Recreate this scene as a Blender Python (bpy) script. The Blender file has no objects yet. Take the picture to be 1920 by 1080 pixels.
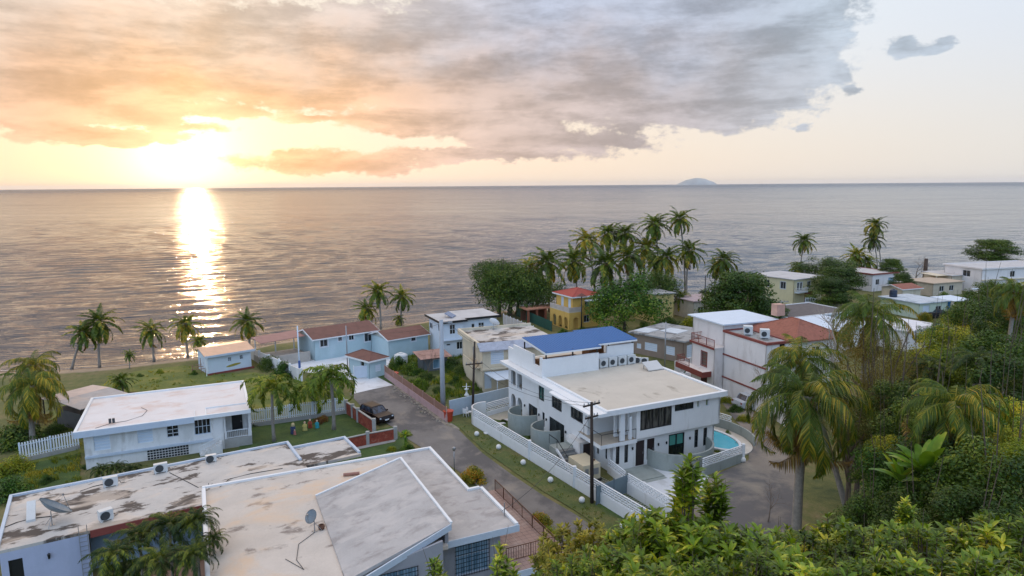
import bpy, bmesh, math, random
import numpy as np
from mathutils import Vector, Matrix, noise as mnoise
sc = bpy.context.scene
D = bpy.data
COL = sc.collection
R = math.radians
# ---------------------------------------------------------------- camera (drone, 25 m above the street)
CH, FPX, PITCH, ROLL = 25.0, 1280.0, R(8.55), math.atan(14.5/1920)
_f = Vector((0, math.cos(PITCH), -math.sin(PITCH)))
_r0 = Vector((1, 0, 0)); _u0 = Vector((0, math.sin(PITCH), math.cos(PITCH)))
_r = _r0*math.cos(ROLL)-_u0*math.sin(ROLL); _u = _u0*math.cos(ROLL)+_r0*math.sin(ROLL)
CAM = Vector((0, 0, CH))
cd = D.cameras.new('camera'); cam = D.objects.new('camera', cd); COL.objects.link(cam)
cd.sensor_width = 36; cd.lens = 36*FPX/1920; cd.clip_start = 0.5; cd.clip_end = 90000
cam.matrix_world = Matrix.Translation(CAM) @ Matrix((_r, _u, -_f)).transposed().to_4x4()
sc.camera = cam
sc.view_settings.view_transform = 'Standard'; sc.view_settings.look = 'None'
sc.view_settings.exposure = 0.0; sc.view_settings.gamma = 1.0
sc.render.resolution_x = 1024; sc.render.resolution_y = 576

def ray(px, py): return _f*FPX + _r*(px-960) + _u*(540-py)
def W(px, py, z=0.0):
    "point of the place at height z that the photograph shows at pixel (px, py) of 1920x1080"
    d = ray(px, py); return CAM + d*((z-CH)/d.z)
def WD(px, py, dist):
    d = ray(px, py); return CAM + d*(dist/FPX)
def lin(c):
    if isinstance(c, str): c = [int(c[i:i+2], 16) for i in (0, 2, 4)]
    return tuple(((v/255)/12.92 if v/255 <= .04045 else ((v/255+.055)/1.055)**2.4) for v in c)

# ---------------------------------------------------------------- world
class NT:
    "tiny node-graph writer"
    def __init__(s, nt): s.nt = nt
    def n(s, t, **kw):
        o = s.nt.nodes.new(t)
        for k, v in kw.items(): setattr(o, k, v)
        return o
    def put(s, sock, v):
        if isinstance(v, bpy.types.NodeSocket): s.nt.links.new(v, sock)
        elif v is not None:
            if hasattr(sock.default_value, '__len__') and not hasattr(v, '__len__'): v = (v,)*len(sock.default_value)
            if hasattr(sock.default_value, '__len__') and len(sock.default_value) == 4 and len(v) == 3: v = tuple(v)+(1,)
            sock.default_value = v
    def m(s, op, a, b=None, c=None, clamp=False):
        o = s.n('ShaderNodeMath', operation=op, use_clamp=clamp)
        for i, v in enumerate((a, b, c)):
            if v is not None: s.put(o.inputs[i], v)
        return o.outputs[0]
    def v(s, op, a, b=None, scale=None):
        o = s.n('ShaderNodeVectorMath', operation=op)
        s.put(o.inputs[0], a)
        if b is not None: s.put(o.inputs[1], b)
        if scale is not None: s.put(o.inputs[3], scale)
        return o.outputs[1] if op in ('LENGTH', 'DOT_PRODUCT', 'DISTANCE') else o.outputs[0]
    def mr(s, v, a, b, c=0, d=1, smooth=True):
        o = s.n('ShaderNodeMapRange', interpolation_type='SMOOTHSTEP' if smooth else 'LINEAR')
        s.put(o.inputs[0], v)
        for i, x in enumerate((a, b, c, d)): s.put(o.inputs[i+1], x)
        return o.outputs[0]
    def mix(s, f, a, b, blend='MIX'):
        o = s.n('ShaderNodeMix', data_type='RGBA', blend_type=blend)
        s.put(o.inputs[0], f); s.put(o.inputs[6], a); s.put(o.inputs[7], b)
        return o.outputs[2]
    def noise(s, vec, scale, detail=4, rough=.5, dist=0, out=0, ntype='FBM'):
        o = s.n('ShaderNodeTexNoise', noise_dimensions='3D')
        s.put(o.inputs['Vector'], vec); s.put(o.inputs['Scale'], scale); s.put(o.inputs['Detail'], detail)
        s.put(o.inputs['Roughness'], rough); s.put(o.inputs['Distortion'], dist)
        return o.outputs[out]
    def ramp(s, v, stops, interp='EASE'):
        o = s.n('ShaderNodeValToRGB'); o.color_ramp.interpolation = interp
        e = o.color_ramp.elements
        while len(e) < len(stops): e.new(0.5)
        for i, (p, c) in enumerate(stops):
            e[i].position = p; e[i].color = tuple(c)+(1,) if len(c) == 3 else c
        s.put(o.inputs[0], v); return o.outputs[0]
    def comb(s, x, y, z):
        o = s.n('ShaderNodeCombineXYZ')
        for i, v in enumerate((x, y, z)): s.put(o.inputs[i], v)
        return o.outputs[0]
    def sep(s, v):
        o = s.n('ShaderNodeSeparateXYZ'); s.put(o.inputs[0], v); return o.outputs

SUN_AZ, SUN_EL = -24.6, 3.2       # degrees right of straight ahead / above the sea
wd = D.worlds.new('World'); sc.world = wd; wd.use_nodes = True
wd.node_tree.nodes.clear()
g = NT(wd.node_tree)
dirv = g.n('ShaderNodeTexCoord').outputs['Generated']
dx, dy, dz = g.sep(g.v('NORMALIZE', dirv))
DEG = 180/math.pi
az = g.m('MULTIPLY', g.m('ARCTAN2', dx, dy), DEG)
el = g.m('MULTIPLY', g.m('ARCSINE', dz), DEG)
def azel(px, py):
    d = ray(px, py).normalized(); return math.degrees(math.atan2(d.x, d.y)), math.degrees(math.asin(d.z))
def azpos(px): return azel(px, 345)[0]/360+.5
azn = g.m('MULTIPLY_ADD', az, 1/360, .5)
L = lin
clear_low = g.ramp(azn, [(0, L((205, 212, 225))), (.33, L((232, 222, 210))), (azpos(-100), L((250, 226, 196))), (azpos(330), L((255, 240, 205))),
                         (azpos(700), L((255, 236, 212))), (azpos(1100), L((253, 234, 213))), (azpos(1500), L((244, 233, 220))), (azpos(1950), L((234, 230, 224))), (.70, L((196, 200, 212))), (1, L((178, 192, 214)))], 'LINEAR')
clear_top = g.ramp(azn, [(0, L((176, 196, 226))), (.33, L((214, 218, 228))), (azpos(330), L((244, 234, 218))), (azpos(960), L((240, 236, 230))),
                         (azpos(1500), L((234, 240, 247))), (azpos(1950), L((224, 232, 244))), (.75, L((172, 190, 214))), (1, L((160, 182, 214)))], 'LINEAR')
clear = g.mix(g.mr(el, 0.5, 13), clear_low, clear_top)
clear = g.mix(g.mr(el, 14, 55), clear, L((204, 206, 218)))
# warped coordinates for ragged cloud edges
p0 = g.comb(az, g.m('MULTIPLY', el, 1.7), 0)
warp = g.v('SCALE', g.v('SUBTRACT', g.noise(p0, .28, 4, .6, out=1), (.5, .5, .5)), None, 4.0)
pw = g.v('ADD', g.comb(az, el, 0), g.v('MULTIPLY', warp, (1.0, .45, 0)))
BL = [(250, 95, 520, 95, 1.15), (640, 110, 480, 100, 1.2), (980, 120, 420, 115, 1.25), (1230, 110, 260, 125, 1.25), (1420, 85, 180, 130, 1.2), (1330, 10, 290, 90, 1.1), (1090, 20, 330, 80, 1.1), (1480, 60, 95, 90, 1.0),
      (120, 165, 330, 62, 1.0), (90, 205, 150, 34, .85), (60, 20, 260, 60, .8), (1300, 195, 230, 50, .95), (700, 165, 420, 42, 1.0), (-200, 90, 400, 130, 1), (-260, 210, 260, 60, .8),
      (860, 222, 240, 36, .95), (985, 258, 150, 34, .95), (640, 302, 210, 26, .75), (860, 292, 330, 15, .55), (1100, 268, 150, 24, .6), (1180, 235, 60, 25, .55),
      (425, 209, 95, 15, .9), (585, 221, 52, 9, .8), (285, 224, 70, 14, .85), (200, 257, 200, 17, .95), (330, 240, 100, 10, .5), (95, 238, 95, 22, .9),
      (1694, 84, 40, 24, .62), (1756, 88, 26, 16, .55), (1720, 96, 60, 10, .35), (1570, 140, 34, 30, .6), (1585, 168, 26, 14, .6), (1480, 175, 60, 26, .7), (1560, 60, 40, 24, .45), (1500, 235, 22, 8, .4)]
dens = None
for (cx, cy, rx, ry, s_) in BL:
    a_, e_ = azel(cx, cy)
    kx, ky = FPX/(rx*DEG*math.cos(R(a_))**2), FPX/(ry*DEG)
    vm = g.n('ShaderNodeVectorMath', operation='MULTIPLY_ADD'); g.put(vm.inputs[0], pw); vm.inputs[1].default_value = (kx, ky, 0); vm.inputs[2].default_value = (-a_*kx, -e_*ky, 0)
    q_ = g.m('MULTIPLY_ADD', g.v('LENGTH', vm.outputs[0]), -s_, s_)
    dens = q_ if dens is None else g.m('SMOOTH_MAX', dens, q_, .22)
nz = g.noise(p0, .48, 8, .66)
nz2 = g.noise(g.v('ADD', p0, (31, 7, 3)), .14, 3, .55)
nz3 = g.noise(g.v('MULTIPLY', g.v('ADD', p0, (11, 3, 9)), (.55, 1.25, 1)), .24, 7, .62, .15)
dd = g.m('ADD', dens, g.m('MULTIPLY', g.m('SUBTRACT', nz, .5), 1.15))
mask = g.mr(dd, -.02, .24)
# scattered cloud in the rest of the sky (overhead and behind)
rest = g.m('MULTIPLY', g.mr(nz2, .42, .62), g.mr(el, 17, 28))
mask = g.m('MAXIMUM', mask, rest)
c_low = g.ramp(azn, [(0, L((176, 184, 200))), (.36, L((206, 184, 172))), (azpos(60), L((216, 180, 156))), (azpos(360), L((238, 190, 148))), (azpos(640), L((232, 190, 158))),
                     (azpos(900), L((205, 184, 176))), (azpos(1250), L((184, 176, 180))), (azpos(1550), L((178, 186, 198))), (.66, L((176, 186, 200))), (1, L((176, 184, 200)))], 'LINEAR')
c_high = g.ramp(azn, [(0, L((186, 196, 212))), (.36, L((204, 192, 184))), (azpos(100), L((212, 196, 184))), (azpos(420), L((216, 198, 182))), (azpos(760), L((200, 192, 192))),
                      (azpos(1020), L((188, 196, 216))), (azpos(1300), L((186, 194, 212))), (azpos(1550), L((182, 194, 208))), (.66, L((178, 190, 206))), (1, L((182, 194, 212)))], 'LINEAR')
ccol = g.mix(g.mr(g.m('ADD', el, g.m('MULTIPLY', g.m('SUBTRACT', nz2, .5), 10)), 6, 13.5), c_low, c_high)
shade = g.m('ADD', g.mr(nz3, .36, .64, -.20, .24, True), g.mr(nz, .35, .65, -.09, .10, False))
ccol = g.v('SCALE', ccol, None, g.m('ADD', 1.0, shade))
# cores of the clouds are greyer than their thin rims
ccol = g.v('SCALE', ccol, None, g.mr(dd, .1, 1.0, 1.07, .92))
skyc = g.mix(mask, clear, ccol)
zen_ = g.mr(el, 26, 75); back_ = g.m('MULTIPLY', g.mr(dy, .35, -.5), g.m('SUBTRACT', 1.0, zen_))
skyc = g.v('MULTIPLY', skyc, g.mix(back_, g.mix(zen_, (1, 1, 1), (2.1, 1.95, 1.8)), (1.9, 2.28, 2.7)))
skyc = g.v('MULTIPLY', skyc, g.mix(g.m('MULTIPLY', g.mr(el, 14.5, 24), g.mr(dy, .3, .8)), (1, 1, 1), g.mix(g.mr(az, -18, 16), (2.3, 1.68, 1.05), (1.5, 1.62, 1.82))))
# light of the low sun behind the haze
sa, se = R(SUN_AZ), R(SUN_EL)
sg, eg = R(-25.4), R(2.5); gdir = (math.sin(sg)*math.cos(eg), math.cos(sg)*math.cos(eg), math.sin(eg))
sdir = (math.sin(sa)*math.cos(se), math.cos(sa)*math.cos(se), math.sin(se))
ang = g.m('MULTIPLY', g.m('ARCCOSINE', g.m('MINIMUM', g.v('DOT_PRODUCT', g.v('NORMALIZE', dirv), gdir), .99999)), DEG)
def gauss(sig): return g.m('EXPONENT', g.m('MULTIPLY', g.m('MULTIPLY', ang, ang), -.5/(sig*sig)))
thru = g.m('MULTIPLY_ADD', mask, -.74, 1)
glow = g.v('ADD', g.v('SCALE', (1.0, .90, .72), None, g.m('MULTIPLY', gauss(2.4), .7)),
           g.v('ADD', g.v('SCALE', (1.0, .78, .50), None, g.m('MULTIPLY', gauss(4.8), .28)), g.v('SCALE', (1.0, .62, .28), None, g.m('MULTIPLY', gauss(17), .10))))
skyc = g.v('ADD', skyc, g.v('SCALE', glow, None, thru))
ns = g.n('ShaderNodeTexSky', sky_type='NISHITA', sun_disc=False, sun_elevation=R(SUN_EL), sun_rotation=R(SUN_AZ), air_density=1, dust_density=1.5)
bg1 = g.n('ShaderNodeBackground'); g.put(bg1.inputs[0], g.v('SCALE', ns.outputs[0], None, .2)); bg1.inputs[1].default_value = .05
bg2 = g.n('ShaderNodeBackground'); g.put(bg2.inputs[0], skyc); bg2.inputs[1].default_value = .98
add = g.n('ShaderNodeAddShader'); wo = g.n('ShaderNodeOutputWorld')
wd.node_tree.links.new(bg1.outputs[0], add.inputs[0]); wd.node_tree.links.new(bg2.outputs[0], add.inputs[1])
wd.node_tree.links.new(add.outputs[0], wo.inputs[0])

sl = D.lights.new('sun', 'SUN'); sun = D.objects.new('sun', sl); COL.objects.link(sun)
sl.energy = .5; sl.angle = R(0.6); sl.color = (1, .66, .36)
sun.rotation_euler = (R(90-SUN_EL), 0, R(180-SUN_AZ)) 
sun.rotation_euler = Vector(sdir).to_track_quat('Z', 'Y').to_euler()
# ---------------------------------------------------------------- materials
MATS = {}
def newmat(name):
    m = D.materials.new(name); m.use_nodes = True; nt = m.node_tree; nt.nodes.clear()
    g = NT(nt); b = g.n('ShaderNodeBsdfPrincipled'); o = g.n('ShaderNodeOutputMaterial')
    nt.links.new(b.outputs[0], o.inputs[0]); return m, g, b
def bump(g, b, h, strength=.3, dist=.02):
    bn = g.n('ShaderNodeBump'); bn.inputs['Strength'].default_value = strength; bn.inputs['Distance'].default_value = dist
    g.put(bn.inputs['Height'], h); g.nt.links.new(bn.outputs[0], b.inputs['Normal'])
def mat(name, col, rough=.8, var=.12, scale=1.2, stain=None, stain2=None, s2=(.45, .6, .6, .8), st_amt=.5, st_scale=.35, st_th=(.52, .66), streak=1.0, bmp=.15, metal=0, spec=.4, fine=9.0):
    "weathered surface: base colour, soft variation, optional second colour in blotches"
    if name in MATS: return MATS[name]
    m, g, b = newmat(name); c = lin(col)
    tc = g.n('ShaderNodeTexCoord').outputs['Object']
    n1 = g.noise(tc, scale, 5, .6); n2 = g.noise(tc, fine, 4, .6)
    f = g.m('ADD', g.mr(n1, .3, .7, 1-var, 1+var, False), g.mr(n2, .3, .7, -var*.5, var*.5, False))
    colr = g.v('SCALE', c, None, f)
    if stain:
        n3 = g.noise(g.v('MULTIPLY', tc, (1, streak, .3)), st_scale, 7, .66, .3)
        colr = g.mix(g.m('MULTIPLY', g.mr(n3, st_th[0], st_th[1]), st_amt), colr, lin(stain))
    if stain2:
        n4 = g.noise(g.v('MULTIPLY', g.v('ADD', tc, (37, 11, 5)), (1, streak, .3)), s2[2], 6, .62, .5)
        colr = g.mix(g.m('MULTIPLY', g.mr(n4, s2[0], s2[1]), s2[3]), colr, lin(stain2))
    g.put(b.inputs['Base Color'], colr); b.inputs['Roughness'].default_value = rough; b.inputs['Metallic'].default_value = metal
    b.inputs['Specular IOR Level'].default_value = spec
    if bmp: bump(g, b, g.m('ADD', n2, n1), bmp, .02)
    MATS[name] = m; return m
def leafmat(name, c1, c2, c3=None, trans=.28, rough=.5, big=.35):
    "leaves: every leaf its own tone, clumps light and dark, some light through"
    if name in MATS: return MATS[name]
    m, g, b = newmat(name)
    geo = g.n('ShaderNodeNewGeometry').outputs['Random Per Island']
    tc = g.n('ShaderNodeTexCoord').outputs['Object']
    oi = g.n('ShaderNodeObjectInfo').outputs['Random']
    n = g.noise(g.v('ADD', tc, g.comb(g.m('MULTIPLY', oi, 50), 0, 0)), big, 3, .6)
    f = g.m('ADD', g.m('MULTIPLY', geo, .55), g.mr(n, .3, .7, -.1, .55, False))
    br = lambda c: tuple(min(1, q*k_) for q, k_ in zip(lin(c), (1.8, 1.7, .85)))
    stops = [(0.05, br(c1)), (.62, br(c2))]
    if c3: stops.append((.92, br(c3)))  # bright end also paints sunlit highlight clumps over the leaves' own tones
    col = g.ramp(f, stops, 'LINEAR')
    col = g.v('SCALE', col, None, g.m('MULTIPLY_ADD', oi, .3, .85))
    g.put(b.inputs['Base Color'], col); b.inputs['Roughness'].default_value = rough; b.inputs['Specular IOR Level'].default_value = .3
    t = g.n('ShaderNodeBsdfTranslucent'); g.put(t.inputs[0], g.v('MULTIPLY', col, (1.5, 1.35, .55)))
    mx = g.n('ShaderNodeMixShader'); mx.inputs[0].default_value = trans
    out = [x for x in g.nt.nodes if x.type == 'OUTPUT_MATERIAL'][0]
    g.nt.links.new(b.outputs[0], mx.inputs[1]); g.nt.links.new(t.outputs[0], mx.inputs[2]); g.nt.links.new(mx.outputs[0], out.inputs[0])
    MATS[name] = m; return m
def glassmat(name, col, rough=.06, curtain=None):
    if name in MATS: return MATS[name]
    m, g, b = newmat(name); c = lin(col)
    tc = g.n('ShaderNodeTexCoord').outputs['Object']
    n = g.noise(g.v('MULTIPLY', tc, (2.5, 2.5, .3)), 1.6, 3, .6)
    colr = g.mix(g.mr(n, .4, .6), c, lin(curtain or col))
    g.put(b.inputs['Base Color'], colr); b.inputs['Roughness'].default_value = rough; b.inputs['Specular IOR Level'].default_value = .5
    MATS[name] = m; return m

# ---------------------------------------------------------------- mesh builders
class MB:
    def __init__(s): s.v = []; s.f = []
    def add(s, vs, fs):
        o = len(s.v); s.v += [tuple(v) for v in vs]; s.f += [tuple(i+o for i in f) for f in fs]; return s
    def box(s, x0, y0, z0, x1, y1, z1):
        x0, x1 = sorted((x0, x1)); y0, y1 = sorted((y0, y1)); z0, z1 = sorted((z0, z1))
        return s.add([(x0, y0, z0), (x1, y0, z0), (x1, y1, z0), (x0, y1, z0), (x0, y0, z1), (x1, y0, z1), (x1, y1, z1), (x0, y1, z1)],
                     [(0, 3, 2, 1), (4, 5, 6, 7), (0, 1, 5, 4), (1, 2, 6, 5), (2, 3, 7, 6), (3, 0, 4, 7)])
    def prism(s, poly, z0, z1):
        n = len(poly); a = sum(poly[i][0]*poly[(i+1) % n][1]-poly[(i+1) % n][0]*poly[i][1] for i in range(n))
        if a < 0: poly = poly[::-1]
        zf = (lambda z, p: z(p) if callable(z) else z)
        vs = [(p[0], p[1], zf(z0, p)) for p in poly]+[(p[0], p[1], zf(z1, p)) for p in poly]
        return s.add(vs, [tuple(range(n))[::-1], tuple(range(n, 2*n))]+[(i, (i+1) % n, n+(i+1) % n, n+i) for i in range(n)])
    def slab(s, pts, th):
        "closed slab under a sloped polygon of 3D points (counter-clockwise from above)"
        n = len(pts); vs = [tuple(p) for p in pts]+[(p[0], p[1], p[2]-th) for p in pts]
        return s.add(vs, [tuple(range(n)), tuple(range(n, 2*n))[::-1]]+[((i+1) % n, i, n+i, n+(i+1) % n) for i in range(n)])
    def tube(s, path, r, n=8, cap=True):
        path = [Vector(p) for p in path]
        rs = r if hasattr(r, '__len__') else [r]*len(path)
        rings = []; up = Vector((.3, .2, 1)).normalized()
        for i, p in enumerate(path):
            t = (path[min(i+1, len(path)-1)]-path[max(i-1, 0)])
            if t.length < 1e-6: t = Vector((0, 0, 1))
            t.normalize(); a = t.cross(Vector((0, 1, 0)) if abs(t.y) < .8 else Vector((1, 0, 0))).normalized(); b = t.cross(a)
            rings.append([p+(a*math.cos(2*math.pi*k/n)+b*math.sin(2*math.pi*k/n))*rs[i] for k in range(n)])
        vs = [v for rg in rings for v in rg]; fs = []
        for i in range(len(path)-1):
            for k in range(n): fs.append((i*n+k, i*n+(k+1) % n, (i+1)*n+(k+1) % n, (i+1)*n+k))
        if cap: fs += [tuple(range(n))[::-1], tuple(range((len(path)-1)*n, len(path)*n))]
        return s.add(vs, fs)
    def bar(s, a, b, w=.04, h=None):
        "square bar between two points"
        a, b = Vector(a), Vector(b); h = h or w; t = (b-a).normalized()
        u = t.cross(Vector((0, 0, 1)));
        if u.length < 1e-3: u = Vector((1, 0, 0))
        u.normalize(); v = u.cross(t)
        vs = [p+u*su*w/2+v*sv*h/2 for p in (a, b) for su, sv in ((-1, -1), (1, -1), (1, 1), (-1, 1))]
        return s.add(vs, [(0, 3, 2, 1), (4, 5, 6, 7), (0, 1, 5, 4), (1, 2, 6, 5), (2, 3, 7, 6), (3, 0, 4, 7)])
    def lathe(s, c, prof, n=16, ax='z', sy=1):
        c = Vector(c); vs = []; fs = []
        for (r, h) in prof:
            for k in range(n):
                a = 2*math.pi*k/n; p = (r*math.cos(a), r*math.sin(a)*sy, h)
                if ax == 'y': p = (p[0], -p[2], p[1])
                if ax == 'x': p = (p[2], p[0], p[1])
                vs.append(c+Vector(p))
        m = len(prof)
        for i in range(m-1):
            for k in range(n): fs.append((i*n+k, i*n+(k+1) % n, (i+1)*n+(k+1) % n, (i+1)*n+k))
        fs += [tuple(range(n))[::-1], tuple(range((m-1)*n, m*n))]
        return s.add(vs, fs)
    def ball(s, c, r, n=14, sz=1):
        m = n//2+1
        return s.lathe(c, [(max(1e-3, r*math.sin(math.pi*i/m)), -r*sz*math.cos(math.pi*i/m)) for i in range(m+1)], n)
    def xf(s, M):
        s.v = [tuple(M @ Vector(v)) for v in s.v]; return s
    def mesh(s, name, m, smooth=False):
        me = D.meshes.new(name); me.from_pydata(s.v, [], s.f); me.update()
        if smooth: me.polygons.foreach_set('use_smooth', [True]*len(me.polygons))
        if m: me.materials.append(m)
        return me
    def build(s, name, m, parent=None, smooth=False, **tags):
        o = D.objects.new(name, s.mesh(name, m, smooth)); COL.objects.link(o)
        if parent: o.parent = parent
        for k, v in tags.items(): o[k] = v
        return o
def split(mb, name, m, parent):
    "one part object per separate piece of the builder"
    par = list(range(len(mb.v)))
    def fd(i):
        while par[i] != i: par[i] = par[par[i]]; i = par[i]
        return i
    for f in mb.f:
        for k in f[1:]: par[fd(k)] = fd(f[0])
    gr = {}
    for f in mb.f: gr.setdefault(fd(f[0]), []).append(f)
    for fs in gr.values():
        ids = sorted({i for f in fs for i in f}); mp = {i: k for k, i in enumerate(ids)}
        q = MB(); q.v = [mb.v[i] for i in ids]; q.f = [tuple(mp[i] for i in f) for f in fs]; q.build(name, m, parent)
def thing(name, label, cat, loc=(0, 0, 0), rz=0, group=None):
    o = D.objects.new(name, None); COL.objects.link(o); o.location = loc; o.rotation_euler = (0, 0, rz)
    o.empty_display_size = .3
    o['label'] = label; o['category'] = cat
    if group: o['group'] = group
    return o
def tag(o, label, cat, group=None, kind=None):
    o['label'] = label; o['category'] = cat
    if group: o['group'] = group
    if kind: o['kind'] = kind
    return o
def child(name, me, parent, loc=None):
    o = D.objects.new(name, me); COL.objects.link(o); o.parent = parent
    if loc is not None: o.location = loc
    return o
def dup(root, loc, rz=0, label=None, scale=None, group=None):
    r = root.copy(); COL.objects.link(r); r.location = loc; r.rotation_euler = (0, 0, rz)
    if label: r['label'] = label
    if scale: r.scale = (scale,)*3 if not hasattr(scale, '__len__') else scale
    if group: r['group'] = group
    for ch in list(root.children):
        c = ch.copy(); COL.objects.link(c); c.parent = r
        for gc in ch.children:
            d = gc.copy(); COL.objects.link(d); d.parent = c
    return r
def kind(o, k='structure'): o['kind'] = k; return o
# ---------------------------------------------------------------- sea, terrain, roads
SEA = -1.2
SHORE = [(-4000, -300), (-600, 60), (-200, 93), (-92, 98.8), (-77.8, 100.9), (-67.5, 101), (-56.3, 104.1), (-52.2, 106.7), (-42.9, 111.6), (-38.7, 119), (-26.3, 126.7), (-21, 131.6),
         (-6.9, 143.9), (16, 150), (29, 155), (42, 161.8), (62, 171.1), (85, 179.5), (110, 184), (147, 198.3), (188, 212), (260, 236), (400, 268), (900, 330), (4000, 500)]
def shore_y(x):
    for (a, b), (c, d) in zip(SHORE, SHORE[1:]):
        if x <= c: return b+(d-b)*(x-a)/(c-a)
    return 500
def sstep(a, b, x): t = max(0, min(1, (x-a)/(b-a))); return t*t*(3-2*t)
def hill(x, y):
    "hillside that climbs towards the photographer on the right"
    k = sstep(39, 8, y+max(0, (8-x))*1.1+(0 if x > 8 else 1)) * sstep(-2, 9, x)
    h = k*14 + 3.0*sstep(26, 48, x)*sstep(80, 30, y)
    return h
def ground_z(x, y):
    d = (shore_y(x)-y)*.8            # distance inland
    z = hill(x, y)
    z += .05*mnoise.noise(Vector((x*.25, y*.25, 0)))*sstep(0, 4, d)*(1 if z > .3 else .2)
    if d < 12: z += -3.6*sstep(12, -11, d)
    return z
xs = np.unique(np.concatenate([np.arange(-120, 200, 1.6), -120-np.geomspace(2, 3800, 40), 200+np.geomspace(2, 3700, 40)]))
ys = np.unique(np.concatenate([np.arange(-10, 216, 1.6), -10-np.geomspace(2, 3000, 24)]))
ys = np.concatenate([ys])
vs = []; 
for y in ys:
    for x in xs: vs.append((x, y, ground_z(x, y) if y > -80 else hill(x, y)))
nx = len(xs); fs = []
for j in range(len(ys)-1):
    for i in range(nx-1):
        a = j*nx+i; q = (a, a+1, a+nx+1, a+nx)
        if ys[j] > shore_y(xs[i])+26 and ys[j] > shore_y(xs[i+1])+26: continue
        fs.append(q)
m, g, b = newmat('ground_cover')
tc = g.n('ShaderNodeTexCoord').outputs['Object']
n1 = g.noise(tc, .16, 6, .65); n2 = g.noise(tc, 1.1, 6, .7); n3 = g.noise(tc, 7, 4, .6)
cg = g.ramp(g.m('ADD', g.m('MULTIPLY', n1, .6), g.m('MULTIPLY', n2, .4)), [(.36, lin((62, 74, 36))), (.5, lin((96, 98, 50))), (.62, lin((122, 108, 72))), (.75, lin((138, 124, 96)))], 'LINEAR')
zc = g.sep(tc)[2]
cg = g.mix(g.mr(g.m('ADD', zc, g.m('MULTIPLY', n2, .3)), .06, -.12), cg, g.mix(n3, lin((150, 128, 104)), lin((176, 156, 132))))
cg = g.v('SCALE', cg, None, g.mr(n3, .2, .8, .75, 1.2, False))
fz = g.m('ADD', zc, g.m('MULTIPLY', g.m('SUBTRACT', n2, .5), .5))
cg = g.mix(g.mr(fz, -.62, -.8), cg, lin((104, 88, 72)))
cg = g.mix(g.m('MULTIPLY', g.mr(fz, -.98, -1.1), g.mr(n3, .4, .6)), cg, lin((214, 208, 198)))
g.put(b.inputs['Base Color'], cg); b.inputs['Roughness'].default_value = .95; bump(g, b, g.m('ADD', n3, n2), .6, .08)
MB().add(vs, fs).build('ground', m, smooth=True, kind='structure')

# the sea
m, g, b = newmat('sea_water')
tc = g.n('ShaderNodeTexCoord').outputs['Object']
ca, sa_ = math.cos(R(20)), math.sin(R(20))
u = g.v('DOT_PRODUCT', tc, (ca, sa_, 0)); v = g.v('DOT_PRODUCT', tc, (-sa_, ca, 0))
warp = g.noise(tc, .02, 3, .5)
vv = g.m('ADD', v, g.m('MULTIPLY', warp, 22))
wc = g.comb(g.m('MULTIPLY', u, .22), vv, 0)
swell = g.m('SINE', g.m('ADD', g.m('MULTIPLY', vv, 2*math.pi/9), g.m('MULTIPLY', g.noise(wc, .07, 3, .55), 16)))
w1 = g.noise(g.comb(g.m('MULTIPLY', u, .14), vv, 0), .20, 3, .55)
w2 = g.noise(g.comb(g.m('MULTIPLY', u, .22), vv, 3), .8, 4, .6)
w3 = g.noise(g.comb(g.m('MULTIPLY', u, .10), g.m('MULTIPLY', vv, .55), 9), .05, 3, .6)
camd = g.n('ShaderNodeCameraData').outputs['View Distance']
# real waves near the coast (mesh); the bump carries ripples, and the swell where the mesh gets coarse
tnear = g.mr(g.v('LENGTH', tc), 260, 700)
h = g.m('ADD', g.m('MULTIPLY', g.m('ADD', g.m('MULTIPLY', swell, .20), g.m('MULTIPLY', w1, 2.4)), g.m('MULTIPLY_ADD', tnear, .72, .28)), g.m('ADD', g.m('MULTIPLY', w2, .72), g.m('MULTIPLY', w3, 2.5)))
patch = g.noise(g.v('MULTIPLY', tc, (.4, 1, 1)), .012, 4, .6)
g.put(b.inputs['Base Color'], g.mix(patch, lin((28, 46, 62)), lin((42, 62, 78))))
g.put(b.inputs['Roughness'], g.m('ADD', g.mr(patch, .3, .7, .05, .10, False), g.m('ADD', g.mr(g.v('LENGTH', tc), 400, 9000, 0, .22), g.mr(g.v('LENGTH', tc), 200, 1500, 0, .06)))); b.inputs['IOR'].default_value = 1.333
bump(g, b, h, 1.0, 1.0)
N = 460
ang_ = np.linspace(-.80, .80, N); rad = np.concatenate([np.geomspace(82, 1500, 950), np.geomspace(1500, 46000, 40)[1:]])
RR, AA = np.meshgrid(rad, ang_, indexing='ij'); X = RR*np.sin(AA); Y = RR*np.cos(AA); Zs = np.zeros_like(X)
rs = np.random.RandomState(4); cell = RR*.0033
gx = np.interp(X.ravel(), [p[0] for p in SHORE], [p[1] for p in SHORE]).reshape(X.shape)
off_ = Y-gx
for k in range(52):
    lam = 1.7*(9.5/1.7)**rs.rand()
    th_ = R(20)+rs.normal(0, .40)+math.pi/2; kx, ky = math.cos(th_)*2*math.pi/lam, math.sin(th_)*2*math.pi/lam
    amp = .0036*lam**1.0*(.6+.8*rs.rand())
    ph = kx*X+ky*Y+rs.rand()*6.28+1.3*np.sin(X*.011+Y*.017+rs.rand()*6)
    fade = np.clip((lam/cell-3)/5, 0, 1)
    Zs += amp*fade*(np.sin(ph)+.25*np.sin(2*ph+.5))*(.75+.5*np.sin(X*.02+Y*.03+k))
Zs *= np.clip(off_/10, .25, 1)
co = np.stack([X, Y, Zs+SEA], -1).reshape(-1, 3).astype(np.float32)
nr = len(rad); ii = (np.arange(nr-1)[:, None]*N+np.arange(N-1)[None, :]).ravel()
quads = np.stack([ii, ii+N, ii+N+1, ii+1], -1)[:, ::-1].astype(np.int32)
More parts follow.
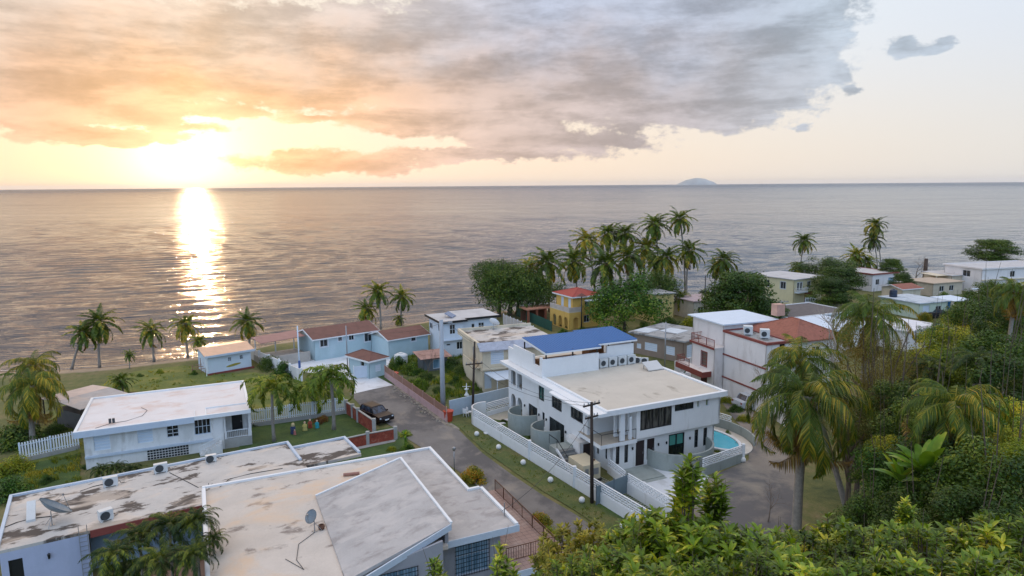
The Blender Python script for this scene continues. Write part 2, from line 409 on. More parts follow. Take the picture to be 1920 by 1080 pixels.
me = D.meshes.new('sea'); me.vertices.add(len(co)); me.vertices.foreach_set('co', co.ravel())
me.loops.add(quads.size); me.loops.foreach_set('vertex_index', quads.ravel()); me.polygons.add(len(quads))
me.polygons.foreach_set('loop_start', np.arange(0, quads.size, 4, dtype=np.int32)); me.polygons.foreach_set('use_smooth', np.ones(len(quads), bool)); me.update(calc_edges=True)
me.materials.append(m); sea = D.objects.new('sea', me); COL.objects.link(sea); sea['kind'] = 'structure'
NZUP = me.polygons[0].normal.z
if NZUP < 0: me.flip_normals()
N2 = 120; ang2 = np.concatenate([np.linspace(-1.9, -.80, 60), np.linspace(.80, 1.9, 60)]); rad2 = np.concatenate([[0], np.geomspace(60, 46000, 60)])
for nm, aa in (('sea_left', np.linspace(-1.9, -.80, 50)), ('sea_right', np.linspace(.80, 1.9, 50))):
    vs = [(r*math.sin(a), r*math.cos(a), SEA) for r in rad2 for a in aa]; n2 = len(aa)
    fs = [(j*n2+i, j*n2+i+1, (j+1)*n2+i+1, (j+1)*n2+i)[::-1] for j in range(len(rad2)-1) for i in range(n2-1)]
    MB().add(vs, fs).build('sea', m, smooth=True, kind='structure')
# distant island
m_isl = mat('island_hazed', (158, 162, 160), var=.2, scale=.004, bmp=0)  # base colour lightened to carry part of the distance haze
dI = 21000; a0 = R(azel(1306, 343)[0])
prof = [(-.5, 0), (-.44, .22), (-.36, .42), (-.25, .70), (-.15, .82), (-.05, .95), (.03, 1.0), (.1, .93), (.2, .86), (.3, .62), (.4, .42), (.46, .2), (.5, 0)]
mbI = MB(); wI = 73/1294*dI*1.0; hI = 12.5/1294*dI
vs = []; K = 9
for j in range(K):
    t = j/(K-1)*2-1; sc_ = math.sqrt(max(0, 1-t*t))
    for (px_, pz) in prof:
        vs.append((px_*wI*(.55+.45*sc_), t*wI*.35, -3+(pz*hI+3)*sc_*(1+.08*mnoise.noise(Vector((px_*9, t*3, 1))))))
n_ = len(prof)
mbI.add(vs, [(j*n_+i, j*n_+i+1, (j+1)*n_+i+1, (j+1)*n_+i) for j in range(K-1) for i in range(n_-1)])
isl = mbI.build('island', m_isl, smooth=True, kind='structure'); isl.location = (math.sin(a0)*dI, math.cos(a0)*dI, 0); isl.rotation_euler = (0, 0, -a0)
isl['label'] = 'low pale grey island on the horizon'

def sheet(name, pix, m, z, zoff=None, world=False, **tags):
    pts = [Vector(p) if world else W(p[0], p[1], z) for p in pix]
    pts = [Vector((p[0], p[1])) for p in pts]
    bm = bmesh.new(); vv = [bm.verts.new((p.x, p.y, z)) for p in pts]; f = bm.faces.new(vv)
    if f.normal.z < 0: f.normal_flip()
    f.normal_update()
    bmesh.ops.triangulate(bm, faces=[f]); me = D.meshes.new(name); bm.to_mesh(me); bm.free()
    if me.polygons and me.polygons[0].normal.z < 0: me.flip_normals()
    me.materials.append(m); o = D.objects.new(name, me); COL.objects.link(o); o['kind'] = 'structure'
    for k, v_ in tags.items(): o[k] = v_
    return o
m_as = mat('asphalt', (112, 108, 104), rough=.9, var=.16, scale=.5, stain=(82, 80, 80), stain2=(146, 136, 122), s2=(.52, .66, .3, .55), st_amt=.8, st_scale=.16, st_th=(.46, .58), streak=.7, bmp=.3, fine=14)
m_gravel = mat('gravel', (140, 132, 120), rough=.95, var=.3, scale=1.6, stain=(100, 96, 76), st_amt=.7, st_scale=.5, bmp=.6, fine=11)
m_conc = mat('concrete_paving', (158, 156, 150), rough=.85, var=.12, scale=.7, stain=(120, 114, 104), st_amt=.5, st_scale=.5, bmp=.1)
m_drive = mat('pale_concrete', (206, 208, 210), rough=.8, var=.07, scale=.6, stain=(160, 158, 152), st_amt=.4, st_scale=.5, bmp=.05)
m_sand = mat('beach_sand', (150, 132, 114), rough=.95, var=.16, scale=.8, stain=(118, 104, 90), st_amt=.6, st_scale=.3, bmp=.3)
def grassmat(name, a, b_, c, s=.5):
    m, g, b = newmat(name); tc = g.n('ShaderNodeTexCoord').outputs['Object']
    n1 = g.noise(tc, s, 6, .65); n2 = g.noise(tc, 9, 5, .7)
    col = g.ramp(g.m('ADD', g.m('MULTIPLY', n1, .7), g.m('MULTIPLY', n2, .3)), [(.35, lin(a)), (.52, lin(b_)), (.68, lin(c))], 'LINEAR')
    col = g.v('SCALE', col, None, g.mr(n2, .25, .75, .7, 1.3, False))
    g.put(b.inputs['Base Color'], col); b.inputs['Roughness'].default_value = .9; bump(g, b, n2, .8, .06); return m
m_lawn = grassmat('mown_grass', (42, 66, 26), (62, 84, 32), (84, 98, 40))
m_dry = grassmat('rough_grass', (64, 84, 30), (98, 106, 40), (146, 126, 60), .3)
m_verge = grassmat('verge_grass', (56, 76, 32), (80, 90, 42), (112, 100, 62), .4)
# ---------------------------------------------------------------- buildings: shared builders
m_black = mat('dark_frame', (30, 32, 34), rough=.4, var=.05, bmp=0)
m_wframe = mat('white_frame', (200, 204, 208), rough=.5, var=.05, bmp=0)
m_glass = glassmat('window_glass', (22, 30, 34), curtain=(48, 52, 54))
m_glassg = glassmat('green_glass', (26, 58, 54), curtain=(70, 120, 108))
m_metal = mat('galvanised_metal', (150, 152, 154), rough=.45, var=.1, metal=.6, bmp=0)
m_rust = mat('rusted_metal', (96, 66, 50), rough=.8, var=.2, bmp=.1)
m_woodpole = mat('pole_wood', (58, 48, 42), rough=.9, var=.2, scale=3, bmp=.3)
m_white = mat('white_plaster', (216, 214, 210), rough=.75, var=.06, scale=.6, stain=(168, 160, 148), st_amt=.55, st_scale=1.1, st_th=(.52, .70), stain2=(190, 188, 182), s2=(.5, .6, .4, .6), bmp=.08)
m_whitep = mat('white_paint', (216, 218, 218), rough=.6, var=.03, bmp=.02)
AC_W = mat('appliance_white', (196, 198, 196), rough=.5, var=.06, bmp=0)
m_grille = mat('fan_grille', (60, 64, 66), rough=.6, var=.1, bmp=0)

class B:
    "a building frame: origin O on the ground, e1 along the front, e2 away from the viewer"
    def __init__(s, name, label, cat, O, ang, z=0, group=None):
        s.O = Vector((O[0], O[1], z)); s.a = R(ang)
        s.e1 = Vector((math.cos(s.a), math.sin(s.a), 0)); s.e2 = Vector((-math.sin(s.a), math.cos(s.a), 0))
        s.root = thing(name, label, cat, s.O, s.a, group); s.z = z
    def loc(s, px, py, z):
        w = W(px, py, z+s.z)-s.O; return w.dot(s.e1), w.dot(s.e2)
    def fr(s, px, py, t=0):
        "pixel -> (along front, height) on the vertical plane at depth t"
        d = ray(px, py); k = ((s.O-CAM).dot(s.e2)+t)/d.dot(s.e2); p = CAM+d*k-s.O; return p.dot(s.e1), p.z
    def sd(s, px, py, u=0):
        "pixel -> (depth, height) on the vertical side plane at distance u along the front"
        d = ray(px, py); k = ((s.O-CAM).dot(s.e1)+u)/d.dot(s.e1); p = CAM+d*k-s.O; return p.dot(s.e2), p.z
    def wp(s, x, y, z=0): return s.O+s.e1*x+s.e2*y+Vector((0, 0, z))
    def part(s, name, mb, m, parent=None, **k): return mb.build(name, m, parent or s.root, **k)

def wall_grid(mb, side, c, a0, a1, z0, z1, holes=(), th=.18):
    """one wall with real openings. side: 'f' faces -y, 'b' +y, 'l' -x, 'r' +x; c is the outer plane"""
    A = sorted({a0, a1, *[h[0] for h in holes], *[h[1] for h in holes]}); Z = sorted({z0, z1, *[h[2] for h in holes], *[h[3] for h in holes]})
    A = [a for a in A if a0-1e-6 <= a <= a1+1e-6]; Z = [z for z in Z if z0-1e-6 <= z <= z1+1e-6]
    inn = c+th if side in 'fl' else c-th
    def P(a, z, d): return (a, d, z) if side in 'fb' else (d, a, z)
    flip = side in 'bl'
    def q(*p): mb.add(p[::-1] if flip else p, [(0, 1, 2, 3)])
    solid = lambda i, j: 0 <= i < len(A)-1 and 0 <= j < len(Z)-1 and not any(h[0]-1e-6 <= (A[i]+A[i+1])/2 <= h[1]+1e-6 and h[2]-1e-6 <= (Z[j]+Z[j+1])/2 <= h[3]+1e-6 for h in holes)
    for i in range(len(A)-1):
        for j in range(len(Z)-1):
            if not solid(i, j): continue
            x0, x1, y0, y1 = A[i], A[i+1], Z[j], Z[j+1]
            q(P(x0, y0, c), P(x1, y0, c), P(x1, y1, c), P(x0, y1, c))
            q(P(x0, y0, inn), P(x0, y1, inn), P(x1, y1, inn), P(x1, y0, inn))
            if not solid(i-1, j): q(P(x0, y0, c), P(x0, y1, c), P(x0, y1, inn), P(x0, y0, inn))
            if not solid(i+1, j): q(P(x1, y0, c), P(x1, y0, inn), P(x1, y1, inn), P(x1, y1, c))
            if not solid(i, j-1): q(P(x0, y0, c), P(x0, y0, inn), P(x1, y0, inn), P(x1, y0, c))
            if not solid(i, j+1): q(P(x0, y1, c), P(x1, y1, c), P(x1, y1, inn), P(x0, y1, inn))
    return mb
def window(b, side, c, a0, a1, z0, z1, nx=2, nz=1, glass=None, frame=None, inset=.08, fw=.06, name='window', bars=0, mull=None, label=None, trim=0, sill=False, door=False):
    "glazing set inside an opening, with its frame, mullions and optional surround"
    par = b.root if isinstance(b, B) else b
    a0, a1 = sorted((a0, a1)); z0, z1 = sorted((z0, z1))
    sgn = 1 if side in 'fl' else -1
    def bx(mb, x0, x1, y0, y1, d0, d1):
        d0, d1 = c+sgn*d0, c+sgn*d1
        return mb.box(x0, d0, y0, x1, d1, y1) if side in 'fb' else mb.box(d0, x0, y0, d1, x1, y1)
    gm = bx(MB(), a0+.01, a1-.01, z0+.01, z1-.01, inset+.03, inset+.05)
    w = gm.build(name, glass or m_glass, par)
    f = MB(); d0, d1 = inset-.02, inset+.06
    bx(f, a0, a1, z1-fw, z1, d0, d1); bx(f, a0, a1, z0, z0+fw, d0, d1)
    bx(f, a0, a0+fw, z0+fw, z1-fw, d0, d1); bx(f, a1-fw, a1, z0+fw, z1-fw, d0, d1)
    mw = mull or fw*.8
    for i in range(1, nx):
        x = a0+(a1-a0)*i/nx; bx(f, x-mw/2, x+mw/2, z0+fw, z1-fw, d0+.005, d1-.005)
    for j in range(1, nz):
        y = z0+(z1-z0)*j/nz; bx(f, a0+fw, a1-fw, y-mw/2, y+mw/2, d0+.01, d1-.01)
    f.build('frame', frame or m_wframe, w)
    if bars:
        q = MB(); n = max(2, int((a1-a0)/bars)); k = max(2, int((z1-z0)/(bars*1.6)))
        for i in range(n+1):
            x = a0+(a1-a0)*i/n; bx(q, x-.012, x+.012, z0-.04, z1+.04, -.09, -.066)
        for j in range(k+1):
            y = z0+(z1-z0)*j/k; bx(q, a0-.04, a1+.04, y-.012, y+.012, -.064, -.04)
        q.build('security_grille', m_black, w)
    if trim:
        t = MB(); bx(t, a0-trim, a1+trim, z1, z1+trim, -.03, .02); bx(t, a0-trim, a1+trim, z0-trim, z0, -.04, .02); bx(t, a0-trim, a0, z0, z1, -.03, .02); bx(t, a1, a1+trim, z0, z1, -.03, .02)
        t.build('trim', frame or m_wframe, w)
    if sill: bx(MB(), a0-.08, a1+.08, z0-.08, z0, -.08, .06).build('sill', m_whitep, w)
    if label: w['label'] = label
    return w
def door(b, side, c, a0, a1, z0, z1, m=None, inset=.08, name='door'):
    par = b.root if isinstance(b, B) else b
    a0, a1 = sorted((a0, a1)); sgn = 1 if side in 'fl' else -1
    def bx(mb, x0, x1, y0, y1, d0, d1):
        d0, d1 = c+sgn*d0, c+sgn*d1
        return mb.box(x0, d0, y0, x1, d1, y1) if side in 'fb' else mb.box(d0, x0, y0, d1, x1, y1)
    mb = bx(MB(), a0+.01, a1-.01, z0+.01, z1-.01, inset, inset+.05)
    for k in range(2): bx(mb, a0+.15, a1-.15, z0+.2+k*(z1-z0)*.47, z0+(z1-z0)*(.45+.47*k), inset-.015, inset)
    w = mb.build(name, m or m_black, par)
    h = MB(); bx(h, a1-.16, a1-.12, (z0+z1)/2-.12, (z0+z1)/2+.06, inset-.06, inset-.01); h.build('handle', m_metal, w)
    return w
def tank(label, loc, r=.55, h=1.1, m=None, name='water_tank'):
    m = m or AC_W
    t = thing(name, label, 'water tank', loc)
    MB().lathe((0, 0, 0), [(r*.96, 0), (r, .05), (r, h*.33), (r*.97, h*.35), (r, h*.38), (r, h*.66), (r*.97, h*.68), (r, h*.71), (r, h*.86), (r*.55, h*.98)], 20).build('tank', m, t, True)
    MB().lathe((0, 0, h*.98), [(r*.34, 0), (r*.36, .06), (r*.3, .1)], 16).build('lid', m, t, True)
    return t
def ac_unit(name, label, loc, rz, w=.95, h=.75, d=.35, group=None):
    t = thing(name, label, 'air conditioner', loc, rz, group)
    MB().box(-w/2, -d/2, .08, w/2, d/2, h).box(-w/2+.06, -d/2, 0, -w/2+.14, d/2, .08).box(w/2-.14, -d/2, 0, w/2-.06, d/2, .08).build('casing', AC_W, t)
    q = MB(); q.lathe((-.1, -d/2-.012, h*.53), [(.29, 0), (.29, .015), (.2, .02)], 20, 'y')
    for k in range(4):
        a = k*math.pi/4; q.bar((-.1-.3*math.cos(a), -d/2-.03, h*.53-.3*math.sin(a)), (-.1+.3*math.cos(a), -d/2-.03, h*.53+.3*math.sin(a)), .012)
    q.build('fan_grille', m_grille, t)
    MB().tube([(w/2, 0, .3), (w/2+.12, .02, .28), (w/2+.18, .05, .1), (w/2+.4, .3, .03)], .022, 6).build('pipe', m_black, t)
    return t
def dish(label, loc, rz, r=.5, mast=1.0, tilt=35, m=None, sy=1):
    t = thing('satellite_dish', label, 'satellite dish', loc, rz)
    prof = [(max(.01, r*k/6), .16*r*(k/6)**2*2.2) for k in range(7)]
    mb = MB(); n = 24
    mb.lathe((0, 0, 0), prof+[(r, .16*r*2.2+.02)]+[(max(.01, r*k/6), .16*r*(k/6)**2*2.2-.02) for k in range(6, -1, -1)], n)
    Mx = Matrix.Translation((0, -.1, mast)) @ Matrix.Rotation(R(tilt), 4, 'X')
    mb.xf(Mx).build('reflector', m or mat('dish_grey', (118, 128, 134), rough=.5, var=.1), t, True)
    a = MB(); tip = Mx @ Vector((0, 0, r*1.05)); a.bar(Mx @ Vector((0, -r*.95, .16*r*2)), tip, .03).bar(Mx @ Vector((r*.8, 0, .2*r)), tip, .015).bar(Mx @ Vector((-r*.8, 0, .2*r)), tip, .015)
    a.box(tip.x-.05, tip.y-.05, tip.z-.05, tip.x+.05, tip.y+.05, tip.z+.07); a.build('feed_arm', m_metal, t)
    MB().tube([(0, 0, 0), (0, 0, mast-.02), (0, -.08, mast)], .03).bar((0, 0, mast*.6), (.35, .3, 0), .025).bar((0, 0, mast*.6), (-.35, .3, 0), .025).box(-.12, -.12, 0, .12, .12, .03).build('mast', m_metal, t)
    return t
def railing(mb, pts, h=1.0, step=.14, w=.02, rail=.04, low=.08, posts=1.5):
    for a, b in zip(pts, pts[1:]):
        a, b = Vector(a), Vector(b); L_ = (b-a).length; up = Vector((0, 0, 1))
        mb.bar(a+up*h, b+up*h, rail); mb.bar(a+up*low, b+up*low, rail*.7)
        n = max(1, int(L_/step))
        for i in range(n+1): mb.bar(a+(b-a)*i/n+up*low, a+(b-a)*i/n+up*h, w)
        n = max(1, int(L_/posts))
        for i in range(n+1): mb.bar(a+(b-a)*i/n, a+(b-a)*i/n+up*(h+.02), rail)
    return mb
def block_screen(mb, a, b, z0, z1, bw=.4, th=.12, bar=.055):
    "open screen-block wall: a lattice of concrete bars between two ground points"
    a, b = Vector((a[0], a[1], 0)), Vector((b[0], b[1], 0)); L_ = (b-a).length; n = max(1, round(L_/bw)); d = (b-a)/n
    rows = max(1, round((z1-z0)/.2))
    for j in range(rows+1):
        z = z0+(z1-z0)*j/rows; mb.bar(a+Vector((0, 0, z)), b+Vector((0, 0, z)), th, bar)
    for j in range(rows):
        za, zb = z0+(z1-z0)*j/rows, z0+(z1-z0)*(j+1)/rows; off = .5 if j % 2 else 0
        for i in range(n+1):
            if i+off > n: continue
            p = a+d*(i+off); mb.bar(p+Vector((0, 0, za+bar/2)), p+Vector((0, 0, zb-bar/2)), .05, th-.01)
    return mb
def arch_panel(mb, side, c, a0, a1, z0, z1, arches, th=.25):
    "wall with round-headed openings: arches = [(from, to, foot, spring)]"
    sgn = 1 if side in 'fl' else -1; inn = c+sgn*th
    A = [a0]
    for (p, q, f, s_) in arches:
        for k in range(17): A.append((p+q)/2-(q-p)/2*math.cos(math.pi*k/16))
    A.append(a1)
    def top(x, e=0):
        for (p, q, f, s_) in arches:
            if p-1e-6 <= x <= q+1e-6:
                r = (q-p)/2; return s_+math.sqrt(max(0, r*r-(x-(p+q)/2)**2)), f
        return None
    def P(a, z, d): return (a, d, z) if side in 'fb' else (d, a, z)
    def cell(x0, x1, b0, b1, t0, t1):
        vs = [P(x0, b0, c), P(x1, b1, c), P(x1, t1, c), P(x0, t0, c), P(x0, b0, inn), P(x1, b1, inn), P(x1, t1, inn), P(x0, t0, inn)]
        fs = [(0, 1, 2, 3), (7, 6, 5, 4), (0, 4, 5, 1), (3, 2, 6, 7), (0, 3, 7, 4), (1, 5, 6, 2)]
        if side in 'bl': fs = [f[::-1] for f in fs]
        mb.add(vs, fs)
    for x0, x1 in zip(A, A[1:]):
        if x1-x0 < 1e-5: continue
        mid = (x0+x1)/2; inside = [ar for ar in arches if ar[0] < mid < ar[1]]
        if not inside: cell(x0, x1, z0, z0, z1, z1)
        else:
            (p, q, f, s_) = inside[0]; r = (q-p)/2; h = lambda x: s_+math.sqrt(max(0, r*r-(x-(p+q)/2)**2))
            cell(x0, x1, h(x0), h(x1), z1, z1)
            if f > z0+.01: cell(x0, x1, z0, z0, f, f)
    return mb
# ---------------------------------------------------------------- the white villa
O = W(1164, 884, 0); v = B('white_villa', 'large white modern villa with flat roof, blue roofed terrace and two curved grey garden walls', 'house', O, 25)
m_roofv = mat('villa_roof_coating', (190, 182, 168), rough=.9, var=.06, scale=.5, stain=(128, 118, 102), st_amt=.6, st_scale=.45, st_th=(.6, .72), streak=.6, bmp=.05)
UZ, SZ = 2.85, 5.85
x0, x1, y1 = -2.0, 10.65, 19.2
w = MB()
# ground floor
f_open = []
def fo(side_c, pxs, side='f'):
    (p0, q0), (p1, q1) = pxs
    fn = v.fr if side == 'f' else v.sd
    a = fn(p0, q0, side_c); b_ = fn(p1, q1, side_c); return (min(a[0], b_[0]), max(a[0], b_[0]), min(a[1], b_[1]), max(a[1], b_[1]))
h1 = (0.2-.95, .2-.55, .75, 2.35); h2 = (.12, .52, .75, 2.35)
lowf = [(-.55, -.15, .7, 2.4), (.35, .75, .7, 2.4)]
dr = (1.55, 2.5, .15, 2.5); dr2 = (2.75, 3.6, .55, 2.5)
gl = (5.15, 6.95, .15, 2.5); n1_ = (8.1, 8.55, .75, 2.5); n2_ = (9.15, 9.6, .75, 2.5)
wall_grid(w, 'f', 0, -1.0, 10.4, 0, UZ, lowf+[dr, dr2, gl, n1_, n2_])
lfl = [(.7, 1.0, 1.0, 2.35), (2.05, 2.35, 1.0, 2.35)]
wall_grid(w, 'l', -1.0, 0, 3.6, 0, UZ, lfl)
wall_grid(w, 'r', 10.4, 0, y1, 0, UZ)
wall_grid(w, 'b', y1, x0, 10.4, 0, UZ)
wall_grid(w, 'f', 3.6, x0, -1.18, 0, UZ)
side_low = [(6.6, 9.6, .3, 2.4), (10.6, 11.1, .9, 2.4), (12.2, 14.2, .3, 2.4)]
wall_grid(w, 'l', x0, 3.6, 15.4, 0, UZ, side_low)
# first floor
big = (1.72, 5.15, 3.55, 5.45); strip = (5.45, 7.6, 4.75, 5.4); n3 = (8.0, 8.3, 4.75, 5.4); n4 = (9.0, 9.35, 4.75, 5.4)
fU = -.35
wall_grid(w, 'f', fU, 1.35, 10.7, UZ+.002, 5.55, [big, strip, n3, n4])
wall_grid(w, 'r', 10.7, fU, y1, UZ, 5.55)
wall_grid(w, 'b', y1-.01, x0, 10.7, UZ, 5.55)
wall_grid(w, 'l', 1.35, fU+.18, 2.4, UZ, 5.55)
wall_grid(w, 'f', 2.4, x0+.18, 1.53, UZ, 5.55)
sideU = [(3.2, 5.4, 3.6, 5.4), (7.1, 9.1, 3.5, 5.4), (10.7, 11.9, 3.5, 5.4)]
wall_grid(w, 'l', x0, 2.4, 15.4, UZ, 5.55, sideU)
m_vw = mat('villa_white', (218, 218, 216), rough=.7, var=.04, scale=.6, stain=(184, 180, 172), st_amt=.4, st_scale=1.2, st_th=(.56, .72), bmp=.06)
v.part('wall', w, m_vw)
# arcades at the sea end
ar = MB(); arch_panel(ar, 'l', x0, 15.4, y1-.2, UZ, 5.55, [(15.75, 16.95, 3.3, 4.7), (17.35, 18.55, 3.3, 4.7)]); arch_panel(ar, 'l', x0, 15.4, y1-.2, .0, UZ-.003, [(15.75, 16.95, .1, 1.7), (17.35, 18.55, .1, 1.7)])
v.part('arcade', ar, m_whitep)
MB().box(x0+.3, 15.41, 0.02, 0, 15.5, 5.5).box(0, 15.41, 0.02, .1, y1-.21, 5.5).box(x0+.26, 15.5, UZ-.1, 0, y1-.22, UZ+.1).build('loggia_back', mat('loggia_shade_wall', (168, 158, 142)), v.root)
# arched front openings at the balcony corner
af = MB(); 
af.box(-.35, fU, UZ+.1, .12, fU+.22, 5.55)
arch_panel(af, 'f', fU+1.1, -.2, 1.349, UZ+.101, 5.55, [(.02, .36, UZ+.25, 4.9), (.78, 1.12, UZ+.25, 4.9)], .2)
af.box(.60, fU, UZ+.1, .85, fU+.22, 5.0)
split(af, 'balcony_pillar', m_whitep, v.root)
# floors, slab, canopy
MB().box(-2.35, fU-.05, UZ-.22, 1.349, 3.55, UZ+.02).build('balcony_floor', mat('balcony_tiles', (176, 162, 144), var=.08), v.root)
MB().box(-2.37, fU-.08, UZ-.28, 1.36, fU-.051, UZ+.06).box(-2.38, fU-.08, UZ-.28, -2.351, 3.5, UZ+.06).build('balcony_fascia', m_whitep, v.root)
rr = railing(MB(), [(-2.25, 2.6, UZ+.02), (-2.25, fU+.03, UZ+.02), (1.3, fU+.03, UZ+.02)], .95, 1.2, .02, .03, .93, 1.2); rr.build('balcony_railing', m_black, v.root)
sl_ = MB(); sl_.box(-2.9, -.75, 5.55, 11.2, y1+.3, SZ)
v.part('roof_slab', sl_, m_whitep)
MB().box(-1.72, -.4, SZ, 10.85, y1, SZ+.03).build('roof', m_roofv, v.root)
pr = MB().box(-2.0, -.75, SZ+.001, 11.2, -.42, SZ+.16).box(10.87, -.42, SZ+.001, 11.2, y1+.3, SZ+.16).box(-2.0, -.42, SZ+.001, -1.73, 11.2, SZ+.16)
v.part('parapet', pr, m_whitep)
MB().slab([(-3.35, -.75, SZ-.14), (-2.91, -.75, SZ-.05), (-2.91, 7.2, SZ-.05), (-3.35, 7.2, SZ-.14)], .14).build('canopy', m_whitep, v.root)
# windows and doors
window(v, 'f', fU, *big, nx=5, nz=1, frame=m_black, fw=.08, mull=.1, glass=glassmat('dark_curtain_glass', (40, 40, 38), curtain=(92, 90, 84)))
window(v, 'f', fU, strip[0], strip[1], strip[2], strip[3], nx=2, frame=m_black, fw=.07)
for n_ in (n3, n4): window(v, 'f', fU, *n_, nx=1, frame=m_wframe, glass=glassmat('sunny_glass', (120, 130, 96), curtain=(150, 150, 120)))
for h_ in lowf+[n1_, n2_]: window(v, 'f', 0, *h_, nx=1, nz=3, frame=m_black)
gw = window(v, 'f', 0, *gl, nx=2, frame=m_black, fw=.1, glass=glassmat('teal_blind_glass', (18, 26, 26), curtain=(30, 40, 38)))
MB().box(gl[0]+.16, .075, 1.45, (gl[0]+gl[1])/2-.09, .095, 2.36).box((gl[0]+gl[1])/2+.09, .075, 1.45, gl[1]-.16, .095, 2.36).build('blind', mat('teal_blind', (74, 140, 128), var=.05), gw)
m_ddoor = mat('dark_wood_door', (44, 34, 34), rough=.5, var=.1, bmp=.05)
door(v, 'f', 0, *dr, m=m_ddoor); door(v, 'f', 0, *dr2, m=m_ddoor)
for h_ in lfl: window(v, 'l', -1.0, *h_, nx=1, nz=3, frame=m_black)
for h_ in side_low: window(v, 'l', x0, *h_, nx=2 if h_[1]-h_[0] > 1 else 1, frame=m_black, fw=.09)
for h_ in sideU: window(v, 'l', x0, *h_, nx=3 if h_[1]-h_[0] > 1.9 else 2, frame=m_black, fw=.09, glass=m_glassg if h_[0] > 10 else None)
wl = [(-.15, 1.35), (1.2, 1.9), (4.3, 1.8), (7.45, 1.9), (3.85, 1.8)]
for (a_, z_) in [(1.15, 1.95), (3.95, 1.85), (4.85, 1.85), (7.5, 1.85)]:
    MB().tube([(a_, -.1, z_-.12), (a_, -.1, z_+.12)], .07).box(a_-.05, -.04, z_-.04, a_+.05, .0, z_+.04).build('wall_lamp', m_black, v.root)
for (t_, z_) in [(6.2, 1.9), (10.1, 1.9), (11.7, 1.9), (15.0, 1.9)]:
    MB().tube([(x0-.1, t_, z_-.12), (x0-.1, t_, z_+.12)], .07).box(x0-.04, t_-.05, z_-.04, x0, t_+.05, z_+.04).build('wall_lamp', m_black, v.root)
# curved garden walls (half cylinders) against the left side
m_grey = mat('grey_render', (150, 156, 150), rough=.85, var=.06, scale=.8, stain=(122, 128, 122), st_amt=.5, st_scale=.6, bmp=.06)
def curved_wall(cx, cy, r, z1, a0, a1, th=.16, n=40, rx=None, z0=0):
    rx = rx or r; mb = MB(); vs = []
    for i in range(n+1):
        a = R(a0+(a1-a0)*i/n)
        for k in (0, 1):
            q = -th*k; zt = z1(i/n) if callable(z1) else z1
            vs += [(cx+(rx+q)*math.cos(a), cy+(r+q)*math.sin(a), z0), (cx+(rx+q)*math.cos(a), cy+(r+q)*math.sin(a), zt)]
    fs = []
    for i in range(n):
        o, p = i*4, (i+1)*4
        fs += [(o, p, p+1, o+1), (o+2, o+3, p+3, p+2), (o+1, p+1, p+3, o+3), (o, o+2, p+2, p)]
    fs += [(0, 1, 3, 2), (n*4, n*4+2, n*4+3, n*4+1)]
    return mb.add(vs, fs)
for (px, py) in [(975, 757), (1025, 790)]:
    pass
c1y, c2y = 8.0, 13.0
cw1 = curved_wall(x0-.6, c1y, 1.75, 2.1, 90, 270, rx=2.1).build('curved_wall', m_grey, v.root, label='near curved grey garden wall')
cw2 = curved_wall(x0-.6, c2y, 1.9, 2.1, 90, 270, rx=2.2).build('curved_wall', m_grey, v.root, label='far curved grey garden wall')
# big curved wall on the front with the sign
cw = curved_wall(6.2, 0, 2.9, lambda k: 1.6, 180, 360, rx=3.4, n=56)
cwo = cw.build('curved_front_wall', m_grey, v.root, label='sweeping grey front wall with small dark lettering')
def text(body, size, m, M, parent, name='lettering', ext=.01, font=None, align='CENTER'):
    cu = D.curves.new(name, 'FONT'); cu.body = body; cu.size = size; cu.extrude = ext; cu.align_x = align
    o = D.objects.new(name, cu); COL.objects.link(o); dg = bpy.context.evaluated_depsgraph_get(); dg.update()
    me = D.meshes.new_from_object(o.evaluated_get(dg)); D.objects.remove(o); me.materials.clear(); me.materials.append(m)
    me.transform(M); ob = D.objects.new(name, me); COL.objects.link(ob); ob.parent = parent; return ob
a_ = R(264); px_, py_ = 6.2+3.4*math.cos(a_), 2.9*math.sin(a_)-.04
text('CASA LUNA', .27, m_black, Matrix.Translation((px_-.3, py_, 1.02)) @ Matrix.Rotation(R(90), 4, 'X'), cwo)
MB().tube([(px_+.15+.08*k, py_, .93-.05*math.sin(math.pi*k/6)) for k in range(7)], [.006, .014, .02, .024, .022, .016, .006], 6).build('emblem_stroke', m_black, cwo)
# entrance steps and terrace
MB().box(-.2, -2.6, 0, 2.75, -.001, .15).build('entrance_step', m_grey, v.root)
MB().box(.6, -3.0, 0, 2.75, -2.601, .07).build('entrance_step', m_grey, v.root)
# roof terrace
t0, t1 = v.loc(1024, 661, 8.5)[1]+.2, y1
xw_ = v.loc(1124, 647, 8.5)[0]-.15; xw2 = v.loc(1192, 634, 8.55)[0]-.25
tz = 7.75
tw = MB(); wall_grid(tw, 'f', t0, x0, xw_, SZ+.03, tz, th=.2)
wall_grid(tw, 'l', x0-.001, t0+.2, t1, SZ+.03, 7.9, [(t0+.5, t0+1.9, 6.9, 7.9), (t1-1.3, t1, 7.4, 7.9)], th=.2)
wall_grid(tw, 'r', xw_, t0+.2, t0+.95, SZ+.03, tz-.3, th=.2); wall_grid(tw, 'f', t0+.95, xw_+.001, xw_+1.6, SZ+.03, tz-.45, th=.2); wall_grid(tw, 'f', t0+.94, xw_+1.601, xw2, SZ+.03, tz+.3, th=.2); wall_grid(tw, 'r', xw2, t0+1.14, t1, SZ+.03, tz+.3, th=.2)
v.part('terrace_wall', tw, m_vw)
m_blue = mat('blue_roof_sheet', (38, 94, 150), rough=.55, var=.05, scale=1.5, bmp=0)
def roofpts(ps):
    return ps
rz_f, rz_b = 8.55, 8.85
def blue_roof(px_l):
    out = []
    for (px, py, z) in px_l:
        a_, b_ = v.loc(px, py, z); out.append((a_, b_, z))
    return out
P1 = blue_roof([(1024, 661, 8.5), (1124, 646, 8.5), (1115, 645, 8.56)])
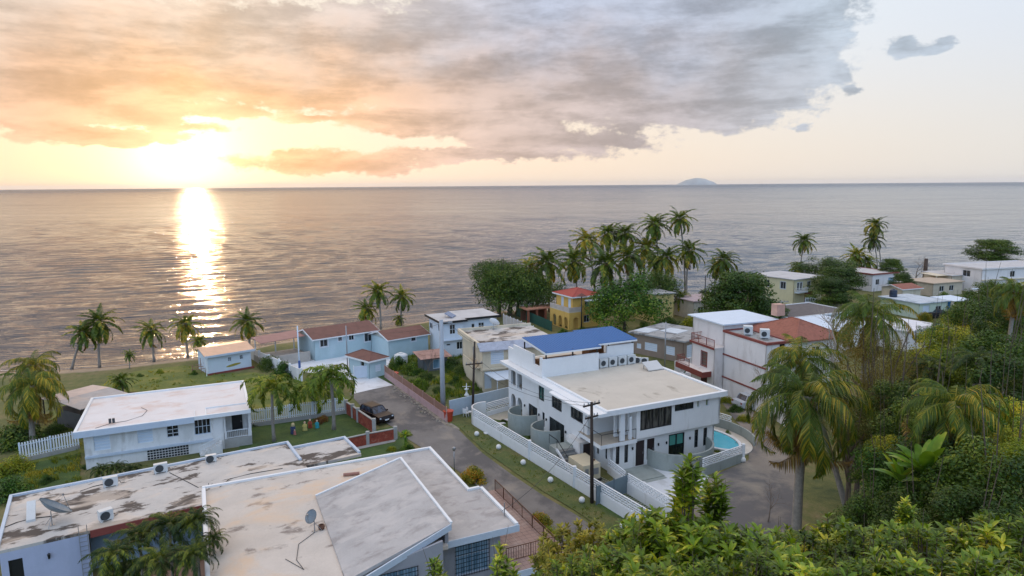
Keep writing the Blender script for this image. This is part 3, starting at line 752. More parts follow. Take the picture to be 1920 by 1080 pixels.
fl = v.loc(1024, 661, 8.5); rl = v.loc(973, 634, 8.9); fr_ = v.loc(1124, 647, 8.5)
xA, yA = fl; xB = fr_[0]
xC = v.loc(1192, 634, 8.55)[0]
yF = rl[1]
br = MB().slab([(xA, yA, 8.45), (xB, yA, 8.45), (xB, yF, 8.95), (xA, yF, 8.95)], .07)
br.slab([(xB+.001, yA+.9, 8.52), (xC, yA+.9, 8.52), (xC, yF+.4, 8.99), (xB+.001, yF+.4, 8.99)], .07)
def rib(xa, xb, ya, za, yb, zb):
    n = int((xb-xa)/.3)
    for i in range(n+1):
        x = xa+(xb-xa)*i/n*.995+.01; br.bar((x, ya, za+.012), (x, yb, zb+.012), .05, .03)
rib(xA, xB, yA, 8.45, yF, 8.95); rib(xB, xC, yA+.9, 8.52, yF+.4, 8.99)
tr = br.build('terrace_roof', m_blue, v.root)
ed = MB().box(xA, yA-.05, 8.24, xB, yA-.001, 8.40).box(xB, yA+.85, 8.3, xC, yA+.899, 8.46).slab([(xA-.06, yA, 8.40), (xA-.001, yA, 8.40), (xA-.001, yF, 8.90), (xA-.06, yF, 8.90)], .18)
v.part('roof_edge', ed, m_whitep)
pp = MB()
for (x, y) in [(xA+.15, yA+.3), (xA+.15, yF-.3), ((xA+xB)/2, yA+.3), (xB-.3, yA+.3), (xC-.35, yA+1.25), (xC-.35, yF), (xB+1.7, yA+1.25), ((xA+xB)/2, yF-.3)]: pp.box(x-.06, y-.06, tz-.5, x+.06, y+.06, 8.5)
split(pp, 'terrace_post', m_black, v.root)
MB().box(xA+.6, t0+2.6, SZ+.03, xB-1, t0+3.6, 6.9).box(5.4, t0+3, SZ+.03, 7.2, t0+4.6, 7.9).build('terrace_bar', mat('terrace_wood', (128, 88, 56), var=.15), v.root)
# roof equipment
for i, px in enumerate((1131, 1148, 1166, 1183)):
    x_ = v.fr(px, 684-i*1.9, t0+.55)[0]; y_ = t0+.55
    ac_unit('ac_unit', ['leftmost of the four boxy air conditioners beside the blue roofed terrace', 'second from left of the four air conditioners beside the blue roofed terrace', 'third from left of the four air conditioners beside the blue roofed terrace', 'rightmost of the four air conditioners beside the blue roofed terrace'][i],
            v.wp(x_, y_, SZ+.03), v.a, .95, 1.0, .4, 'air conditioners on the villa roof')
for i, px in enumerate((1196, 1204)):
    x_ = v.fr(px, 683, t0+.6)[0]; y_ = t0+.6-i*.5
    ac_unit('ac_unit', ['small air conditioner next to the four large ones on the villa roof', 'small air conditioner beside the tilted solar panel on the villa roof'][i], v.wp(x_, y_, SZ+.03), v.a-.5, .7, .6, .3, 'air conditioners on the villa roof')
def solar(label, p, rz, w=1.9, d=1.2, m=None):
    t = thing('solar_heater', label, 'solar panel', p, rz)
    MB().slab([(-w/2, -d/2, .15), (w/2, -d/2, .15), (w/2, d/2, .75), (-w/2, d/2, .75)], .08).build('panel', m or mat('solar_pale', (190, 188, 184), rough=.3, var=.05), t)
    MB().bar((-w/2+.2, d/2-.05, 0), (-w/2+.2, d/2-.05, .68), .05).bar((w/2-.2, d/2-.05, 0), (w/2-.2, d/2-.05, .68), .05).bar((-w/2+.2, -d/2+.1, 0), (-w/2+.2, -d/2+.1, .12), .05).bar((w/2-.2, -d/2+.1, 0), (w/2-.2, -d/2+.1, .12), .05).build('stand', m_metal, t)
    return t
x_, y_ = v.loc(1224, 693, SZ); solar('pale tilted solar water heater panel near the back edge of the villa roof', v.wp(x_, y_, SZ+.03), v.a)
# stairs on the left: a fan of steps winding to the balcony
st = B('outdoor_staircase', 'grey curved outdoor staircase with rail climbing to the white villa balcony', 'staircase', v.wp(-2.6, 1.2), 25)
m_step = mat('step_terrazzo', (120, 122, 120), var=.08)
s1 = MB()
for i in range(6): s1.box(-1.6+.0*i, .1+.42*i, .22*i, -.1, .1+.42*(i+1)+.02, .22*(i+1))
s1.build('lower_flight', m_step, st.root)
s2 = MB().box(-1.7, 2.65, 0, -.1, 4.1, 1.34)
for i in range(5): s2.box(-.1+.3*i, 2.7, 1.34+.0, .22+.3*i, 4.1, 1.5+.28*i)
s2.build('upper_flight', m_grey, st.root)
railing(MB(), [(-1.72, 0, .3), (-1.72, 2.6, 1.5), (-1.7, 4.1, 1.5)], .85, .6, .02, .035, .8).build('handrail', m_black, st.root)
MB().slab([(-1.80, -.05, .35), (-1.66, -.05, .35), (-1.66, 2.7, 1.55), (-1.80, 2.7, 1.55)], .25).build('stringer', m_whitep, st.root)
MB().box(0.0, 1.5, 0, 1.5, 3.9, 2.1).build('stair_block', m_white, st.root)
door(st.root, 'f', 1.5, .35, 1.2, .02, 1.95, m=m_ddoor, inset=-.04)

# boundary walls with open block screens
def screen_wall(label, pts, zb=.95, zt=1.75, post_at=(), cap=True, name='garden_wall', m=None, mb_=None):
    p0 = Vector((*pts[0][:2], 0)); t = thing(name, label, 'wall', p0)
    q = [Vector((*p[:2], 0))-p0 for p in pts]; base = MB(); scr = MB(); posts = MB()
    for a, b_ in zip(q, q[1:]):
        base.bar(a+Vector((0, 0, zb/2-.15)), b_+Vector((0, 0, zb/2-.15)), .18, zb+.3)
        block_screen(scr, a, b_, zb+.03, zt)
    base.build('base', m or m_vw, t); scr.build('block_screen', mb_ or m_whitep, t)
    for k in post_at:
        a = q[0]+(q[-1]-q[0])*k if len(q) == 2 else q[k]
        posts.box(a.x-.15, a.y-.15, -.2, a.x+.15, a.y+.15, zt+.12)
    if post_at: posts.build('post', m_whitep, t)
    return t
wA = W(889, 797); wB = W(1222, 1004)
screen_wall('long white street wall with open block screen along the grass verge', [wA, wB], post_at=(.40, .655, 1))
pA = W(1180, 928); pB = W(1270, 986)
screen_wall('white block screen wall beside the villa driveway, inside the street wall', [W(1177, 926), W(1282, 992)], zb=1.0, zt=1.75)
screen_wall('short white block screen wall behind the beige machinery box', [W(1140, 886), W(1172, 912)], zb=.7, zt=1.3, name='garden_wall')
screen_wall('white block screen fence with a pillar in front of the swimming pool', [W(1317, 893), W(1392, 866)], zb=.85, zt=1.6, post_at=(1,), m=m_grey)
# curved end of the street wall
c0 = wA; cdir = (wB-wA).normalized(); nrm = Vector((cdir.y, -cdir.x, 0))*-1
ce = thing('curved_garden_wall', 'curved pale wall closing the villa lawn at the street end', 'wall', c0)
pts = []
for k in range(13):
    a = math.pi*k/12*.62; pts.append(Vector((0, 0, 0))-cdir*(1.7*math.sin(a))+nrm*(1.7-1.7*math.cos(a)))
mb = MB()
for a, b_ in zip(pts, pts[1:]): mb.bar(a+Vector((0, 0, .8)), b_+Vector((0, 0, .8)), .16, 1.9)
mb.build('wall', m_white, ce)
e_ = c0+pts[-1]
screen_wall('white block screen wall behind the villa lawn, beside the curved wall', [e_, W(958, 768)], zb=.5, zt=1.5, name='garden_wall')
# sliding grey gate next to the machinery
gt = thing('sliding_gate', 'grey solid sliding gate between the street wall and the villa driveway wall', 'gate', W(1118, 948))
ga = W(1118, 948)-W(1118, 948); gb = W(1176, 925)-W(1118, 948)
MB().bar(ga+Vector((0, 0, .85)), gb+Vector((0, 0, .85)), .05, 1.5).build('panel', mat('gate_grey', (112, 128, 136), rough=.5, var=.05), gt)
q = MB()
for k in (0, .55, 1): q.bar(ga+(gb-ga)*k, ga+(gb-ga)*k+Vector((0, 0, 1.75)), .09)
q.build('gate_post', mat('gate_post_grey', (96, 110, 118), rough=.5), gt)
# beige generator box
gx = v.loc(1118, 903, 0)
gn = thing('generator', 'big beige generator cabinet behind the street wall and utility pole', 'generator', v.wp(gx[0]-.5, gx[1]+.2), v.a)
m_beige = mat('beige_metal', (196, 184, 156), rough=.5, var=.05)
MB().box(-.8, -.2, .25, .9, 2.3, 1.6).build('cabinet', m_beige, gn)
MB().box(-.9, -.3, 0, 1.0, 2.4, .25).build('plinth', m_black, gn)
MB().box(-.1, -.24, .7, .7, -.201, 1.25).box(-.6, -.23, .5, -.3, -.201, 1.3).build('vent', m_metal, gn)
MB().tube([(.3, .3, 1.6), (.3, .3, 1.75), (.45, .3, 1.8)], .06).tube([(.7, .5, 1.6), (.7, .5, 1.72)], .08).build('exhaust', m_rust, gn)

# swimming pool behind the pillar
pc = W(1352, 822, 0); pl = thing('swimming_pool', 'turquoise rounded swimming pool beside the white villa', 'pool', (pc.x, pc.y, 0), v.a)
mw_, g, b = newmat('pool_water'); tcp = g.n('ShaderNodeTexCoord').outputs['Object']
g.put(b.inputs['Base Color'], g.mix(g.noise(tcp, 1.3, 3, .5), lin((50, 158, 182)), lin((84, 184, 200)))); b.inputs['Roughness'].default_value = .05; bump(g, b, g.noise(tcp, 2.5, 3, .5), .3, .03)

cx, cy = v.loc(1340, 820, .35); ex, _ = v.loc(1378, 824, .35); pr_ = max(1.8, ex-cx)
cx -= .4
def disc(cx, cy, rx, ry, z0, z1, n=40, a0=0, a1=360):
    return MB().prism([(cx+rx*math.cos(R(a0+(a1-a0)*i/n)), cy+ry*math.sin(R(a0+(a1-a0)*i/n))) for i in range(n)], z0, z1)
pcx, pcy = v.loc(1352, 822, 0)
def toP(mb): return mb.xf(Matrix.Translation((-pcx, -pcy, 0)))
toP(disc(cx, cy, pr_+.05, 3.2, .1, .33)).build('water', mw_, pl)
rim = MB(); N_ = 48
for i in range(N_):
    a, b_ = 2*math.pi*i/N_, 2*math.pi*(i+1)/N_
    rim.prism([(cx+(pr_+e)*math.cos(t), cy+(3.2+e)*math.sin(t)) for e, t in ((.0, a), (.32, a), (.32, b_), (.0, b_))], .1, .42)
toP(rim).build('coping', m_drive, pl)
toP(disc(cx+.3, cy+.4, pr_+1.4, 4.5, .0, .12)).build('deck', mat('pool_deck', (190, 186, 176), var=.1), pl)
cwl = curved_wall(cx+.3-pcx, cy+.4-pcy, 4.9, 1.0, -42, 100, rx=pr_+1.6).build('pool_wall', m_grey, pl)
scr = MB(); prev = None
for i in range(19):
    a = R(10+90*i/18); p = (cx+.3-pcx+(pr_+1.52)*math.cos(a), cy+.4-pcy+4.82*math.sin(a))
    if prev: block_screen(scr, prev, p, 1.03, 1.6)
    prev = p
scr.build('block_screen', m_whitep, pl)
# ---------------------------------------------------------------- the other houses
def angof(pa, pb, z):
    d = W(*pb, z)-W(*pa, z); return math.degrees(math.atan2(d.y, d.x))
def walls(b, x0, y0, x1, y1, z0, z1, m, wins=(), name='wall', th=.18, sides='flrb', **dk):
    H_ = {'f': [], 'l': [], 'r': [], 'b': []}; W_ = []
    for wn in wins:
        side, a, b_, c, d, kw = wn
        if kw.pop('local', False): u0, u1, v0, v1 = a, b_, c, d
        elif side == 'f': u0, v1 = b.fr(a, b_, y0); u1, v0 = b.fr(c, d, y0)
        else: u0, v1 = b.sd(a, b_, x0); u1, v0 = b.sd(c, d, x0)
        u0, u1 = sorted((u0, u1)); v0, v1 = sorted((v0, v1))
        lo, hi = (x0, x1) if side in 'fb' else (y0, y1)
        u0 = max(u0, lo+.05); u1 = min(u1, hi-.05); v0 = max(v0, z0+.02); v1 = min(v1, z1-.05)
        if u1-u0 < .15 or v1-v0 < .15: continue
        H_[side].append((u0, u1, v0, v1)); W_.append((side, u0, u1, v0, v1, kw))
    mb = MB()
    if 'f' in sides: wall_grid(mb, 'f', y0, x0, x1, z0, z1, H_['f'], th)
    if 'b' in sides: wall_grid(mb, 'b', y1, x0, x1, z0, z1, H_['b'], th)
    if 'l' in sides: wall_grid(mb, 'l', x0, y0+.001, y1-.001, z0, z1-.001, H_['l'], th)
    if 'r' in sides: wall_grid(mb, 'r', x1, y0+.001, y1-.001, z0, z1-.001, H_['r'], th)
    wo_ = b.part(name, mb, m, **dk)
    for (side, u0, u1, v0, v1, kw) in W_:
        c = {'f': y0, 'l': x0, 'r': x1, 'b': y1}[side]
        if kw.get('door'): kw.pop('door'); door(b, side, c, u0, u1, v0, v1, **kw)
        elif kw.get('shutter'):
            kw.pop('shutter'); window(b, side, c, u0, u1, v0, v1, nx=1, nz=max(3, int((v1-v0)/.25)), glass=m_shut, frame=m_whitep, name='shutter', fw=.04, inset=.05)
        else: window(b, side, c, u0, u1, v0, v1, **kw)
    return wo_
m_shut = mat('white_shutter', (196, 206, 216), rough=.6, var=.04, bmp=0)
def flat_roof(b, x0, y0, x1, y1, z, th, m, lip=.0, lipw=.2, edge=None, name='roof', o=.0):
    MB().box(x0, y0, z-th, x1, y1, z).build(name, m, b.root)
    if lip:
        q = MB().box(x0-.01, y0-.01, z-th-.01, x1+.01, y0+lipw, z+lip).box(x0-.01, y1-lipw, z-th-.01, x1+.01, y1+.01, z+lip).box(x0-.01, y0+lipw, z-th-.01, x0+lipw, y1-lipw, z+lip).box(x1-lipw, y0+lipw, z-th-.01, x1+.01, y1-lipw, z+lip)
        q.build('roof_edge', edge or m_whitep, b.root)
def gable(b, x0, y0, x1, y1, z, rise, m, th=.12, axis='x', name='roof', wallm=None, inset=.3, trim=True):
    if axis == 'x':
        ym = (y0+y1)/2
        mb = MB().slab([(x0, y0, z), (x1, y0, z), (x1, ym, z+rise), (x0, ym, z+rise)], th).slab([(x0, ym, z+rise+.002), (x1, ym, z+rise+.002), (x1, y1, z), (x0, y1, z)], th)
        if trim:
            t = MB().box(x0-.03, y0-.05, z-th-.05, x1+.03, y0-.001, z-.01)
            for x in (x0-.05, x1+.001):
                t.slab([(x, y0, z-.02), (x+.05, y0, z-.02), (x+.05, ym, z+rise-.02), (x, ym, z+rise-.02)], th+.06).slab([(x, ym, z+rise-.02), (x+.05, ym, z+rise-.02), (x+.05, y1, z-.02), (x, y1, z-.02)], th+.06)
            t.build('bargeboard', m_whitep, b.root)
        if wallm:
            q = MB()
            for x in (x0+inset, x1-inset-.15): q.add([(x, y0+inset, z-th), (x, y1-inset, z-th), (x, ym, z+rise-th-inset*rise/(ym-y0)), (x+.15, y0+inset, z-th), (x+.15, y1-inset, z-th), (x+.15, ym, z+rise-th-inset*rise/(ym-y0))], [(0, 2, 1), (3, 4, 5), (0, 3, 5, 2), (1, 2, 5, 4), (0, 1, 4, 3)])
            q.build('gable_wall', wallm, b.root)
    return mb.build(name, m, b.root)
def hip(b, x0, y0, x1, y1, z, rise, m, th=.12, name='roof', edge=None):
    L_, D_ = x1-x0, y1-y0; k = min(L_, D_)/2
    if L_ >= D_: r0, r1 = (x0+k, (y0+y1)/2), (x1-k, (y0+y1)/2)
    else: r0, r1 = ((x0+x1)/2, y0+k), ((x0+x1)/2, y1-k)
    vs = [(x0, y0, z), (x1, y0, z), (x1, y1, z), (x0, y1, z), (*r0, z+rise), (*r1, z+rise)]
    vs += [(x0, y0, z-th), (x1, y0, z-th), (x1, y1, z-th), (x0, y1, z-th)]
    if L_ >= D_: fs = [(0, 1, 5, 4), (1, 2, 5), (2, 3, 4, 5), (3, 0, 4)]
    else: fs = [(0, 1, 4), (1, 2, 5, 4), (2, 3, 5), (3, 0, 4, 5)]
    fs += [(9, 8, 7, 6), (0, 6, 7, 1), (1, 7, 8, 2), (2, 8, 9, 3), (3, 9, 6, 0)]
    mb = MB().add(vs, fs)
    r = mb.build(name, m, b.root)
    rd = MB()
    for i, j in ((0, 4), (3, 4), (1, 5), (2, 5)) if L_ >= D_ else ((0, 4), (1, 4), (2, 5), (3, 5)): rd.bar(vs[i], vs[j], .16, .09)
    rd.bar(vs[4], (vs[5][0]+.01, vs[5][1]+.01, vs[5][2]), .16, .09); rd.build('ridge_tiles', m, r)
    if edge: MB().box(x0-.04, y0-.04, z-th-.12, x1+.04, y0-.002, z-.02).box(x0-.04, y0-.002, z-th-.12, x0-.002, y1, z-.02).build('eave_trim', edge, b.root)
    return r
m_tile = mat('terracotta_tiles', (138, 86, 70), rough=.8, var=.18, scale=3, stain=(116, 66, 50), st_amt=.6, st_scale=1.2, bmp=.3, fine=16)
m_redroof = mat('red_roof', (150, 62, 52), rough=.7, var=.1, scale=1.5, bmp=.1)
m_brownroof = mat('brown_shingles', (112, 78, 68), rough=.85, var=.12, scale=1.2, stain=(92, 66, 58), st_amt=.6, st_scale=.8, bmp=.2, fine=14)
m_roofwhite = mat('white_roof_coating', (214, 208, 204), rough=.85, var=.05, scale=.5, stain=(200, 168, 148), st_amt=.55, st_scale=.28, st_th=(.48, .66), streak=2.0, bmp=.04)
m_roofold = mat('weathered_roof', (184, 178, 170), rough=.95, var=.1, scale=.6, stain=(70, 60, 52), stain2=(204, 188, 170), s2=(.5, .62, .22, .6), st_amt=.92, st_scale=.30, st_th=(.505, .56), streak=2.0, bmp=.15)
m_roofcream = mat('stained_roof_coating', (192, 182, 170), rough=.95, var=.08, scale=.5, stain=(110, 98, 90), stain2=(206, 178, 148), s2=(.48, .64, .16, .75), st_amt=.75, st_scale=.42, st_th=(.56, .66), streak=1.6, bmp=.08)
m_roofgrey = mat('grey_roof_coating', (168, 164, 160), rough=.95, var=.09, scale=.5, stain=(132, 126, 122), stain2=(186, 180, 174), s2=(.48, .62, .5, .6), st_amt=.6, st_scale=.6, st_th=(.48, .66), streak=1.5, bmp=.08)
m_roofgreyD = mat('grey_flat_roof', (150, 150, 148), rough=.95, var=.12, scale=.6, stain=(86, 84, 82), st_amt=.8, st_scale=.5, st_th=(.5, .62), streak=1.5, bmp=.08)
m_bluewall = mat('pale_blue_wall', (166, 186, 190), rough=.8, var=.06, scale=.7, stain=(186, 200, 206), st_amt=.4, st_scale=.6, bmp=.05)
m_bwwall = mat('blue_white_wall', (198, 206, 212), rough=.8, var=.05, scale=.7, bmp=.05)
m_creamw = mat('cream_wall', (200, 188, 164), rough=.8, var=.07, scale=.8, stain=(160, 144, 120), st_amt=.4, st_scale=.5, bmp=.05)
m_yellow = mat('yellow_wall', (208, 168, 88), rough=.8, var=.06, scale=.8, stain=(180, 140, 74), st_amt=.4, st_scale=.5, bmp=.05)
m_brownw = mat('taupe_wall', (138, 122, 108), rough=.8, var=.06, scale=.8, stain=(112, 98, 86), st_amt=.4, st_scale=.4, bmp=.05)
m_lilac = mat('lilac_grey_wall', (146, 146, 150), rough=.85, var=.05, scale=.8, stain=(126, 124, 126), st_amt=.4, st_scale=.5, bmp=.05)
m_bfascia = mat('blue_white_fascia', (182, 192, 202), rough=.7, var=.05, bmp=0)
m_redtrim = mat('brick_red_trim', (124, 62, 54), rough=.7, var=.1, bmp=0)
m_bluegl = glassmat('bluish_louvres', (96, 130, 152), rough=.3, curtain=(140, 170, 190))
SH = dict(shutter=True)

# --- white house on the left
z = 3.7
A_ = W(137, 814, z); an = angof((137, 814), (470, 770), z)
b = B('white_bungalow', 'long white house with white flat roof beside the lawn with figurines', 'house', A_+(W(470, 770, z)-A_).normalized()*.6, an)
b.O.z = 0; b.root.location.z = 0
Lw = (W(470, 770, z)-A_).xy.length; Dw = (W(434, 718, z)-W(470, 770, z)).xy.length
O_ = b.O; yy = .75
walls(b, 0, yy, Lw-3.1, Dw-.5, 0, z-.25, m_white, [
    ('f', 311, 793, 336, 818, dict(nx=2, nz=4)), ('f', 363, 787, 396, 812, dict(nx=4, nz=2, frame=m_bfascia)),
    ('f', 174, 817, 208, 842, dict(shutter=True)), ('f', 256, 806, 288, 828, dict(shutter=True)),
    ('l', .8, 2.2, 1.2, 2.3, dict(local=True))])
walls(b, Lw-3.1, yy+2.0, Lw-.6, Dw-.5, 0, z-.25, m_white, [('f', Lw-2.3, Lw-1.3, .9, 2.9, dict(local=True, door=True))], sides='fr', name='porch_wall')
MB().box(Lw-3.09, yy, 0, Lw-.6, yy+1.99, .95).build('porch_floor', m_conc, b.root)
split(MB().box(Lw-.85, yy, .951, Lw-.6, yy+.22, z-.25).box(Lw-3.05, yy, .951, Lw-2.9, yy+.15, z-.25).box(Lw-.8, yy+1.7, .951, Lw-.6, yy+1.95, z-.25), 'porch_pillar', m_white, b.root)
railing(MB(), [(Lw-2.85, yy+.06, .95), (Lw-.9, yy+.06, .95)], .75, .16, .03, .07, .08, 5).build('balustrade', m_whitep, b.root)
flat_roof(b, -.6, 0, Lw-.6, Dw, z, .22, m_roofwhite, lip=.14, lipw=.22, edge=m_whitep)
MB().box(-.6, -.04, z-.45, Lw*.62, -.015, z+.1).build('fascia', m_bfascia, b.root)
MB().box(Lw*.62, .2, z-.001, Lw*.62+.06, 2.2, z+.12).box(Lw-4.6, 2.5, z, Lw-.9, 2.62, z+.12).box(Lw-4.6, .25, z, Lw-4.5, 2.5, z+.08).build('roof_upstand', m_whitep, b.root)
MB().box(0, yy-.22, 1.05, Lw*.72, yy-.002, 1.25).build('ledge', m_bfascia, b.root)
sc_ = MB(); 
for i in range(14):
    for j in range(4): sc_.box(4.9+i*.25, yy-.02, .05+j*.24, 5.1+i*.25, yy-.003, .22+j*.24)
sc_.build('vent_block', m_black, b.root)
st_ = MB()
for i in range(7): st_.box(Lw-3.6-.28*i, yy-1.1, 0, Lw-3.32-.28*i, yy-.02, .95-.13*(i+1)+.13)
st_.build('stairs', m_white, b.root)
railing(MB(), [(Lw-3.4, yy-1.05, .95), (Lw-5.3, yy-1.05, .2)], .75, .18, .025, .05).build('stair_rail', m_whitep, b.root)
for dx_ in (0, .28): split(MB().box(2.0+dx_, 1.3, z+.14, 2.2+dx_, 1.5, z+.55), 'roof_vent', m_grille, b.root)
MB().tube([(1.0, .8, z+.03), (2.1, 1.6, z+.05), (3.4, 1.8, z+.03), (4.6, 2.8, z+.03), (4.9, 4.4, z+.03), (4.3, 5.6, z+.03)], .02, 5).build('cable', m_grille, b.root)
wh = b
# grey tin shed roof behind it
z = 2.9
b = B('tin_shed', 'open shed with pale corrugated tin roof behind the long white house', 'shed', W(150, 768, z), angof((150, 768), (214, 750), z)); b.O.z = 0; b.root.location.z = 0
Ls = 5.6; 
MB().slab([(0, 0, z), (Ls, 0, z), (Ls, 4.2, z+.25), (0, 4.2, z+.25)], .06).build('roof', mat('tin_roof', (160, 156, 154), rough=.6, var=.12, scale=1.2, stain=(198, 172, 152), st_amt=.5, st_scale=.3, bmp=.1), b.root)
MB().slab([(0, 4.2, z+.26), (Ls, 4.2, z+.26), (Ls, 7.4, z+.1), (0, 7.4, z+.1)], .06).build('roof', mat('tin_roof_warm', (190, 172, 162), rough=.6, var=.1, bmp=.1), b.root)
split(MB().box(.1, .1, 0, .2, .2, z-.06).box(Ls-.2, .1, 0, Ls-.1, .2, z-.06).box(.1, 7, 0, .2, 7.1, z).box(Ls-.2, 7, 0, Ls-.1, 7.1, z), 'post', m_woodpole, b.root)
MB().box(.8, 1, 0, Ls-.5, 6, 1.9).build('stored_panels', mat('dark_store', (86, 82, 78)), b.root)
# --- small blue-white boathouse on the beach
z = 3.2
b = B('beach_hut', 'small pale blue hut with a surfboard shape painted on its wall near the beach', 'hut', W(392, 704), angof((392, 704), (472, 690), 0))
Lh = (W(472, 690)-W(392, 704)).length
walls(b, 0, 0, Lh, 4.6, 0, 2.7, m_bwwall, [('f', 427, 670, 434, 677, dict(nx=2, nz=2, trim=.06)), ('f', 449, 666, 456, 673, dict(nx=2, nz=2))])
MB().slab([(-.5, -.5, 2.7), (Lh+.4, -.5, 2.7), (Lh+.4, 2.4, 3.35), (-.5, 2.4, 3.35)], .1).slab([(-.5, 2.402, 3.35), (Lh+.4, 2.402, 3.35), (Lh+.4, 5.2, 2.9), (-.5, 5.2, 2.9)], .1).build('roof', mat('orange_tin', (208, 168, 138), rough=.5, var=.08), b.root)
MB().box(-.52, -.56, 2.5, Lh+.42, -.502, 2.78).build('fascia', m_bfascia, b.root)
ax_, az_ = b.fr(438, 684, 0)
pts_ = [(ax_+1.0*math.cos(t*.2617994), az_+.17*math.sin(t*.2617994)+.12*math.cos(t*.2617994)) for t in range(24)]
mb = MB(); mb.add([(x, -.025, q) for x, q in pts_]+[(x, -.002, q) for x, q in pts_], [tuple(range(24))[::-1]]+[(i, (i+1) % 24, 24+(i+1) % 24, 24+i) for i in range(24)])
mb.build('painted_surfboard', mat('surf_paint', (150, 138, 62), var=.2), b.root)
MB().box(-.15, -.18, 0, Lh+.3, -.03, .25).build('plinth', m_redtrim, b.root)
split(MB().box(-.4, -.3, 0, -.32, -.22, 2.9), 'post', m_whitep, b.root)
# --- blue house with brown roofs
z = 3.3
b = B('blue_beach_house', 'pale blue house with long brown shingle roof on the shore', 'house', W(587, 637, z), angof((587, 637), (708, 619), z)); b.O.z = 0; b.root.location.z = 0
Lb = (W(708, 619, z)-W(587, 637, z)).xy.length
walls(b, .3, .3, Lb-.1, 6.7, 0, z-.1, m_bluewall, [('f', 600, 638, 615, 649, dict(trim=.12)), ('f', 634, 632, 642, 639, dict(trim=.12)), ('f', 654, 629, 664, 637, dict(trim=.12)), ('f', 683, 624, 698, 639, dict(trim=.12, nx=2))])
gable(b, -.1, -.1, Lb+.3, 7.1, z, 1.0, m_brownroof, wallm=mat('cream_siding', (176, 176, 166), var=.05), inset=.45)
b2x, _ = b.loc(728, 638, 3.0); 
xw, yw = b.loc(728, 638, 2.9); Lw2 = (W(801, 625, 2.9)-W(728, 638, 2.9)).xy.length
walls(b, xw+.2, yw+.2, xw+Lw2, yw+6, 0, 2.8, m_bluewall, [('f', 771, 630, 780, 639, dict(trim=.12, nx=1))], name='wing_wall')
gable(b, xw-.1, yw-.1, xw+Lw2+.3, yw+6.2, 2.9, .9, m_brownroof, wallm=mat('cream_siding', (176, 176, 166)), inset=.42)
# white steps / terrace to the sea
MB().box(-6.5, 1.0, 0, -.2, 6.5, .9).build('sea_terrace', m_conc, b.root)
for x in (-6.3, -3.4, -.6): split(MB().box(x, 6.2, .9, x+.12, 6.35, 3.4), 'terrace_post', m_whitep, b.root)
MB().slab([(-6.6, 2.5, 3.3), (-.15, 2.5, 3.5), (-.15, 6.9, 3.6), (-6.6, 6.9, 3.4)], .08).build('terrace_awning', mat('awning_rose', (148, 112, 104)), b.root)
MB().box(-6.5, .8, 0, -.2, .98, 1.5).build('terrace_wall', mat('terrace_wall', (168, 160, 150)), b.root)
bh = b
# gatehouse
b = B('gatehouse', 'small blue gatehouse with brown hip roof beside the white driveway gate', 'gatehouse', W(694, 711), 48)
walls(b, 0, 0, 2.7, 4.6, 0, 2.4, m_bluewall, [('l', 675, 664, 683, 688, dict(nx=1, frame=m_whitep, glass=m_glass)), ('f', .9, 1.8, .8, 1.7, dict(local=True, shutter=True))])
hip(b, -.35, -.35, 3.0, 5.0, 2.5, .75, m_brownroof, edge=m_whitep)
gd = thing('driveway_gate', 'wide white driveway gate in front of the pale blue beach house', 'gate', W(664, 712))
ga = Vector((0, 0, 0)); gb = W(693, 709)-W(664, 712)
MB().bar(ga+Vector((0, 0, .95)), gb+Vector((0, 0, .95)), .06, 1.6).build('panel', m_shut, gd)
q = MB(); q.bar(ga, ga+Vector((0, 0, 1.9)), .12); q.bar(gb*.98, gb*.98+Vector((0, 0, 1.9)), .12); split(q, 'gate_post', m_whitep, gd)
# --- two-storey blue-white house
z = 5.5
b = B('blue_white_house', 'two-storey pale blue and white house with dark roof edge by the sea', 'house', W(831, 672), angof((831, 603), (944, 592), z))
Lq = (W(944, 592, z)-W(831, 603, z)).xy.length-.6
walls(b, 0, 0, 3.2, 6.0, 0, z-.2, m_bwwall, [('f', 843, 609, 854, 626, dict(nx=2, nz=2)), ('f', 837, 645, 845, 648, dict(nx=1)), ('l', 821, 607, 827, 624, dict(nx=2)), ('l', 804, 603, 811, 618, dict(nx=2)), ('l', 797, 602, 800, 612, dict(nx=1)),('f', 856, 641, 869, 654, dict(nx=2, frame=m_whitep))])
walls(b, 3.2, 1.0, Lq, 6.8, 0, z-.2, m_bwwall, [('f', 884, 607, 890, 615, dict(nx=1)), ('f', 897, 605, 908, 622, dict(nx=2, nz=3))], sides='frb', name='wall')
m_droof = mat('pale_flat_roof', (182, 180, 178), rough=.9, var=.07, scale=.6, stain=(150, 148, 146), st_amt=.4, st_scale=.5)
MB().box(-.5, -.5, z-.2, 3.7, 6.5, z).box(3.701, .5, z-.2, Lq+.5, 7.3, z).build('roof', m_droof, b.root)
MB().box(-.55, -.55, z-.25, 3.75, -.501, z+.08).box(-.55, -.5, z-.25, -.501, 6.5, z+.08).box(3.7, .44, z-.25, Lq+.55, .499, z+.08).box(3.701, -.55, z-.25, 3.75, .44, z+.08).build('roof_edge', m_black, b.root)
MB().box(-.3, -.5, 2.6, 3.5, -.01, 2.72).box(3.2, .6, 2.6, 5.2, .99, 2.72).build('ledge', m_bfascia, b.root)
sol = solar('blue tilted solar water heater on the roof of the two-storey blue white house', b.wp(2.2, 2.6, z), b.a+.9, m=mat('solar_blue', (74, 92, 124), rough=.2, var=.05))
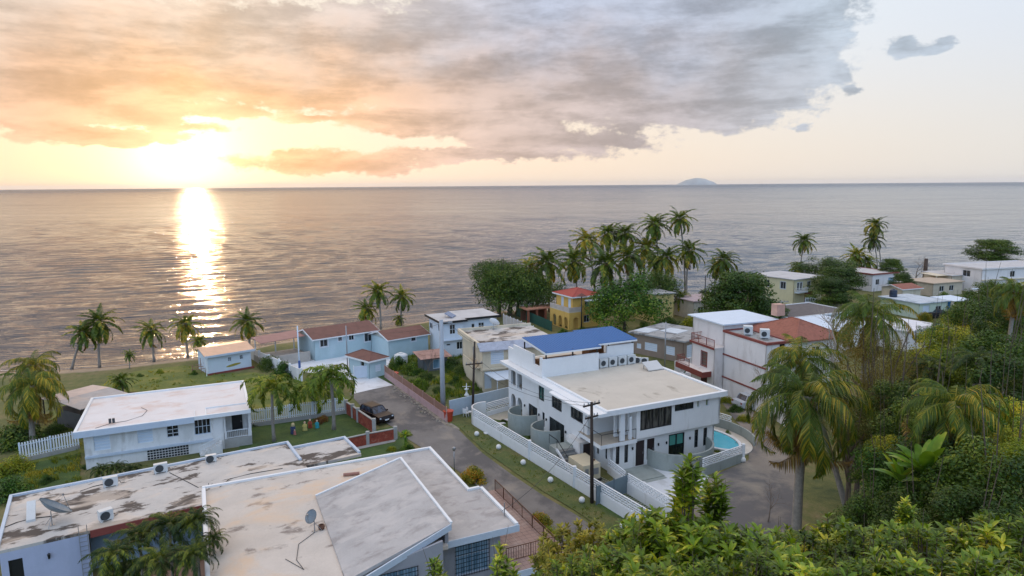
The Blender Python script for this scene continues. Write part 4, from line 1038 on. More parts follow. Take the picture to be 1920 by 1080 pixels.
# green-roofed ruin / shed in the bushes
b = B('garden_shed', 'small shed with rusty pink tin roof in the overgrown lot', 'shed', W(795, 698), 25)
walls(b, 0, 0, 3.4, 2.8, 0, 1.9, mat('shed_grey', (92, 98, 100)), [('f', 1.3, 2.4, .3, 1.6, dict(local=True, nx=1, glass=m_bluegl))])
MB().slab([(-.6, -.6, 1.95), (3.9, -.6, 1.95), (3.9, 3.2, 2.25), (-.6, 3.2, 2.25)], .06).build('roof', mat('rust_pink_tin', (150, 118, 108), rough=.7, var=.25, stain=(110, 80, 66), st_amt=.8, st_scale=1), b.root)
# --- cream two-storey house
z = 6.0
b = B('cream_house', 'two-storey cream house with weathered flat roof behind the white villa', 'house', W(906, 735), 20)
walls(b, 0, 0, 9.5, 9, 0, z-.7, m_creamw, [('f', 920, 659, 945, 681, dict(shutter=True)), ('f', 930, 697, 941, 707, dict(nx=2)), ('f', 908, 697, 922, 728, dict(door=True, m=m_shut)), ('l', 3, 4.2, 3.4, 4.8, dict(local=True))])
MB().slab([(-.5, -.6, z-.72), (10, -.6, z-.72), (10, .6, z+.02), (-.5, .6, z+.02)], .12).build('tiled_band', mat('slate_band', (158, 162, 172), rough=.9, var=.12, scale=2.5, stain=(120, 122, 130), st_amt=.6, st_scale=1.2, fine=14), b.root)
MB().box(-.2, .601, z-.5, 10, 9.3, z-.25).build('roof', m_roofold, b.root)
MB().box(-.5, .601, z-.6, -.201, 9.5, z+.1).box(-.2, 9.301, z-.6, 10, 9.5, z+.1).build('parapet', m_creamw, b.root)
MB().box(-.15, -.25, 2.75, 9.6, -.01, 2.95).build('ledge', m_creamw, b.root)
MB().box(-1.1, 1, 2.7, -.01, 5, 2.85).box(-1.1, 1, 2.86, -1.0, 5, 3.7).build('side_balcony', m_creamw, b.root)
dish('white satellite dish on the roof of the cream house', b.wp(4.3, 8.7, z-.2), 2.6, .75, .8, 50, m_whitep)
# --- yellow house
b = B('yellow_house', 'yellow two-storey house with red hip roof and arched ground floor terrace', 'house', W(1067, 619), angof((1067, 619), (1110, 605), 0) if False else 27)
aw = MB(); arch_panel(aw, 'l', 0, 0, 6.6, 0, 3.0, [(.5, 1.7, .02, 1.5), (2.4, 3.6, .02, 1.5), (4.4, 5.6, .02, 1.5)], .25)
arch_panel(aw, 'f', 0, .251, 2.6, 0, 3.0, [(.9, 1.9, .02, 1.6)], .2)
b.part('arcade', aw, m_yellow)
MB().box(0, 0, 3.001, 2.6, 6.6, 3.15).build('terrace_floor', m_creamw, b.root)
tb = MB().box(0, 0, 3.151, .12, 6.6, 3.9).box(.121, 0, 3.151, 2.6, .12, 3.9); b.part('terrace_parapet', tb, mat('pale_balustrade', (184, 172, 160)))
walls(b, 1.2, .6, 6.6, 6.4, 0, 5.7, m_yellow, [('l', 3.8, 4.7, 3.5, 5.2, dict(local=True, shutter=True)), ('l', 1.4, 2.3, 3.5, 5.2, dict(local=True, shutter=True)), ('f', 3.6, 4.6, 3.7, 5.0, dict(local=True, nx=2)), ('f', 3.4, 4.6, .9, 2.2, dict(local=True, nx=2))])
hip(b, .7, .1, 7.2, 7.0, 5.75, 1.0, m_redroof, edge=m_whitep)
MB().box(3.2, -1.2, 4.9, 7, .09, 5.05).build('side_canopy', m_bfascia, b.root)
pg = B('pergola', 'brick red terrace pergola left of the yellow house', 'pergola', W(990, 606), 27)
q = MB()
for x in (0, 1.8, 3.6, 5.2): q.box(x, 0, 0, x+.35, .35, 2.4)
split(q, 'pillar', mat('brick_pillar', (140, 84, 62), var=.2), pg.root); MB().box(-.3, -.2, 2.401, 5.8, 3, 2.6).build('beam', mat('pergola_beam', (170, 120, 96)), pg.root); MB().box(0, 2.7, 0, 5.5, 2.9, 2.3).build('back_wall', mat('brick_back', (110, 72, 54)), pg.root)
tf = thing('green_fence', 'dark green mesh fence running from the cream house towards the sea', 'fence', W(968, 592))
p1 = W(1035, 622)-W(968, 592); MB().bar((0, 0, .9), p1+Vector((0, 0, .9)), .05, 1.8).build('mesh_panel', mat('green_mesh', (34, 76, 64), var=.15), tf)
q = MB(); [q.bar(p1*k/6, p1*k/6+Vector((0, 0, 1.9)), .06) for k in range(7)]; split(q, 'fence_post', m_black, tf)
wf = thing('white_fence', 'pale slatted fence from the blue white house towards the cream roof', 'fence', W(944, 608))
p1 = W(1000, 632)-W(944, 608); MB().bar((0, 0, .9), p1+Vector((0, 0, .9)), .1, 1.8).build('panel', mat('fence_grey_white', (176, 170, 166), var=.1), wf)
q = MB(); [q.bar(p1*k/8, p1*k/8+Vector((0, 0, 1.95)), .13) for k in range(9)]; split(q, 'fence_post', m_whitep, wf)
# second yellow building behind the big green tree
b = B('pale_yellow_house', 'plain pale yellow house wall beside the round green tree', 'house', W(1262, 602), 25)
walls(b, -4.5, 0, 0, 6, 0, 5.2, mat('pale_yellow_wall', (196, 174, 112)), [('f', -3.5, -2.5, 3, 4.3, dict(local=True))]); flat_roof(b, -4.8, -.3, .3, 6.3, 5.35, .15, m_roofgreyD)
# --- taupe single-storey house
z = 3.3
b = B('taupe_house', 'single-storey taupe house with grey patchy flat roof and white shutters', 'house', W(1281, 681), 44)
walls(b, 0, 0, 8, 8.6, 0, z-.2, m_brownw, [('l', 1249, 648, 1265, 667, SH.copy()), ('l', 1209, 641, 1232, 660, SH.copy()), ('l', 1194, 643, 1202, 654, SH.copy()), ('f', 1288, 648, 1301, 668, SH.copy()), ('f', 1303, 640, 1322, 655, dict(nx=3))])
flat_roof(b, -.5, -.5, 8.6, 9.2, z, .22, m_roofgreyD)
MB().box(3, 3, z+.001, 6, 6, z+.05).box(.5, 6.5, z+.001, 3.5, 8.9, z+.06).build('roof_patch', mat('roof_patch_white', (190, 196, 200), var=.12), b.root)
yw_ = thing('yard_wall', 'white yard wall between the taupe house and the parked white car', 'wall', W(1265, 700)); p1 = W(1330, 684)-W(1265, 700)
MB().bar((0, 0, .8), p1+Vector((0, 0, .8)), .15, 1.8).build('wall', m_white, yw_)
# --- white three-storey house with red trims
zt = 7.9
b = B('red_trim_house', 'tall white house with brick red trims and terracotta hip roof', 'house', W(1438, 645, zt), 20); b.O.z = 0; b.root.location.z = 0
m_wh2 = mat('off_white_wall', (214, 208, 204), rough=.8, var=.04, scale=.7, stain=(176, 166, 158), st_amt=.35, st_scale=.9)
tl = b.sd(1358, 620, 0)[0]
walls(b, 0, 0, 9, tl, 0, zt-.1, m_wh2, [('f', 1462, 640, 1472, 668, dict(nx=1)), ('f', 3.5, 5, 5, 6.6, dict(local=True))])
flat_roof(b, -.12, -.12, 3.2, tl+.1, zt, .14, m_roofgreyD, lip=.12, lipw=.25, edge=m_redtrim)
split(MB().box(-.1, -.1, 5.05, -.003, tl, 5.22).box(-.1, -.1, 2.32, -.003, tl, 2.48), 'trim_band', m_redtrim, b.root)
hip(b, 3.4, -.6, 10.8, 8.0, zt+.05, 1.6, m_tile)
walls(b, 3.8, -.2, 10.4, 7.6, 5, zt-.07, m_wh2, [('f', 6, 7.2, 5.9, 7.1, dict(local=True))], name='upper_wall')
walls(b, -1.2, tl+.001, 3, tl+4.6, 0, 5.8, m_wh2, [('l', tl+1.5, tl+2.6, 3.3, 5.0, dict(local=True, nx=1, nz=4, trim=.1, frame=m_redtrim, glass=glassmat('brown_louvre', (96, 86, 80), rough=.4))), ('l', tl+1.3, tl+2.6, .1, 2.1, dict(local=True, nx=5, frame=m_redtrim))], name='side_wall')
MB().box(-1.35, tl-.1, 5.801, 3, tl+4.7, 5.95).box(-2.4, tl+.6, 2.75, -1.22, tl+6.0, 2.95).build('terrace_floor', m_wh2, b.root)
split(MB().box(-2.5, tl+.5, 2.3, -2.401, tl+6.1, 2.951).box(-2.4, tl+.5, 2.3, -1.22, tl+.599, 2.951).box(-1.45, tl-.1, 5.7, -1.351, tl+4.8, 5.96), 'terrace_fascia', m_redtrim, b.root)
railing(MB(), [(-1.3, tl+.02, 5.95), (-1.3, tl+4.6, 5.95), (2.9, tl+4.6, 5.95)], .9, .22, .03, .06).build('terrace_railing', m_redtrim, b.root); rl_ = railing(MB(), [(-2.35, tl+3.4, 2.95), (-2.35, tl+6, 2.95), (-1.3, tl+6, 2.95)], .9, .22, .03, .06); rl_.build('terrace_railing', m_redtrim, b.root)
walls(b, .2, tl+.3, 7.5, tl+6.5, 5.96, 8.5, m_wh2, name='roof_room'); flat_roof(b, -.3, tl-.2, 8, tl+7, 8.7, .15, m_shut, name='roof_room_top')
MB().box(7.5, 7.2, zt+1.2, 8.7, 8.2, zt+2.6).build('chimney', mat('brick_beige', (186, 150, 132), var=.15), b.root)
rb = b
ac_unit('ac_unit', 'square air conditioner left of the other on the red trimmed roof', b.wp(1.2, 4.6, zt+.02), b.a-.6, 1.0, 1.0, .9); ac_unit('ac_unit', 'square air conditioner nearer the corner of the red trimmed roof', b.wp(1.7, 2.4, zt+.02), b.a-.6, 1.0, 1.0, .9)

# --- far houses
def simple(name, label, cat, O, ang, Lx, Dy, h, wall, roofm, wins=(), roof='flat', rise=1.0, over=.35, lip=0, edge=None, extra=None):
    b = B(name, label, cat, O, ang); walls(b, 0, 0, Lx, Dy, 0, h-.16, wall, wins)
    if roof == 'flat': flat_roof(b, -over, -over, Lx+over, Dy+over, h, .17, roofm, lip=lip, edge=edge)
    elif roof == 'hip': hip(b, -over, -over, Lx+over, Dy+over, h, rise, roofm, edge=edge)
    else: gable(b, -over, -over, Lx+over, Dy+over, h, rise, roofm, wallm=wall, inset=over+.05)
    return b
LW = lambda s, a, b_, c, d, **k: (s, a, b_, c, d, dict(local=True, **k))
b = simple('cream_beach_house', 'two-storey cream house with white flat roof and garage near the tall palms', 'house', W(1487, 572), 32, 9.5, 10.5, 5.4, mat('light_cream_wall', (208, 198, 160), var=.05), m_droof,
       [LW('f', 1.0, 1.7, 2.9, 4.6, nx=1, trim=.1), LW('f', 2.0, 2.7, 2.9, 4.6, nx=1, trim=.1), LW('f', 4.4, 5.5, 3.1, 4.6, trim=.1), LW('f', 8.0, 9.0, 3.1, 4.5), LW('l', 2, 3.3, 3.1, 4.6, trim=.1), LW('l', 6, 7.4, 3.1, 4.6), LW('f', 3.6, 6.6, .05, 2.4, nx=1, glass=m_redtrim, frame=m_redtrim)])
MB().box(.2, -1.0, 2.5, 3.4, -.002, 2.7).build('balcony', m_bwwall, b.root)
railing(MB(), [(.2, -.05, 2.7), (.2, -.95, 2.7), (3.4, -.95, 2.7), (3.4, -.05, 2.7)], .8, .2, .03, .06).build('balcony_railing', m_whitep, b.root)
gd = thing('garage_gate', 'white gate with dark slots in front of the cream beach house', 'gate', W(1509, 578), R(25)); MB().box(0, 0, 0, 2.9, .1, 2.2).build('panel', m_bwwall, gd)
q = MB(); [q.box(.3+k*.6, -.03, 1.45, .6+k*.6, -.002, 1.85) for k in range(4)]; q.build('slot', m_black, gd)
simple('white_seaside_house', 'white house with pinkish roof edge behind the dark almond tree', 'house', W(1634, 547), 24, 8.3, 10, 4.1, m_wh2, m_droof, [LW('f', 1.2, 2.4, 1.5, 2.8, nx=2), LW('f', 5.4, 7.4, .6, 3, nx=2, glass=m_bluegl)], lip=.12, edge=m_redtrim)
b = simple('mint_house', 'low mint and white house with dark water tank and patchy roof', 'house', W(1722, 598), 20, 7.2, 8.5, 3.0, mat('mint_wall', (186, 196, 176), var=.05), mat('patchy_silver_roof', (176, 184, 190), var=.14, scale=1, stain=(120, 132, 138), st_amt=.7, st_scale=.5),
       [LW('f', .9, 2.6, .05, 2.4, nx=1, glass=m_bwwall), LW('l', 3, 4.5, 1, 2.2), LW('f', 4.2, 5.6, .9, 2.1)])
MB().slab([(7.6, -1.0, 3.0), (13, -1.0, 2.9), (13, 4, 3.1), (7.6, 4, 3.1)], .08).build('carport_roof', m_shut, b.root)
split(MB().box(7.7, -.6, 0, 8.1, -.2, 2.9).box(12.6, -.9, 0, 12.8, -.7, 2.8), 'carport_pillar', m_creamw, b.root)
MB().box(8.5, 3.4, 0, 12.5, 3.6, 2.3).build('blue_panel', mat('bright_blue', (40, 110, 160)), b.root)
tank('dark blue water tank on the mint house roof', b.wp(1.5, 7, 3.0), .7, 1.5, mat('dark_blue_plastic', (36, 48, 66), rough=.4)); 
simple('tiled_annex', 'low annex with terracotta tile roof behind the mint house', 'house', W(1690, 575), 20, 5, 5, 3.6, m_creamw, m_tile, roof='gable', rise=.7)
b = simple('white_seafront_house', 'long pale modern house at the right end of the shore', 'house', W(1838, 550), 14, 22, 10, 5.6, m_wh2, m_droof, [LW('f', 2, 3.2, 1, 2.4), LW('f', 8, 9.4, 3.4, 4.8), LW('l', 3, 5, 3.4, 4.8)], edge=m_wh2, lip=.15)
MB().box(0, -.5, 2.9, 22, -.002, 3.1).build('ledge', m_creamw, b.root)
b = simple('low_seafront_house', 'low cream house with small terrace left of the long pale seafront house', 'house', W(1783, 545), 14, 8, 8, 3.6, mat('warm_cream', (200, 186, 164)), m_droof, [LW('f', 2, 3.5, 1, 2.4), LW('f', 5.5, 6.6, .9, 2.2)])
MB().slab([(-3.4, 1, 3.5), (0, 1, 3.5), (0, 6, 3.6), (-3.4, 6, 3.6)], .1).box(-3.3, 1.1, 0, -3.15, 1.3, 3.4).build('veranda', m_creamw, b.root)
simple('stone_block_house', 'small house with pink and grey roof behind the lone pole', 'house', W(1300, 600), 22, 6, 6, 3.6, mat('beige_block', (186, 176, 158)), mat('pink_grey_roof', (168, 150, 150), var=.2), [LW('f', 1, 2.2, 1.2, 2.4)])
simple('dark_roof_house', 'low house with dark flat roof and white vents behind the red tiled house', 'house', W(1478, 632), 24, 14, 9, 3.2, m_bwwall, mat('dark_roof', (92, 86, 84), var=.15), [LW('f', 2+2*k, 3+2*k, 1.2, 2.3) for k in range(5)], lip=.1)
simple('white_roof_house', 'low house with bright white roof right of the terracotta roof', 'house', W(1548, 662), 24, 9, 9, 3.4, m_white, m_shut, [LW('f', 2, 3.4, 1, 2.3)])
simple('low_white_house', 'low white roofed house between the two big palms and the forest edge', 'house', W(1700, 660), 30, 8.5, 9, 3.2, m_wh2, mat('patchy_white_roof', (206, 206, 208), var=.08, stain=(120, 118, 120), st_amt=.8, st_scale=.4, st_th=(.55, .62)), [LW('f', 2, 3.4, 1, 2.3)])
simple('cottage', 'small pale cottage near the dead tree at the right shore', 'house', W(1748, 556), 20, 9, 7, 3.0, mat('sand_wall', (184, 170, 148)), mat('tan_roof', (176, 158, 136), var=.1), [LW('f', 2, 3.4, 1, 2.2), LW('f', 5, 6.4, 1, 2.2)])

# --- lower-left house
z = 3.3
b = B('weathered_house', 'long low house with blotched weathered roof at the lower left', 'house', W(-10, 1035, z), angof((0, 1035), (330, 960), z)); b.O.z = 0; b.root.location.z = 0
fx = lambda px, py, zz=z: b.loc(px, py, zz)
xe = fx(330, 962)[0]; xr, yr = fx(556, 850); bk = fx(0, 935)[1]; xL = fx(0, 935)[0]
xr2, yr2 = fx(668, 858)
m_bw = mat('bluish_render', (170, 176, 196), rough=.85, var=.05, scale=.6, stain=(150, 158, 178), st_amt=.4, st_scale=.4)
xs_ = fx(165, 1000)[0]
walls(b, .2, .0, xs_, bk-.2, 0, z-.2, m_bw, [('f', 15, 1052, 51, 1120, dict(nx=1, glass=m_black, frame=m_black))], sides='flb')
walls(b, xs_, 1.3, xe+8, yr-.3 if yr > 3 else bk-.2, 0, z-.2, mat('blue_grey_wall', (120, 136, 150)), [LW('f', xs_+2.2, xs_+3.6, 1.2, 2.4), LW('f', xs_+5, xs_+6.4, 1.2, 2.4)], sides='fr', name='recessed_wall')
rf = MB().prism([(0, 0), (xe+.2, 0), (xe+9, .6), (xr, yr-4.5), (xr, yr), (xr-6, bk), (0, bk)], z-.2, z)
MB().box(0, 0, z-.2, xr, bk, z).build('roof', m_roofold, b.root)
MB().box(xr+.001, bk-5.5, z-.35, xr+4.6, bk-1.2, z-.12).build('lower_roof', m_roofold, b.root)
MB().box(xs_+.1, -.06, z-.5, xr, -.002, z-.02).build('red_fascia', m_redtrim, b.root)
MB().box(0, bk-.2, z+.001, xr, bk, z+.16).box(0, .2, z+.001, .2, bk-.2, z+.16).box(xr-.2, bk-4.5, z+.001, xr, bk-.2, z+.16).box(xr+4.4, bk-5.3, z-.119, xr+4.6, bk-1.2, z+.05).box(xr+.001, bk-1.4, z-.119, xr+4.4, bk-1.2, z+.05).build('parapet', m_bfascia, b.root)
MB().tube([(xs_*.55, -.12, z-.9), (xs_*.55, -.12, z-1.2)], [.09, .05]).tube([(xs_*.55, -.12, z-.9), (xs_*.55, -.12, z-.8)], [.1, .01]).box(xs_*.55-.02, -.1, z-1.1, xs_*.55+.02, 0, z-1.05).build('wall_lantern', m_black, b.root)
ld = MB(); lx = xs_-.5
for s_ in (0, .45): ld.bar((lx+s_, -.15, 0), (lx+s_, -.15, z+.5), .04)
for k in range(11): ld.bar((lx, -.15, .3+k*.3), (lx+.45, -.15, .3+k*.3), .025)
ld.build('wall_ladder', m_metal, b.root)
ll = b
def onroof(bb, px, py, zz): return W(px, py, zz)
ac_unit('ac_unit', 'white air conditioner nearest the low wall step on the weathered roof, left of centre', W(208, 912, z), b.a)
ac_unit('ac_unit', 'white air conditioner in the middle of the far edge of the weathered roof', W(302, 886, z), b.a)
ac_unit('ac_unit', 'white air conditioner at the right of the far edge of the weathered roof', W(396, 866, z), b.a, .8, .6)
ac_unit('ac_unit', 'upright grey air conditioner near the front red edge of the weathered roof', W(199, 975, z), b.a+.3, .8, .75, .5)
t = dish('large grey mesh satellite dish on the left of the weathered roof', W(98, 985, z), 2.4, 1.05, 1.0, 38)
sp = thing('sloped_vent', 'narrow white box leaning upright beside the large satellite dish', 'vent', W(60, 968, z), b.a); MB().slab([(-.25, -.9, .15), (.25, -.9, .15), (.25, .5, .9), (-.25, .5, .9)], .3).build('box', AC_W, sp); MB().box(-.2, .2, 0, .2, .4, .5).build('leg', m_metal, sp)
q = thing('antenna', 'small cluster of wire antenna near the middle of the weathered roof', 'antenna', W(392, 918, z)); MB().bar((0, 0, 0), (0, 0, .5), .03).bar((-.5, 0, .25), (.5, .1, .35), .02).bar((0, -.4, .3), (.1, .4, .3), .02).bar((-.3, -.3, 0), (0, 0, .4), .02).build('mast', m_grille, q)
cb = thing('roof_cable', 'dark cables snaking over the weathered roof', 'cable', W(300, 930, z)); P_ = lambda a, c: W(a, c, z+.03)-W(300, 930, z)
split(MB().tube([P_(0, 992), P_(30, 980), P_(58, 972), P_(96, 968)], .03, 5).tube([P_(410, 915), P_(430, 898), P_(470, 888), P_(530, 878)], .025, 5).tube([P_(318, 886), P_(345, 900), P_(372, 914)], .025, 5).tube([P_(150, 921), P_(175, 912), P_(205, 905)], .025, 5), 'cable', m_black, cb)

# --- big near house
zr = 4.6
b = B('grey_roofed_house', 'large near house with pale stained roofs, raised sloping middle roof and side deck', 'house', W(972, 984, zr), angof((825, 1019), (972, 984), zr)); b.O.z = 0; b.root.location.z = 0
g2 = lambda px, py, zz=zr: b.loc(px, py, zz)
a0_ = g2(825, 1019)[0]; back = g2(795, 842)[1]; xl = g2(380, 935)[0]; yl = g2(380, 935)[1]
ridge = g2(838, 971, zr+1.3); rb_ = g2(712, 866, zr+1.3); lowL = g2(588, 937, zr+.05); 
print('NEAR', a0_, back, xl, yl, ridge, rb_, lowL, g2(925, 937), g2(460, 1080), g2(640, 1085), g2(430, 925), g2(550, 1080))
rx = ridge[0]; ly = ridge[1]
# right flat roof
MB().box(rx-.2, 0, zr-.22, -.9, back, zr).box(-.899, 0, zr-.22, 0, back*.4, zr).build('roof', m_roofgrey, b.root)
MB().box(-1.1, back*.4+.2, zr+.001, -.9, back-.2, zr+.14).box(-.2, .001, zr+.001, .0, back*.4, zr+.14).box(-1.1, back*.4, zr+.001, -.2, back*.4+.2, zr+.14).box(xl, back-.2, zr+.001, -.9, back, zr+.14).box(xl, -4, zr-.219, xl+.2, back-.2, zr+.1).build('roof_kerb', m_whitep, b.root)
MB().box(rx-.25, -.06, zr-.4, .05, -.002, zr+.02).build('fascia', m_bfascia, b.root)
# sloping middle roof
lx0 = lowL[0]
yN = -1.6
mid = MB().slab([(lx0, yN, zr+.1), (rx, yN+1.2, zr+1.3), (rx, rb_[1], zr+1.3), (lx0+.2, lowL[1]+.4, zr+.1)], .22)
mid.build('raised_roof', m_roofgrey, b.root)
MB().bar((rx+.02, yN+1.2, zr+1.34), (rx+.02, rb_[1], zr+1.34), .14, .1).bar((lx0+.2, lowL[1]+.42, zr+.12), (rx, rb_[1]+.02, zr+1.32), .12, .1).build('roof_edge', m_whitep, b.root)
MB().slab([(lx0-1, yN-.72, zr-.25), (rx, yN+1.13, zr+1.3), (rx, yN+1.195, zr+1.3), (lx0-1, yN-.6, zr-.25)], .38).build('sloping_fascia', m_bfascia, b.root)
MB().prism([(rx-.3, yN+1.5), (rx-.08, yN+1.5), (rx-.08, rb_[1]-.3), (rx-.3, rb_[1]-.3)], zr, zr+1.1).build('upstand_wall', m_lilac, b.root)
# left flat roofs
MB().box(xl+1.8, -5, zr-.24, lx0, back-.201, zr-.012).box(lx0+.001, yN+1.2, zr-.24, rx-.201, back-.201, zr-.012).build('left_roof', m_roofcream, b.root)
MB().slab([(xl, -5, zr-.2), (xl+1.8, -5, zr-.012), (xl+1.8, back-.2, zr-.012), (xl, back-.2, zr-.2)], .2).build('left_roof_strip', m_roofcream, b.root)
MB().box(xl-.05, -5, zr-.5, xl-.002, back, zr-.1).build('left_fascia', m_whitep, b.root)
# walls
walls(b, rx+.4-1.2, .7, -.9, back-.4, 0, zr-.22, m_lilac, [('f', 853, 1010, 917, 1066, dict(nx=2, nz=2, bars=.16, glass=m_bluegl, frame=m_bfascia))])
walls(b, xl+.6, yN+.4, rx-.8, back-.5, 0, zr-.24, m_lilac, [('f', 708, 1048, 784, 1110, dict(nx=2, nz=2, bars=.16, glass=m_bluegl, frame=m_bfascia))], sides='fl', name='wall')
MB().add([(lx0, yN+.4, zr-.25), (rx-.8, yN+.4, zr-.25), (rx-.8, yN+.4, zr+.8), (lx0+.3, yN+.55, zr-.25), (rx-.8, yN+.55, zr-.25), (rx-.8, yN+.55, zr+.8)], [(0, 1, 2), (3, 5, 4), (0, 3, 4, 1), (1, 4, 5, 2), (0, 2, 5, 3)]).build('gable_wall', m_lilac, b.root)
# deck
zd = 2.3
dk = [g2(895, 925, zd), g2(1075, 1044, zd), g2(950, 1084, zd)]
print('deck', dk)
m_deck = mat('deck_tiles', (150, 126, 116), rough=.8, var=.1, scale=1.2, stain=(176, 160, 150), st_amt=.5, st_scale=.6)
dx1 = dk[1][0]; dy0 = dk[1][1]; dy1 = dk[0][1]
MB().box(-.88, dy0, zd-.25, dx1, dy1, zd).build('deck_floor', m_deck, b.root)
tl_ = MB()
for i in range(int((dx1+.8)/.4)): tl_.box(-.8+i*.4, dy0+.02, zd+.001, -.785+i*.4, dy1, zd+.004)
for i in range(int((dy1-dy0)/.4)): tl_.box(-.8, dy0+.05+i*.4, zd+.005, dx1, dy0+.065+i*.4, zd+.008)
tl_.build('tile_joints', mat('joint_dark', (112, 96, 90)), b.root)
MB().box(-.86, dy0-.06, zd-.4, dx1+.05, dy0-.002, zd+.03).build('deck_fascia', m_bfascia, b.root)
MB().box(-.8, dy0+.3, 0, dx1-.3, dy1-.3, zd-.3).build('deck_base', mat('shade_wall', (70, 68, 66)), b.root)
cr = g2(1040, 1031, zd)
railing(MB(), [(-.8, cr[1], zd), (cr[0], cr[1], zd), (cr[0], dy1-.2, zd)], .9, .16, .022, .045).build('deck_railing', m_rust, b.root)
for (px, py) in ((768, 902), (772, 906)): MB().box(g2(px, py)[0]-.12, g2(px, py)[1]-.12, zr, g2(px, py)[0]+.12, g2(px, py)[1]+.12, zr+.6).build('roof_vent', m_grille, b.root)
sx, sy = g2(946, 968); MB().tube([(sx, sy, zr), (sx, sy, zr+.9)], .035).build('vent_pipe', m_metal, b.root)
dish('grey satellite dish standing on the near pale roof beside the raised section', W(590, 996, zr), -.6, .42, .95, 55)
cl = thing('clay_pot', 'small round rusty pot beside the dish on the near roof', 'pot', W(603, 992, zr)); MB().lathe((0, 0, 0), [(.16, 0), (.2, .15), (.17, .28), (.12, .28), (.1, .1)], 16).build('pot', m_rust, cl)
cb = thing('roof_cable', 'thin cable lying on the near cream roof below the dish', 'cable', W(590, 1000, zr)); P_ = lambda a, c: W(a, c, zr+.02)-W(590, 1000, zr)
split(MB().tube([P_(590, 998), P_(560, 1020), P_(556, 1050), P_(570, 1068), P_(535, 1048)], .018, 5).tube([P_(600, 955), P_(625, 968), P_(648, 980)], .015, 5), 'cable', m_grille, cb)
pp_ = thing('roof_pipe', 'short terracotta pipe lying by the raised roof edge', 'pipe', W(657, 893, zr)); MB().tube([(-.5, 0, .12), (.6, .25, .12)], .11, 10).build('pipe', mat('clay_pipe', (150, 110, 96)), pp_)
nb = b
# railed terrace at the bottom between the two houses
bt = B('brick_terrace', 'brown terrace with metal railing at the bottom left of the near house', 'terrace', W(268, 1085, 2.0), angof((268, 1085), (400, 1045), 2.0)); bt.O.z = 0; bt.root.location.z = 0
MB().box(0, -4, 0, 9, 0, 2.0).build('floor', mat('terrace_brown', (130, 106, 92), var=.1), bt.root)
railing(MB(), [(0, -.1, 2.0), (4.6, -.1, 2.0)], .9, .16, .022, .05).build('railing', m_rust, bt.root)
split(MB().box(4.6, -.3, 2.0, 4.9, .0, 3.4), 'pillar', m_rust, bt.root)
# ---------------------------------------------------------------- roads, lawns, fences, poles, cars, small things
sheet('road', [(655, 738), (700, 729), (735, 722), (770, 745), (800, 770), (835, 795), (860, 806), (905, 850), (960, 890), (1020, 930), (1080, 965), (1130, 1000), (1180, 1033), (1240, 1060), (1300, 1120), (1130, 1140),
               (1060, 1070), (1000, 1010), (940, 950), (870, 890), (800, 845), (760, 820), (735, 800), (680, 765)], m_as, .045)
m_as2 = mat('worn_asphalt', (128, 120, 110), rough=.92, var=.14, scale=.4, stain2=(150, 140, 124), s2=(.5, .66, .3, .5), stain=(92, 90, 90), st_amt=.9, st_scale=.12, st_th=(.45, .56), streak=.8, bmp=.3, fine=12)
sheet('side_road', [(1352, 752), (1380, 790), (1402, 812), (1404, 862), (1330, 895), (1298, 945), (1300, 1000), (1245, 1052), (1300, 1120), (1420, 1100), (1480, 1010), (1500, 920), (1478, 850), (1450, 812), (1410, 770), (1385, 748)], m_as2, .05)
sheet('road_shoulder', [(735, 722), (760, 727), (790, 752), (836, 792), (858, 796), (862, 806), (835, 797), (800, 771), (770, 746)], m_gravel, .056)
sheet('grass_verge', [(846, 793), (888, 798), (1222, 1005), (1246, 1030), (1240, 1048), (1180, 1026), (1080, 958), (1020, 922), (960, 882), (905, 842), (866, 806)], m_verge, .06)
sheet('lawn', [(446, 850), (455, 804), (640, 777), (655, 768), (703, 812), (716, 820), (690, 826), (610, 841), (560, 848), (500, 853)], m_lawn, .05)
sheet('front_path', [(430, 852), (500, 853.5), (560, 848.5), (610, 841.5), (690, 826.5), (716, 820.5), (745, 822), (740, 828), (530, 872), (430, 900), (380, 880)], m_conc, .055)
sheet('parking_grass', [(700, 806), (735, 800), (765, 822), (760, 850), (745, 845), (742, 825), (716, 820)], m_lawn, .058)
sheet('rough_lawn', [(100, 770), (215, 708), (255, 696), (350, 684), (390, 700), (480, 698), (560, 720), (655, 745), (655, 768), (640, 776), (455, 803), (148, 850), (60, 870), (0, 830)], m_dry, .04)
sheet('back_yard', [(-60, 900), (60, 868), (150, 850), (150, 905), (0, 945), (-60, 960)], m_lawn, .046)
sheet('side_lawn', [(560, 866), (742, 829), (800, 850), (760, 900), (600, 900)], m_lawn, .043)
sheet('yard_paving', [(528, 690), (560, 668), (660, 655), (740, 664), (724, 703), (694, 711), (664, 713)], m_drive, .05)
sheet('driveway', [(664, 713), (694, 711), (706, 706), (737, 722), (700, 729.5), (664, 738)], m_drive, .062)
sheet('driveway_verge', [(706, 706), (728, 700), (748, 716), (738, 721)], m_lawn, .066)
sheet('overgrown_lot', [(724, 700), (735, 664), (900, 650), (905, 735), (842, 752), (842, 778)], grassmat('weedy_grass', (44, 58, 24), (76, 84, 40), (112, 112, 58), .6), .052)
sheet('villa_lawn', [(893, 795), (880, 780), (900, 768), (960, 765), (1010, 790), (1090, 880), (1080, 900)], m_lawn, .048)
sheet('villa_patio', [(920, 768), (958, 762), (985, 775), (950, 790), (910, 783)], mat('patio_stone', (176, 168, 150), var=.12), .064)
sheet('villa_driveway', [(1176, 922), (1160, 900), (1230, 870), (1330, 892), (1300, 945), (1284, 993)], m_drive, .058)
sheet('planted_strip', [(1118, 948), (1177, 924), (1284, 994), (1250, 1030), (1222, 1004)], m_lawn, .061)
